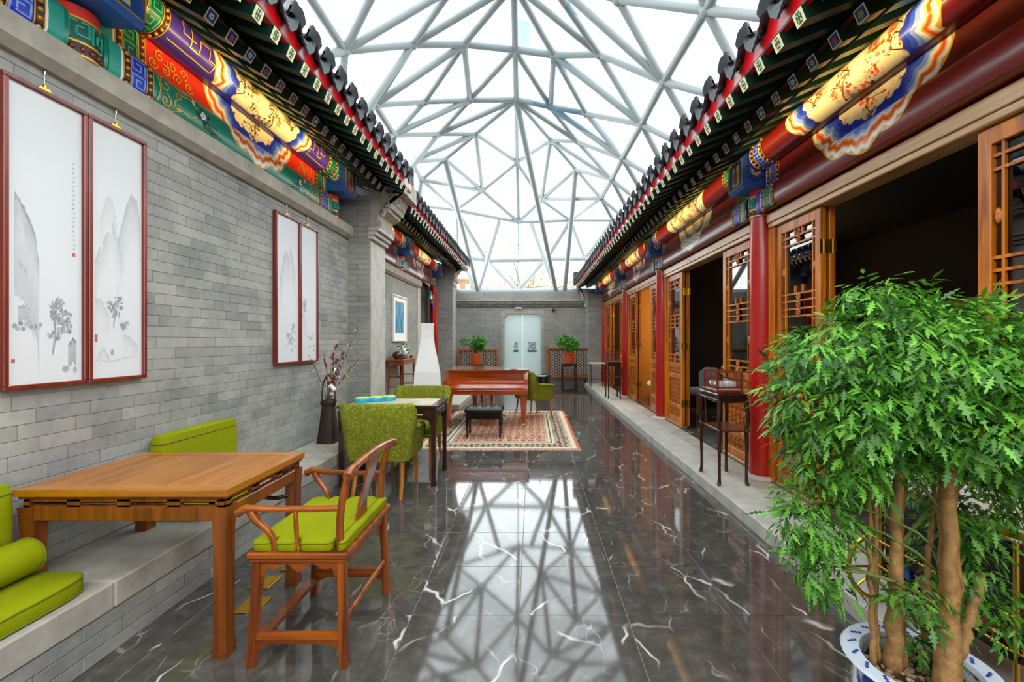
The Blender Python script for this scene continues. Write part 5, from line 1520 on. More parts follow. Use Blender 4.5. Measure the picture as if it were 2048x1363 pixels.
# ------------------------------------------------------------------ olive tub armchairs
def tub_chair(label, x, y, rz):
    """faces local +y"""
    r = root('upholstered_armchair', label, 'chair', (x, y, 0), rz, group='olive upholstered armchairs')
    mb = MB(); n = 44
    path = []
    for i in range(n + 1):
        u = i / n * 2 - 1                 # -1 left arm tip .. 1 right arm tip
        a = abs(u); sgn = 1 if u >= 0 else -1
        if a < .40: px, py = .255 * u / .40, -.265 - .015 * math.cos(u / .4 * PI / 2)
        elif a < .58:
            q = (a - .40) / .18 * PI / 2; px, py = sgn * (.235 + .055 * math.sin(q) + .02 * (1 - math.cos(q)) * 0 - (.0)), -.265 + .06 * (1 - math.cos(q))
            px = sgn * (.255 + .045 * math.sin(q))
        else:
            q = (a - .58) / .42; px, py = sgn * (.30 - .005 * q), -.205 + .47 * q
        top = .885 if a < .50 else (.885 - (.885 - .655) * (3 * ((a - .50) / .18) ** 2 - 2 * ((a - .50) / .18) ** 3) if a < .68 else .655 - .035 * ((a - .68) / .32) ** 2)
        path.append((px, py, top))
    def nrm(i):
        a, b2 = path[max(i - 1, 0)], path[min(i + 1, n)]
        dx, dy = b2[0] - a[0], b2[1] - a[1]; l = math.hypot(dx, dy) or 1
        return dy / l, -dx / l      # outward
    m = 9
    for i, (px, py, tz) in enumerate(path):
        nx, ny = nrm(i); th = .065; lean = .05 * max(0, (tz - .6)) / .28
        sec = [(0.0 - .05, .335), (-.012, .345), (0.0, .42), (.012 + lean * .5, .62), (.022 + lean, tz - .03), (.0 + lean, tz), (-th * .65 + lean, tz), (-th + lean, tz - .04), (-th - .01, .42)]
        for (o, z) in sec:
            zz = min(z, tz)
            mb.v.append((px + nx * o, py + ny * o, zz))
    for i in range(n):
        for k in range(m):
            a, b2 = i * m + k, i * m + (k + 1) % m
            mb.f.append((a, b2, b2 + m, a + m)); mb.mi.append(0)
    mb.f.append(tuple(range(m))); mb.f.append(tuple(n * m + k for k in range(m - 1, -1, -1))); mb.mi += [0, 0]
    mb.build('shell', M_CHEN, r, 60)
    MB().box(-.262, .262, -.25, .285, .335, .39, .02).build('seat_base', M_CHEN, r, 60)
    MB().box(-.235, .235, -.215, .285, .388, .47, .035).build('seat_pad', M_CHEN, r, 60)
    for sx in (-1, 1):
        MB().bar((sx * .215, .235, .34), (sx * .222, .27, 0), .042, .042, (0, 1, 0), .028, .028).build('leg', M_LEG, r)
        MB().tube(bez((sx * .215, -.215, .34), (sx * .215, -.225, .2), (sx * .22, -.24, .1), (sx * .225, -.30, 0), 5), [.024, .023, .021, .019, .017, .015], 4).build('leg', M_LEG, r)
    return r
M_LEG = wood('honey_wood', '#9a5a1a', '#c47f30', 'z', 1, .3, .3)
tub_chair('olive armchair seen from behind at the dark table', -1.435, 4.33, .0)
tub_chair('olive armchair across the dark table, facing the viewer', -1.40, 5.36, PI)
tub_chair('olive armchair standing to the right of the piano', .02, 8.50, -PI / 2 + math.radians(38)).location.z = .011

# ------------------------------------------------------------------ basket with branches
bk = root('wicker_basket', 'tall dark wicker basket of branches standing on the ledge', 'basket', (-2.285, 4.93, .331))
mb = MB(); nn = 20
levels = 30; vsb = []
for j in range(levels + 1):
    u = j / levels; w = .105 - .045 * min(u / .85, 1) ** 1.0 + (.012 if u > .9 else 0); w += .003 * (j % 2)
    for i in range(nn):
        a = 2 * PI * i / nn; c, s = math.cos(a), math.sin(a); e = .5
        vsb.append((math.copysign(abs(c) ** e, c) * w, math.copysign(abs(s) ** e, s) * w, .46 * u))
mb.add(vsb, [(j * nn + i, j * nn + (i + 1) % nn, (j + 1) * nn + (i + 1) % nn, (j + 1) * nn + i) for j in range(levels) for i in range(nn)] + [tuple(range(nn - 1, -1, -1))])
mb.build('body', plain('dark_wicker', '#2a1410', .45, var=.4, scale=60, bmp=.8, bscale=140), bk, 60)
MB().tube([(.068 * math.cos(a), .068 * math.sin(a), .46) for a in [2 * PI * i / 20 for i in range(20)]], .011, 6, closed=True).build('rim', MATS['dark_wicker'], bk, 180)
MB().tube(bez((-.07, 0, .40), (-.10, 0, .86), (.10, 0, .86), (.07, 0, .40), 16), .008, 6).build('handle', MATS['dark_wicker'], bk, 180)
for sx in (-1, 1):
    for sy in (-1, 1): MB().cyl((sx * .085, sy * .085, -.0), (sx * .085, sy * .085, .03), .01, .01, 6).build('foot', MATS['dark_wicker'], bk)
rnd = random.Random(21)
M_TWIG = plain('twig_brown', '#5a3b2a', .8)
specs = [((-.04, -.36, .98), 'white', 9), ((.06, .02, 1.05), 'red', 22), ((.14, .05, .98), 'red', 20), ((.05, -.05, .88), 'cream', 14), ((.30, .10, 1.30), 'white', 12), ((.26, .0, .86), 'cream', 16), ((.34, .12, .98), 'cream', 12), ((.02, .05, .80), 'cotton', 4), ((.10, -.02, .70), 'cotton', 4), ((.0, -.12, 1.0), 'red', 8)]
tw = MB(); bl_ = {'red': MB(), 'white': MB(), 'cream': MB(), 'cotton': MB()}
for (e, kind, k) in specs:
    pts = bez((rnd.uniform(-.03, .03), rnd.uniform(-.03, .03), .42), (e[0] * .15, e[1] * .2, .6), (e[0] * .6 + rnd.uniform(-.04, .04), e[1] * .6, e[2] * .8), e, 12)
    tw.tube(pts, [.005 - .003 * i / 12 for i in range(13)], 5)
    for i in range(k):
        p = pts[rnd.randint(4, 12)] + Vector((rnd.uniform(-.03, .03), rnd.uniform(-.03, .03), rnd.uniform(-.03, .03)))
        if kind == 'cotton': bl_[kind].sphere(p, rnd.uniform(.02, .03), 8, 6)
        elif kind == 'red': bl_[kind].sphere(p, rnd.uniform(.009, .016), 6, 4, (1, .4, 1.4))
        else: bl_[kind].sphere(p, rnd.uniform(.006, .011), 6, 4)
tw.build('branches', M_TWIG, bk, 180)
bl_['red'].build('red_leaves', plain('dry_red_leaf', '#6d2a2a', .8), bk, 180); bl_['white'].build('pale_buds', plain('pale_bud', '#d9cdb0', .8), bk, 180)
bl_['cream'].build('cream_buds', plain('cream_bud', '#cdb684', .8), bk, 180); bl_['cotton'].build('cotton_bolls', plain('cotton', '#f0eee8', .9), bk, 180)
# ------------------------------------------------------------------ framed scroll paintings
M_FRAME = wood('frame_red', '#5e1a0e', '#7d2a16', 'z', 1, .35, .2)
M_PAPER = plain('scroll_paper', '#d2d3d4', .7, var=.015, scale=3)
def inkmat(name, hexc, fade_axis=True):
    m, N, L, b = newmat(name)
    at = N.new('ShaderNodeVertexColor'); at.layer_name = 'ink'
    v = coords(N, L); n = noise(N, L, v, 14, 5, .65)
    f = mth(N, L, 'MULTIPLY', at.outputs['Alpha'], mth(N, L, 'ADD', .55, mth(N, L, 'MULTIPLY', n, .9)), True)
    L.new(mixc(N, L, f, lin('#d2d3d4'), lin(hexc)), b.inputs['Base Color']); b.inputs['Roughness'].default_value = .7
    MATS[name] = m; return m
M_INK = inkmat('ink_wash', '#6a6f75')
class Ink:
    """flat ink shapes in picture coordinates (u across 0..1, v up 0..1)"""
    def __init__(s): s.v = []; s.f = []; s.a = []
    def poly(s, pts, alphas):
        n = len(s.v); s.v += pts; s.a += alphas; s.f.append(tuple(range(n, n + len(pts))))
    def wash(s, crest, depth, a0, a1=0.0):
        """mountain: dark along the crest, fading downwards"""
        n = len(s.v); k = len(crest)
        for (u, v) in crest: s.v.append((u, v)); s.a.append(a0)
        for (u, v) in crest: s.v.append((u, v - depth * .25)); s.a.append(a0 * .55)
        for (u, v) in crest: s.v.append((u, v - depth)); s.a.append(a1)
        for r in (0, 1):
            for i in range(k - 1): s.f.append((n + r * k + i, n + r * k + i + 1, n + (r + 1) * k + i + 1, n + (r + 1) * k + i))
    def blob(s, u, v, ru, rv, a, n=10):
        s.poly([(u + ru * math.cos(2 * PI * i / n), v + rv * math.sin(2 * PI * i / n)) for i in range(n)], [a] * n)
    def line(s, pts, w, a):
        for (p, q) in zip(pts[:-1], pts[1:]):
            dx, dy = q[0] - p[0], q[1] - p[1]; l = math.hypot(dx, dy) or 1; nx, ny = -dy / l * w / 2, dx / l * w / 2
            s.poly([(p[0] + nx, p[1] + ny), (q[0] + nx, q[1] + ny), (q[0] - nx, q[1] - ny), (p[0] - nx, p[1] - ny)], [a] * 4)
    def pine(s, u, v, sc, rnd, asp):
        s.line([(u, v), (u + .02 * sc, v + .05 * sc * asp), (u + .01 * sc, v + .1 * sc * asp)], .012 * sc, .7)
        for c in range(4):
            cu_, cv_ = u + rnd.uniform(-.06, .10) * sc, v + (.05 + .02 * c) * sc * asp
            for i in range(12):
                s.blob(cu_ + rnd.uniform(-.05, .05) * sc, cv_ + rnd.uniform(-.006, .006) * sc, rnd.uniform(.008, .016) * sc, rnd.uniform(.0025, .005) * sc, rnd.uniform(.45, .9), 6)
def scroll(label, y0, y1, z0, z1, ink, seals=(), x=-2.478):
    r = root('scroll_painting', label, 'painting', (x, (y0 + y1) / 2, (z0 + z1) / 2))
    w, h = (y1 - y0) / 2, (z1 - z0) / 2; fw = .022
    fr = MB()
    for (a, b2, c, d_) in ((-w, w, h - fw, h), (-w, w, -h, -h + fw), (-w, -w + fw, -h + fw, h - fw), (w - fw, w, -h + fw, h - fw)):
        MB().box(.0, .04, a, b2, c, d_, .003).build('frame_rail', M_FRAME, r)
    MB().box(.0, .022, -w + fw, w - fw, -h + fw, h - fw).build('paper', M_PAPER, r)
    W, Hh = 2 * (w - fw), 2 * (h - fw)
    me = bpy.data.meshes.new('ink_picture')
    # u runs away from the viewer (+y)
    me.from_pydata([(.0228 + .00003 * (i % 7), -w + fw + p[0] * W, -h + fw + p[1] * Hh) for i, p in enumerate(ink.v)], [], ink.f)
    ca = me.color_attributes.new('ink', 'FLOAT_COLOR', 'POINT')
    for i, a in enumerate(ink.a): ca.data[i].color = (0, 0, 0, a)
    me.materials.append(M_INK)
    o = bpy.data.objects.new('ink_picture', me); COL.objects.link(o); o.parent = r
    for (u, v) in seals:
        MB().box(.0225, .0236, -w + fw + u * W - .007, -w + fw + u * W + .007, -h + fw + v * Hh - .009, -h + fw + v * Hh + .009).build('seal', plain('seal_red', '#b5604e', .6), r)
    # gilt hanger and cord
    MB().prism([(-.04, h), (.04, h), (.02, h + .025), (.008, h + .02), (0, h + .045), (-.008, h + .02), (-.02, h + .025)], 'x', .006, .016).build('hanger', M_BRASS, r)
    MB().cyl((.011, 0, h + .04), (.011, 0, h + .11), .002, .002, 6).build('cord', M_WHITE, r)
    MB().lathe([(.002, 0), (.007, .0), (.004, .03), (.006, .045), (.003, .07)], 8, (.011, 0, h + .09)).build('hook', plain('chrome', '#cfd2d4', .2, metal=1), r)
    return r
rnd = random.Random(9)
def crest(pts, jag=.006):
    out = []
    for (a, b2) in zip(pts[:-1], pts[1:]):
        for i in range(5):
            t = i / 5; out.append((a[0] + (b2[0] - a[0]) * t, a[1] + (b2[1] - a[1]) * t + rnd.uniform(-jag, jag)))
    return out + [pts[-1]]
k = Ink()
k.wash(crest([(.10, .64), (.20, .60), (.30, .55), (.36, .50), (.40, .40), (.40, .33)]), .12, .75, .25); k.wash(crest([(.10, .63), (.25, .55), (.38, .42), (.40, .30)]), .28, .35, .35)
k.wash(crest([(.10, .42), (.22, .40), (.30, .33), (.33, .26)]), .12, .55, .3)
k.wash(crest([(.14, .26), (.24, .27), (.34, .23)]), .05, .7, .5)
for i in range(10): k.blob(.1 + .035 * i, .195 + rnd.uniform(-.01, .01), .03, .008, rnd.uniform(.4, .8))
k.pine(.58, .10, 2.0, rnd, .65); k.pine(.70, .17, 1.4, rnd, .6); k.pine(.56, .24, 1.2, rnd, .4)
k.wash(crest([(.80, .13), (.86, .155), (.92, .15)]), .09, .85, .6); k.blob(.76, .045, .05, .012, .55); k.blob(.90, .04, .03, .012, .6)
for i in range(20): k.blob(.88 + rnd.uniform(-.008, .008), .80 - .0165 * i, .016, .0045, .55, 5)
scroll('leftmost framed scroll with dark cliff and pine trees', 2.03, 2.418, 1.227, 2.715, k, ((.08, -.0 + .08), (.88, .465)))
k = Ink()
k.wash(crest([(.08, .46), (.25, .56), (.38, .64), (.50, .56), (.60, .50)]), .16, .38, 0); k.wash(crest([(.50, .55), (.66, .70), (.78, .77), (.90, .75), (.96, .66)]), .25, .42, 0)
k.wash(crest([(.18, .62), (.28, .72), (.40, .72), (.48, .62)]), .14, .25, 0)
k.wash(crest([(.08, .32), (.20, .31), (.34, .25)]), .10, .3, 0)
k.pine(.42, .20, 1.5, rnd, .7); k.pine(.60, .185, 1.1, rnd, .3); k.pine(.45, .24, 1.2, rnd, .5)
k.wash(crest([(.62, .17), (.75, .165), (.92, .12)]), .06, .3, 0); k.wash(crest([(.14, .09), (.24, .12), (.34, .08)]), .04, .35, 0); k.blob(.40, .10, .035, .013, .6); k.line([(.1, .07), (.4, .065), (.9, .085)], .004, .3)
scroll('framed scroll of misty grey mountains, right of the dark cliff scroll', 2.422, 2.786, 1.227, 2.715, k, ((.10, .165), (.10, .15)))
k = Ink()
k.wash(crest([(.15, .56), (.3, .72), (.45, .78), (.52, .72), (.62, .80), (.75, .74), (.85, .60)]), .26, .4, 0)
k.pine(.55, .12, 1.3, rnd, .5); k.pine(.7, .2, 1.1, rnd, .5)
for i in range(7): k.blob(rnd.uniform(.4, .9), rnd.uniform(.06, .22), .05, .012, .4)
k.line([(.4, .1), (.6, .13), (.9, .1)], .006, .4)
scroll('narrow framed scroll with a single grey peak near the pier', 4.195, 4.632, 1.229, 2.716, k)
k = Ink()
for i in range(6): k.line([(.20 + .02 * i, .36), (.16 + .03 * i, .43 + .008 * i)], .012, .7)
for i in range(6): k.blob(.15 + .04 * i, .43 + rnd.uniform(-.02, .02), .035, .006, .7)
k.wash(crest([(.1, .35), (.22, .34), (.3, .25), (.36, .15)]), .10, .3, 0)
for i in range(9): k.blob(rnd.uniform(.45, .9), rnd.uniform(.1, .2), .05, .012, .45)
scroll('narrow framed scroll with reeds, next to the brick pier', 4.638, 5.02, 1.229, 2.716, k, ((.82, .07),))
# framed blue print on the far wall
fp = root('framed_print', 'white framed blue abstract print on the far left wall', 'picture', (-2.678, 8.80, 1.905))
w, h = .44, .455
for (a, b2, c, d_) in ((-w, w, h - .03, h), (-w, w, -h, -h + .03), (-w, -w + .03, -h + .03, h - .03), (w - .03, w, -h + .03, h - .03)): MB().box(0, .045, a, b2, c, d_, .004).build('frame_rail', M_WHITE, fp)
MB().box(0, .02, -w + .03, w - .03, -h + .03, h - .03).build('mount', plain('mount_white', '#f0efec', .7), fp)
def blueprint():
    m, N, L, b = newmat('blue_print'); v = coords(N, L, (1, 3, 1)); n = noise(N, L, v, 3.0, 5, .6, .5)
    L.new(ramp(N, L, n, [(.3, lin('#1f4f86')), (.5, lin('#3f86b4')), (.62, lin('#6fb0a8')), (.75, lin('#2a5c9a'))]), b.inputs['Base Color']); b.inputs['Roughness'].default_value = .5
    return m
MB().box(.02, .022, -w + .17, w - .17, -h + .17, h - .12).build('print', blueprint(), fp)

# ------------------------------------------------------------------ console table, flowers, ornament
ct = root('console_table', 'red brown console table with flowers against the far left wall', 'table', (-2.50, 8.42, .281))
hx, hy, Hc = .16, .44, .84
MB().box(-hx, hx, -hy, hy, Hc - .025, Hc, .006).build('tabletop', M_ROSE, ct)
ap = MB()
for s in (-1, 1): ap.box(-hx + .02, hx - .02, s * (hy - .05) - .01, s * (hy - .05) + .01, Hc - .11, Hc - .025); ap.box(s * (hx - .03) - .01, s * (hx - .03) + .01, -hy + .03, hy - .03, Hc - .10, Hc - .025)
ap.build('apron', M_ROSE, ct)
for sx in (-1, 1):
    for sy in (-1, 1): MB().bar((sx * (hx - .02), sy * (hy - .06), 0), (sx * (hx - .035), sy * (hy - .08), Hc - .025), .034, .034, (0, 1, 0)).build('leg', M_ROSE, ct)
for s in (-1, 1):
    for z in (.34, .52): MB().bar((-hx + .03, s * (hy - .07), z), (hx - .03, s * (hy - .07), z), .02, .025).build('stretcher', M_ROSE, ct)
fv = root('flower_bouquet', 'white flower bouquet in a bowl on the console table', 'flowers', (-2.47, 8.38, .281 + Hc))
MB().lathe([(.05, 0), (.07, .02), (.085, .06), (.075, .09), (.06, .09)], 16).build('bowl', plain('bowl_glass', '#8a8f8a', .2), fv, 60)
bl1, lf = MB(), MB()
for i in range(34):
    a = rnd.uniform(0, 2 * PI); q = rnd.uniform(0, 1); rr_ = .13 * math.sqrt(q); z = .11 + .12 * (1 - q) + rnd.uniform(-.02, .02)
    for j in range(5): bl1.sphere((rr_ * math.cos(a) + rnd.uniform(-.016, .016), rr_ * math.sin(a) + rnd.uniform(-.016, .016), z + rnd.uniform(-.012, .012)), rnd.uniform(.02, .03), 6, 4)
bl1.build('blossoms', plain('white_blossom', '#eef0e4', .8), fv, 180)
M_LEAFG = leafmat('bouquet_leaf', '#2f6a1f', '#6da33a', .25)
scatter_leaves('leaves', M_LEAFG, fv, [(0, 0, .16, .13), (0, 0, .16, .12)], 160, .03, 5)
om = root('round_ornament', 'dark glossy gourd ornament on the near end of the console table', 'ornament', (-2.50, 8.14, .281 + Hc))
MB().lathe([(.03, 0), (.075, .03), (.095, .08), (.07, .13), (.03, .145), (.01, .15)], 20).build('body', plain('oxblood_glaze', '#3a1a1c', .15, coat=.6), om, 180)
MB().tube([(-.02, 0, .0), (-.11, 0, .06), (-.10, 0, .14)], .006, 6).build('stem', M_BRASS, om, 180)
for q, l in (((-.05, 0), 'nearer small orange lacquer cup on the far end of the console table'), ((.03, .10), 'farther small orange lacquer cup on the far end of the console table')):
    sb = root('lacquer_cup', l, 'cup', (-2.45 + q[0], 8.68 + q[1], .281 + Hc), group='orange cups on the console table')
    MB().lathe([(.02, 0), (.03, .01), (.04, .05), (.034, .05), (.024, .012)], 12).build('cup_body', plain('orange_lacquer', '#b5551f', .3), sb, 60)
lp = root('low_fern', 'low dark green fern on the floor behind the dark table', 'plant', (-2.0, 7.0, 0))
MB().lathe([(.08, 0), (.11, .02), (.14, .24), (.12, .24)], 18).build('pot', plain('dark_pot', '#3a322c', .5), lp, 40)
mb = MB()
for i in range(26):
    a = 2 * PI * i / 26 + rnd.random() * .3; l = rnd.uniform(.22, .34); z = rnd.uniform(.42, .60)
    pts = bez((0, 0, .23), (math.cos(a) * l * .3, math.sin(a) * l * .3, z), (math.cos(a) * l * .8, math.sin(a) * l * .8, z), (math.cos(a) * l, math.sin(a) * l, z - .12), 6)
    for j, p in enumerate(pts[1:]):
        w = .022 * (1 - j / 7); t_ = Vector((-math.sin(a), math.cos(a), 0))
        mb.add([p + t_ * w, p - t_ * w, pts[j] - t_ * w, pts[j] + t_ * w], [(0, 1, 2, 3)])
mb.build('fronds', leafmat('fern_leaf', '#1f5a24', '#3f8a3a', .2), lp, recalc=False)

# ------------------------------------------------------------------ paper floor lamp
fl = root('floor_lamp', 'tall white pleated paper floor lamp beside the piano', 'lamp', (-1.76, 7.35, 0), .25)
prof = [(.0, .19), (.25, .215), (.55, .255), (.75, .265), (.95, .25), (1.15, .205), (1.35, .155), (1.5, .13), (1.65, .123), (1.755, .135)]
mb = MB(); sides = 4; vsl = []
for (z, r_) in prof:
    for i in range(sides): 
        a = PI / 4 + 2 * PI * i / sides; vsl.append((r_ * math.cos(a) * 1.15, r_ * math.sin(a) * 1.15, z))
mb.add(vsl, [(j * 4 + i, j * 4 + (i + 1) % 4, (j + 1) * 4 + (i + 1) % 4, (j + 1) * 4 + i) for j in range(len(prof) - 1) for i in range(4)])
M_RICE, N, L, b = newmat('rice_paper'); b.inputs['Base Color'].default_value = lin('#eeede9'); b.inputs['Roughness'].default_value = .9
setin(b, 'Specular IOR Level', .2)
mb.build('paper_shade', M_RICE, fl)
mb = MB()
for i in range(4):
    a = PI / 4 + 2 * PI * i / 4
    mb.tube([(r_ * math.cos(a) * 1.15, r_ * math.sin(a) * 1.15, z) for (z, r_) in prof], .004, 5)
mb.build('frame_wire', plain('cream_wire', '#d8cfb8', .5), fl, 180)
MB().box(-.15, .15, -.15, .15, 0, .02, .004).build('base', M_WHITE, fl)

# ------------------------------------------------------------------ rug
def rug_mat(W, D):
    m, N, L, b = newmat('persian_rug'); tc = N.new('ShaderNodeTexCoord'); sp = N.new('ShaderNodeSeparateXYZ'); L.new(tc.outputs['Object'], sp.inputs[0])
    x, y = sp.outputs[0], sp.outputs[1]
    d = mth(N, L, 'MINIMUM', mth(N, L, 'SUBTRACT', W / 2, mth(N, L, 'ABSOLUTE', x)), mth(N, L, 'SUBTRACT', D / 2, mth(N, L, 'ABSOLUTE', y)))
    vo = N.new('ShaderNodeTexVoronoi'); vo.inputs['Scale'].default_value = 9.0; L.new(tc.outputs['Object'], vo.inputs['Vector']); vo.inputs['Randomness'].default_value = .3
    n = noise(N, L, tc.outputs['Object'], 60, 3, .7); n3 = noise(N, L, tc.outputs['Object'], 22, 3, .6)
    q = mth(N, L, 'ADD', vo.outputs['Distance'], mth(N, L, 'MULTIPLY', mth(N, L, 'SUBTRACT', n3, .5), .5))
    field = ramp(N, L, q, [(.10, lin('#d2c2a2')), (.16, lin('#a83a2c')), (.36, lin('#a83a2c')), (.42, lin('#cdbd9c')), (.52, lin('#c2ae8c')), (.58, lin('#9c4636')), (.66, lin('#c9b997'))])
    vo2 = N.new('ShaderNodeTexVoronoi'); vo2.inputs['Scale'].default_value = 13.0; L.new(tc.outputs['Object'], vo2.inputs['Vector']); vo2.inputs['Randomness'].default_value = .35
    bord = ramp(N, L, mth(N, L, 'ADD', vo2.outputs['Distance'], mth(N, L, 'MULTIPLY', mth(N, L, 'SUBTRACT', n3, .5), .5)), [(.22, lin('#2c2b36')), (.36, lin('#38343c')), (.42, lin('#c6b694')), (.6, lin('#b08a68'))])
    rp = N.new('ShaderNodeValToRGB'); rp.color_ramp.interpolation = 'CONSTANT'; e = rp.color_ramp.elements
    stops = [(0, '#c46a58'), (.05, '#c46a58'), (.10, '#d8cbb0'), (.22, '#b7a684'), (.25, '#d8cbb0'), (.72, '#d6cab0'), (.80, '#4a4650'), (.84, '#d2c5aa'), (.93, '#a99676'), (.97, '#d2c5aa')]
    e[0].position = 0; e[0].color = lin(stops[0][1]); e[1].position = stops[1][0]; e[1].color = lin(stops[1][1])
    for p, c in stops[2:]: q = e.new(p); q.color = lin(c)
    L.new(mth(N, L, 'DIVIDE', d, .46), rp.inputs[0])
    inb = mth(N, L, 'MULTIPLY', mth(N, L, 'GREATER_THAN', d, .125), mth(N, L, 'LESS_THAN', d, .33))
    c = mixc(N, L, inb, rp.outputs[0], bord)
    c = mixc(N, L, mth(N, L, 'GREATER_THAN', d, .455), c, field)
    L.new(c, b.inputs['Base Color']); b.inputs['Roughness'].default_value = .95
    bump(N, L, b, n, .3, .004); return m
rg = root('persian_rug', 'cream and red patterned rug under the piano', 'rug', (-.475, 7.52, 0))
W, D = 2.25, 3.24
MB().box(-W / 2, W / 2, -D / 2, D / 2, .001, .010, .003).build('pile', rug_mat(W, D), rg)
mb = MB()
for i in range(150):
    x = -W / 2 + W * (i + .5) / 150
    for s in (-1, 1): mb.bar((x, s * D / 2, .006), (x + rnd.uniform(-.006, .006), s * (D / 2 + .035), .003), .006, .004)
tag(mb.build('fringe', plain('rug_fringe', '#d9d2c2', .95), rg), kind='stuff')

# ------------------------------------------------------------------ grand piano
def mahog(name, axis):
    return wood(name, '#7c2105', '#b34a12', axis, .7, .12, .8)
MH, MHX = mahog('mahogany_z', 'z'), mahog('mahogany_x', 'x')
pn = root('grand_piano', 'polished red mahogany grand piano on the rug', 'piano', (-.79, 7.32, .011))
pw = .715
def plan(grow, y0):
    g = grow
    right = [(pw + g, y0), (pw + g, .62), (pw + g - .01, .74)] + [(p.x, p.y) for p in bez((pw + g - .01, .74, 0), (pw - .06, .98, 0), (.12 + g, .92, 0), (.10 + g, 1.22, 0), 9)][1:]
    tail = [(.05 + g, 1.36 + g), (-.10, 1.47 + g), (-.30, 1.52 + g), (-.50, 1.50 + g), (-.64, 1.43 + g), (-pw - g, 1.30)]
    return right + tail + [(-pw - g, y0)]
MB().prism(plan(0, .30), 'z', .60, .90).build('rim', MHX, pn)
MB().prism(plan(.02, .20), 'z', .925, .955).build('lid', MHX, pn, 30)
MB().prism([(-pw - .02, .20), (pw + .02, .20), (pw + .02, .185), (-pw - .02, .185)], 'z', .93, .95).build('lid_lip', MHX, pn)
MB().prism(plan(-.02, .33), 'z', .90, .926).build('lid_seal', M_DARK, pn)
MB().box(-pw, pw, .0, .34, .555, .625, .006).build('keybed', MHX, pn)
MB().box(-pw - .004, pw + .004, -.012, .02, .585, .635, .006).build('keyslip', MHX, pn)
MB().add([(x, y, z) for x in (-pw + .06, pw - .06) for (y, z) in ((.012, .64), (.012, .665), (.10, .735), (.215, .765), (.24, .76), (.24, .62))], [(0, 1, 7, 6), (1, 2, 8, 7), (2, 3, 9, 8), (3, 4, 10, 9), (4, 5, 11, 10), (5, 0, 6, 11), (5, 4, 3, 2, 1, 0), (6, 7, 8, 9, 10, 11)]).build('fallboard', MHX, pn, 40)
MB().box(-pw + .04, pw - .04, .235, .26, .76, .925).build('front_panel', MHX, pn)
for s in (-1, 1):
    xa, xb = sorted((s * pw, s * (pw - .065)))
    MB().prism([(.0, .60), (.0, .655), (.03, .72), (.10, .745), (.22, .79), (.24, .92), (.34, .92), (.34, .60)], 'x', xa, xb).build('cheek', MH, pn)
MB().box(-.25, -.17, .235, .238, .86, .87).build('maker_mark', M_BRASS, pn)
for (x, y) in ((-pw + .075, .16), (pw - .075, .16), (-.32, 1.25)):
    mb = MB()
    for (za, zb_, a, b2) in ((.06, .13, .028, .034), (.13, .16, .046, .046), (.16, .50, .036, .062), (.50, .56, .07, .07)):
        mb.add([(x + i * w, y + j * w, z) for (z, w) in ((za, a), (zb_, b2)) for (i, j) in ((-1, -1), (1, -1), (1, 1), (-1, 1))], [(3, 2, 1, 0), (4, 5, 6, 7), (0, 1, 5, 4), (1, 2, 6, 5), (2, 3, 7, 6), (3, 0, 4, 7)])
    lg = mb.build('leg', MH, pn)
    MB().lathe([(.012, .028), (.02, .04), (.02, .06), (.012, .062)], 12, (x, y, 0)).cyl((x - .012, y, .028), (x + .012, y, .028), .026, .026, 14).build('caster', M_BRASS, lg, 40)
ly = root('x', '', '') if False else None
mb = MB()
for s in (-1, 1): mb.box(-.13 * 1 + s * .085 + .13 - .02, s * .085 + .02, .32, .36, .13, .56)
mb.box(-.15, .15, .28, .40, .06, .15, .01); mb.box(-.16, .16, .30, .38, .52, .57)
mb.build('pedal_lyre', MH, pn)
for k in (-1, 0, 1): MB().box(k * .06 - .012, k * .06 + .012, .16, .30, .07, .08, .003).build('pedal', M_BRASS, pn)
mb = MB()
for k in (-1, 0, 1): mb.cyl((k * .03, .34, .14), (k * .03, .34, .55), .004, .004, 6)
mb.build('pedal_rod', M_BRASS, pn)
ps = root('piano_badge', 'small dark pad lying on the piano lid', 'pad', (-.33, 7.62, .967))
MB().box(-.05, .05, -.03, .03, 0, .012, .004).build('pad', MHX, ps)

# piano bench
pb = root('piano_bench', 'black tufted leather piano bench on the rug', 'bench', (-.735, 6.76, .011))
M_LEATHER = plain('black_leather', '#0d0d12', .32, bmp=.2, bscale=90)
mb = MB(); nx, ny = 32, 20; vsx = []
for j in range(ny + 1):
    for i in range(nx + 1):
        u, v = i / nx * 2 - 1, j / ny * 2 - 1
        ed = min(1, (1 - abs(u)) / .10) * min(1, (1 - abs(v)) / .16)
        z = .415 + .035 * ed ** .5
        for bu in (-.66, -.22, .22, .66):
            for bv in (-.35, .35):
                dd = math.hypot((u - bu) * 1.6, v - bv); z -= .018 * math.exp(-(dd / .16) ** 2)
        vsx.append((u * .285, v * .185, z))
mb.add(vsx, [(j * (nx + 1) + i, j * (nx + 1) + i + 1, (j + 1) * (nx + 1) + i + 1, (j + 1) * (nx + 1) + i) for j in range(ny) for i in range(nx)])
mb.build('tufted_top', M_LEATHER, pb, 180)
MB().box(-.285, .285, -.185, .185, .375, .417, .01).build('cushion_side', M_LEATHER, pb)
MB().box(-.27, .27, -.17, .17, .275, .378, .005).build('box_frame', M_BLACK, pb)
for k in (-1, 1):
    MB().box(k * .16 - .012, k * .16 + .012, -.189, -.184, .385, .392).build('stud', M_BRASS, pb)
    MB().cyl((k * .27, 0, .315), (k * .315, 0, .315), .012, .012, 10).cyl((k * .305, 0, .315), (k * .325, 0, .315), .03, .03, 14).build('knob', M_BLACK, pb, 40)
bt = MB()
for bu in (-.66, -.22, .22, .66):
    for bv in (-.35, .35): bt.sphere((bu * .285, bv * .185, .434), .009, 8, 5)
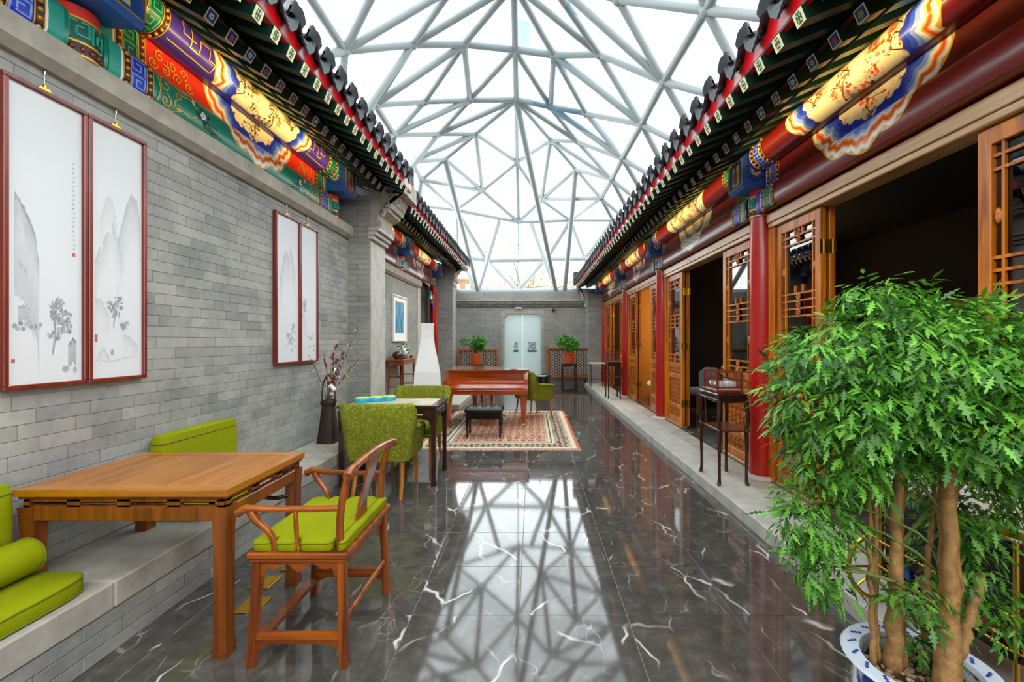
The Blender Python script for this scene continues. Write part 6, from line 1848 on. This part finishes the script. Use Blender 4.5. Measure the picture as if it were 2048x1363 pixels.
bt.build('button', M_LEATHER, pb, 180)
for sx in (-1, 1):
    for sy in (-1, 1): MB().bar((sx * .245, sy * .15, 0), (sx * .25, sy * .15, .28), .03, .03, (0, 1, 0), .042, .042).build('leg', M_BLACK, pb)
# ------------------------------------------------------------------ end wall: lattice screens, stands, pots
def hex_screen(label, x0, x1, z0, z1, y):
    r = root('lattice_screen', label, 'screen', ((x0 + x1) / 2, y, 0))
    w = (x1 - x0) / 2; f = .085
    M_ = wood('screen_wood', '#8a4d1c', '#a8652c', 'x', .8, .4, .2)
    for (a, b2, c, d_) in ((-w, w, z1 - f, z1), (-w, w, z0, z0 + f), (-w, -w + f, z0 + f, z1 - f), (w - f, w, z0 + f, z1 - f)): MB().box(a, b2, -.03, .03, c, d_, .006).build('frame_rail', M_, r)
    MB().box(-w + f, w - f, .012, .018, z0 + f, z1 - f).build('backing', plain('screen_backing', '#cfc6b2', .7), r)
    mb = MB(); s = .052; ht = math.sqrt(3) * s; t = .013; col = 0; x = -w + f
    def seg(p, q):
        def cl(a): return (min(max(a[0], -w + f), w - f), min(max(a[1], z0 + f), z1 - f))
        p, q = cl(p), cl(q)
        if math.hypot(p[0] - q[0], p[1] - q[1]) > .01: mb.bar((p[0], -.002, p[1]), (q[0], -.002, q[1]), .024, t, (0, 1, 0))
    while x < w - f + s:
        z = z0 + f + (ht / 2 if col % 2 else 0) - ht
        while z < z1:
            c = (x, z); pts = [(c[0] + s * math.cos(PI / 3 * i), c[1] + s * math.sin(PI / 3 * i)) for i in range(6)]
            for i in (0, 1, 2): seg(pts[i], pts[i + 1])
            z += ht
        x += 1.5 * s; col += 1
    tag(mb.build('honeycomb_lattice', plain('lattice_dark', '#5a4636', .6), r), kind='stuff')
    for s_ in (-1, 1): MB().box(s_ * (w - .05) - .03, s_ * (w - .05) + .03, -.03, .03, 0, z0, .005).build('foot', M_, r)
    MB().cyl((w - .22, -.04, .05), (w - .2, -.02, z0), .02, .012, 8).build('support_rod', M_BLACK, r)
hex_screen('honeycomb lattice screen right of the glass door', .44, 1.92, .265, 1.26, 14.3)
hex_screen('honeycomb lattice screen left of the glass door, behind the piano', -2.42, -1.12, .265, 1.22, 14.3)

def pot_stand(label, x, y, h, w=.22):
    r = root('plant_stand', label, 'stand', (x, y, 0))
    MB().box(-w, w, -w, w, h - .03, h, .006).build('top', M_WALNUT, r); MB().box(-w + .02, w - .02, -w + .02, w - .02, h - .09, h - .03).build('apron', M_WALNUT, r)
    for sx in (-1, 1):
        for sy in (-1, 1): MB().box(sx * (w - .03) - .02, sx * (w - .03) + .02, sy * (w - .03) - .02, sy * (w - .03) + .02, 0, h - .03, .005).build('leg', M_WALNUT, r)
    mb = MB()
    for s in (-1, 1): mb.box(-w + .03, w - .03, s * (w - .03) - .014, s * (w - .03) + .014, .03, .06); mb.box(s * (w - .03) - .014, s * (w - .03) + .014, -w + .03, w - .03, .03, .06)
    mb.build('foot_rail', M_WALNUT, r)
    return r
def pot_plant(label, x, y, z, seed):
    r = root('potted_plant', label, 'plant', (x, y, z))
    M_T = plain('terracotta_orange', '#d0521c', .45, coat=.2)
    MB().lathe([(.10, 0), (.145, .0), (.15, .02), (.12, .025)], 22).build('saucer', M_T, r, 40)
    MB().lathe([(.10, .02), (.12, .03), (.16, .27), (.168, .27), (.168, .30), (.15, .30), (.145, .27)], 22).build('pot', M_T, r, 40)
    MB().lathe([(.001, .26), (.146, .265)], 18).build('soil', plain('soil', '#2c2018', .95), r)
    rn = random.Random(seed); mb = MB(); cr = []
    for i in range(12):
        a = rn.uniform(0, 2 * PI); l = rn.uniform(.08, .30); e = (l * math.cos(a) * 1.1, l * math.sin(a), rn.uniform(.48, .72) - l * .2)
        mb.tube(bez((0, 0, .26), (e[0] * .2, e[1] * .2, .4), (e[0] * .7, e[1] * .7, e[2] - .05), e, 5), [.012, .010, .009, .007, .006, .004], 5); cr.append((e[0], e[1], e[2], .12))
    mb.build('stems', plain('stem_green', '#4a5a2a', .7), r, 180)
    tag(scatter_leaves('foliage', leafmat('jade_leaf%d' % seed, '#1d6a16', '#57a52c', .25), r, cr, 1100, .04, seed), kind='stuff')
pot_stand('tall dark plant stand in front of the right lattice screen', 1.04, 12.55, .83)
pot_plant('bushy green plant in orange pot in front of the right lattice screen', 1.04, 12.55, .831, 31)
pot_stand('tall dark plant stand behind the piano, left of the glass door', -1.62, 12.6, .80)
pot_plant('bushy green plant in orange pot behind the piano', -1.62, 12.6, .801, 32)
bn_ = root('waste_bin', 'small black round bin behind the olive armchair by the piano', 'bin', (.28, 11.4, 0))
MB().lathe([(.13, 0), (.16, .02), (.19, .48), (.20, .55), (.17, .58), (.05, .60)], 22).build('body', M_BLACK, bn_, 40); MB().lathe([(.05, .60), (.08, .60), (.08, .615), (.02, .625)], 16).build('lid', M_BLACK, bn_, 40)

# ------------------------------------------------------------------ right side stands, bird cages
def cabriole(p0, p1, bow, r0, r1, n=9):
    p0, p1 = Vector(p0), Vector(p1); out = []
    for i in range(n + 1):
        t = i / n; out.append(p0.lerp(p1, t) + Vector(bow) * math.sin(PI * t) * (1 if t < .6 else .6))
    return out, [r0 + (r1 - r0) * i / n for i in range(n + 1)]
def two_tier_stand(label, x, y, hx, hy, H, shelf):
    r = root('tea_stand', label, 'stand', (x, y, .101))
    MB().box(-hx, hx, -hy, hy, H - .022, H, .006).build('top', M_WALNUT, r)
    MB().box(-hx + .018, hx - .018, -hy + .018, hy - .018, H - .055, H - .022, .004).build('waist', M_WALNUT, r)
    MB().box(-hx + .012, hx - .012, -hy + .012, hy - .012, H - .085, H - .055, .006).build('apron', M_WALNUT, r)
    MB().box(-hx + .03, hx - .03, -hy + .03, hy - .03, shelf - .022, shelf, .004).build('shelf', wood('shelf_rosewood', '#4a1f12', '#6e3520', 'y', 1, .35, .2), r)
    for sx in (-1, 1):
        for sy in (-1, 1):
            cx, cyy = sx * (hx - .03), sy * (hy - .03)
            pts, rs = cabriole((cx, cyy, shelf - .02), (cx, cyy, H - .06), (sx * .012, sy * .012, 0), .017, .024)
            a = MB().tube(pts, rs, 8).build('upper_leg', M_WALNUT, r, 60)
            mb = MB().tube(bez((cx, cyy, shelf - .02), (cx + sx * .012, cyy + sy * .012, shelf - .12), (cx - sx * .004, cyy - sy * .004, .12), (cx + sx * .004, cyy + sy * .004, .03), 8), [.021, .020, .018, .016, .015, .014, .014, .015, .018], 8)
            mb.sphere((cx + sx * .008, cyy + sy * .008, .017), .021, 10, 6, (1, 1, .8)); mb.build('leg', M_WALNUT, r, 60)
            MB().sphere((cx + sx * .006, cyy + sy * .006, shelf - .005), .024, 8, 5, (1, 1, .8)).build('knuckle', M_WALNUT, r, 180)
    return r
M_CAGE = wood('cage_wood', '#5a1f10', '#7d351d', 'y', 1, .35, .2)
def cage(label, x, y, z, hx, hy, H, cups, rz=0.0):
    r = root('bird_cage', label, 'bird cage', (x, y, z), rz)
    MB().box(-hx - .015, hx + .015, -hy - .015, hy + .015, 0, .03, .005).build('base', M_CAGE, r)
    MB().box(-hx, hx, -hy, hy, .03, .034).build('tray', plain('tray_cream', '#d8d2c2', .6), r)
    mb = MB()
    for i in range(int(2 * hy / .02) + 1):
        yy_ = -hy + .02 * i
        for s in (-1, 1): mb.cyl((s * hx, yy_, .03), (s * hx, yy_, H), .0022, .0022, 5)
    for i in range(int(2 * hx / .02) + 1):
        xx_ = -hx + .02 * i
        for s in (-1, 1): mb.cyl((xx_, s * hy, .03), (xx_, s * hy, H), .0022, .0022, 5)
    mb.build('bars', M_CAGE, r)
    mb = MB()
    for zz in (.05, H * .62, H):
        for s in (-1, 1): mb.box(s * hx - .006, s * hx + .006, -hy, hy, zz - .006, zz + .006); mb.box(-hx, hx, s * hy - .006, s * hy + .006, zz - .006, zz + .006)
    for sx in (-1, 1):
        for sy in (-1, 1): mb.box(sx * hx - .008, sx * hx + .008, sy * hy - .008, sy * hy + .008, 0, H)
    mb.build('frame', M_CAGE, r)
    mb = MB()
    for i in range(int(2 * hy / .02) + 1): mb.cyl((-hx, -hy + .02 * i, H), (hx, -hy + .02 * i, H), .0022, .0022, 5)
    mb.build('top_bars', M_CAGE, r)
    MB().tube(bez((0, -.03, H), (0, -.04, H + .06), (0, .04, H + .06), (0, .03, H), 8), .004, 6).build('hook', M_BRASS, r, 180)
    for (cx, cyy) in cups: MB().lathe([(.018, 0), (.036, .012), (.046, .04), (.04, .06), (.03, .068), (.026, .064)], 14, (cx, cyy, .045)).build('cup', plain('porcelain', '#eef0f2', .12, coat=.5), r, 60)
    return r
two_tier_stand('dark two tier stand with a bird cage, nearest on the right step', 1.885, 4.355, .155, .245, .862, .52)
cage('square wooden bird cage with white cups on the nearest dark stand', 1.885, 4.37, .101 + .862, .115, .16, .20, ((-.075, -.10), (-.075, .02), (.05, -.10), (.06, .05)))
two_tier_stand('dark two tier stand farther along the right step', 1.92, 10.5, .165, .22, .85, .52)
cage('pale wooden bird cage on the far dark stand', 1.92, 10.5, .101 + .85, .13, .16, .26, ())
wt = root('iron_side_table', 'white topped iron side table near the end wall', 'table', (1.93, 13.2, .101))
MB().box(-.24, .24, -.22, .22, .68, .71, .006).build('tabletop', plain('white_marble_top', '#dcdad4', .3), wt)
mb = MB()
for s in (-1, 1):
    mb.tube([(s * .2, -.18, 0), (s * .17, -.15, .35), (s * .2, -.18, .68)], .012, 6); mb.tube([(s * .2, .18, 0), (s * .17, .15, .35), (s * .2, .18, .68)], .012, 6)
    mb.tube([(s * .18, -.16, .2), (s * .18, .16, .2)], .008, 6)
mb.tube([(-.18, 0, .2), (.18, 0, .2)], .008, 6); mb.build('iron_base', M_BLACK, wt, 180)

# ------------------------------------------------------------------ brass tea trolley
tt = root('tea_trolley', 'brass tea trolley with white top and spoked wheel by the near doors', 'trolley', (1.885, 1.90, .101))
def rr_poly(hx, hy, r, n=6):
    p = []
    for (cx, cyy, a0) in ((hx - r, hy - r, 0), (-hx + r, hy - r, PI / 2), (-hx + r, -hy + r, PI), (hx - r, -hy + r, 1.5 * PI)): p += arc(cx, cyy, r, a0, a0 + PI / 2, n)
    return p
MB().prism(rr_poly(.155, .37, .09), 'z', .675, .70).build('top', plain('white_enamel', '#eceae4', .25, coat=.3), tt, 40)
MB().prism(rr_poly(.162, .377, .097), 'z', .645, .676).build('tray_edge', M_BRASS, tt, 40)
mb = MB(); pp = rr_poly(.162, .377, .097, 14)
for i, p in enumerate(pp): mb.sphere((p[0], p[1], .642), .008, 6, 4)
mb.build('beading', plain('bead_silver', '#b9b6a8', .3, metal=.8), tt, 180)
MB().prism(rr_poly(.135, .33, .07), 'z', .30, .64).build('body', M_BLACK, tt, 40)
MB().prism(rr_poly(.15, .36, .08), 'z', .20, .225).build('lower_shelf', M_BLACK, tt, 40)
for sx in (-1, 1):
    for sy in (-1, 1): MB().tube([(sx * .135, sy * .31, .0 if sy < 0 else .17), (sx * .135, sy * .31, .65)], .010, 8).build('post', M_BRASS, tt, 60)
mb = MB()
for z in (.235, .36): 
    mb.tube([(p[0], p[1], z) for p in rr_poly(.15, .36, .08, 5)], .006, 6, closed=True)
mb.build('gallery_rail', M_BRASS, tt, 180)
wh = MB(); R = .18; wy = .405
wh.tube([(-.05 + R * math.cos(a), wy, R + .002 + R * .985 * math.sin(a)) for a in [2 * PI * i / 40 for i in range(40)]], .011, 8, closed=True)
w_ = wh.build('wheel', M_BRASS, tt, 180)
sp = MB()
for i in range(10):
    a = 2 * PI * i / 10; sp.tube([(-.05, wy, R), (-.05 + R * math.cos(a), wy, R + R * math.sin(a))], .006, 6)
sp.cyl((-.05, wy - .03, R), (-.05, wy + .03, R), .024, .024, 14); sp.build('spokes', M_BRASS, w_, 60)
MB().cyl((-.05, wy - .06, R), (-.05, .30, R), .01, .01, 8).build('axle', M_BLACK, tt)
for k, (c, y, nm) in enumerate((('#b5202a', -.18, 'red'), ('#d9a63c', -.05, 'yellow'), ('#c86a8a', .10, 'pink'), ('#3a6ab0', .22, 'blue'))):
    tn = root('tea_tin', 'small %s tin on the lower shelf of the tea trolley' % nm, 'tin', (1.885 - .07, 1.90 + y, .101 + .226), group='tins on the tea trolley')
    MB().box(-.04, .04, -.045, .045, 0, .045 + .02 * (k % 2), .004).build('tin_body', plain('tin_%d' % k, c, .4), tn); MB().box(-.042, .042, -.047, .047, .04 + .02 * (k % 2), .052 + .02 * (k % 2), .003).build('lid', plain('tin_%d' % k, c, .4), tn)

# ------------------------------------------------------------------ aralia tree in porcelain pot
pt = root('potted_tree', 'lacy leaved tree in blue and white porcelain pot, right foreground', 'plant', (1.25, 1.42, 0))
def porcelain():
    m, N, L, b = newmat('blue_white_porcelain'); v = coords(N, L)
    n = noise(N, L, v, 9, 4, .6, 1.2); n2 = noise(N, L, v, 26, 3)
    f = mth(N, L, 'MULTIPLY', mth(N, L, 'SUBTRACT', mth(N, L, 'ADD', n, mth(N, L, 'MULTIPLY', n2, .25)), .62), 16, True)
    L.new(mixc(N, L, f, lin('#dfe6ee'), lin('#1f3fa0')), b.inputs['Base Color']); b.inputs['Roughness'].default_value = .1; setin(b, 'Coat Weight', .6); return m
M_PORC = porcelain()
MB().lathe([(.12, 0), (.135, 0), (.15, .06), (.178, .22), (.182, .32), (.172, .395), (.17, .405), (.15, .405), (.15, .36)], 40).build('pot', M_PORC, pt, 40)
MB().lathe([(.15, .40), (.205, .408), (.212, .416), (.205, .424), (.158, .420), (.15, .405), (.15, .40)], 40, cap=False).build('rim', plain('rim_glaze', '#cfdbe6', .12, coat=.6), pt, 40)
mb = MB()
for i in range(18):
    a = 2 * PI * i / 18
    for j in range(3): mb.sphere(((.178 + .008 * (j - 1)) * math.cos(a + .05 * j), (.178 + .008 * (j - 1)) * math.sin(a + .05 * j), .4235), .006, 6, 4, (1, 1, .2))
tag(mb.build('rim_flowers', plain('cobalt', '#1c3a9c', .15), pt, 180), kind='stuff')
MB().lathe([(.001, .375), (.152, .37)], 30).build('soil', plain('soil', '#2c2018', .95), pt)
mb = MB(); rn = random.Random(12)
for i in range(260):
    a = rn.uniform(0, 2 * PI); q = .145 * math.sqrt(rn.random()); mb.sphere((q * math.cos(a), q * math.sin(a), .375 + rn.uniform(0, .008)), rn.uniform(.006, .013), 5, 3, (1, .8, .6))
tag(mb.build('pebbles', plain('pebble', '#8f7c5c', .8, var=.5, scale=60), pt), kind='stuff')
M_BARK = plain('tan_bark', '#9a7240', .75, var=.4, scale=40, bmp=.6, bscale=70)
trunks = [((.03, -.06, .37), (.05, -.05, .75), (.06, -.03, 1.35), .036, .020), ((.05, -.03, .37), (.035, -.075, .66), (.03, -.06, 1.30), .030, .016), ((-.06, .03, .37), (-.06, .03, .7), (-.05, .02, 1.30), .028, .012), ((-.02, .05, .37), (-.03, .06, .7), (0, .05, 1.3), .022, .010),
          ((-.12, .04, .37), (-.125, .05, .72), (-.13, .06, 1.15), .010, .007), ((-.09, .06, .37), (-.10, .07, .7), (-.09, .07, 1.25), .011, .007), ((.10, .0, .37), (.16, .0, .55), (.22, .02, .70), .022, .012), ((.0, .09, .37), (.02, .11, .7), (.06, .12, 1.2), .014, .008), ((.08, .07, .37), (.10, .09, .6), (.14, .10, 1.0), .012, .007)]
for (a, b2, c, r0, r1) in trunks:
    pts = bez(a, (a[0] * .5 + b2[0] * .5, a[1] * .5 + b2[1] * .5, (a[2] + b2[2]) / 2), b2, c, 14)
    pts = [p + Vector((rn.uniform(-.006, .006), rn.uniform(-.006, .006), 0)) for p in pts]
    MB().tube(pts, [(r0 + (r1 - r0) * i / 14) * (1 + .08 * math.sin(i * 1.9)) for i in range(15)], 9).build('trunk', M_BARK, pt, 180)
# leaf sprays: jagged leaflets along a drooping stalk
def jag_leaflet():
    side = [(.12, .035), (.22, .04), (.32, .17), (.37, .06), (.50, .21), (.55, .06), (.68, .17), (.73, .045), (.86, .07), (1.0, 0)]
    return [(0, 0)] + side + [(x, -y) for x, y in side[:-1]][::-1]
LP = np.array(jag_leaflet())
def sprays(n, seed, regions, size):
    rs = np.random.RandomState(seed); V = []; F = []; base = 0
    w = np.array([q[6] for q in regions]); w = w / w.sum()
    for i in range(n):
        q = regions[rs.choice(len(regions), p=w)]
        d = rs.normal(size=3); d /= np.linalg.norm(d); rad = rs.uniform(.55, 1.0) ** .5
        p = np.array(q[:3]) + d * rad * np.array(q[3:6])
        out = d * np.array([1, 1, .6]); out[2] -= .35; out += rs.normal(size=3) * .35; out /= np.linalg.norm(out)
        upv = np.array([0, 0, 1.0]) + d * .5 + rs.normal(size=3) * .25
        sd = np.cross(out, upv); sd /= np.linalg.norm(sd); nr = np.cross(sd, out)
        s = size * rs.uniform(.7, 1.25); ln = s * 1.5
        nl = rs.randint(5, 8)
        for k in range(nl):
            t = (k // 2 + .4) / (nl / 2); t = min(t, 1.0); sg = 1 if k % 2 else -1
            o = p + out * ln * t - nr * ln * .25 * t * t
            an = sg * rs.uniform(.6, 1.1) if k < nl - 1 else rs.uniform(-.2, .2)
            ax = out * math.cos(an) + sd * math.sin(an) - nr * rs.uniform(.05, .45); ax /= np.linalg.norm(ax)
            bx_ = np.cross(nr, ax); bx_ /= np.linalg.norm(bx_)
            l2 = s * rs.uniform(.75, 1.15) * (1.0 if k < nl - 1 else 1.25)
            cur = -nr * .22
            pts = o + LP[:, :1] * ax * l2 + LP[:, 1:] * bx_ * l2 + (LP[:, :1] ** 2) * cur * l2
            V.append(pts); m = len(LP)
            # fan strips between the two sides
            idx = list(range(m)); half = m // 2
            F.append((base + 0, base + 1, base + m - 1))
            for j in range(1, half):
                F.append((base + j, base + j + 1, base + m - j)) if j + 1 == m - j else F.append((base + j, base + j + 1, base + m - j - 1, base + m - j))
            base += m
    return np.concatenate(V).tolist(), [tuple(dict.fromkeys(f)) for f in F]
regs = [(-.06, .02, 1.42, .34, .32, .14, 5.0), (.20, .05, 1.44, .36, .30, .13, 5.0), (-.20, .04, 1.28, .22, .26, .17, 4.0), (.05, -.10, 1.28, .30, .20, .15, 4.0), (.46, .12, 1.40, .28, .24, .11, 2.2),
        (-.22, .06, 1.10, .14, .16, .12, 1.6), (.22, -.04, 1.16, .20, .18, .11, 2.0), (-.14, .0, 1.62, .09, .09, .035, .4), (.0, .0, 1.56, .16, .14, .045, .6), (-.31, .06, .88, .09, .10, .09, 1.0), (-.30, .04, .72, .045, .05, .06, .3),
        (.24, .10, .94, .13, .13, .12, 1.0), (.22, .12, .72, .10, .10, .12, .7), (.30, .10, .54, .09, .09, .09, .4), (-.02, -.02, .66, .045, .045, .04, .2), (.04, .02, .50, .04, .04, .03, .12)]
LP[:, 1] *= .9
V, F = sprays(3300, 4, regs, .043)
me = bpy.data.meshes.new('foliage'); me.from_pydata(V, [], F); me.materials.append(leafmat('aralia_leaf', '#134a0d', '#74b83a', .22))
fo = bpy.data.objects.new('foliage', me); COL.objects.link(fo); fo.parent = pt; fo['kind'] = 'stuff'
tw = MB()
for i in range(60):
    q = regs[rn.randrange(len(regs))]; b0 = trunks[rn.randrange(4)][2]
    e = (q[0] + rn.uniform(-.6, .6) * q[3], q[1] + rn.uniform(-.6, .6) * q[4], q[2] + rn.uniform(-.5, .5) * q[5])
    st_ = (b0[0], b0[1], min(b0[2], max(.6, e[2] - .15)))
    tw.tube(bez(st_, (st_[0] * .7 + e[0] * .3, st_[1] * .7 + e[1] * .3, e[2]), (e[0] * .8, e[1] * .8, e[2] + .03), e, 5), [.006, .005, .004, .0035, .003, .002], 4)
tw.build('twigs', plain('green_twig', '#6a7a30', .7), pt, 180)
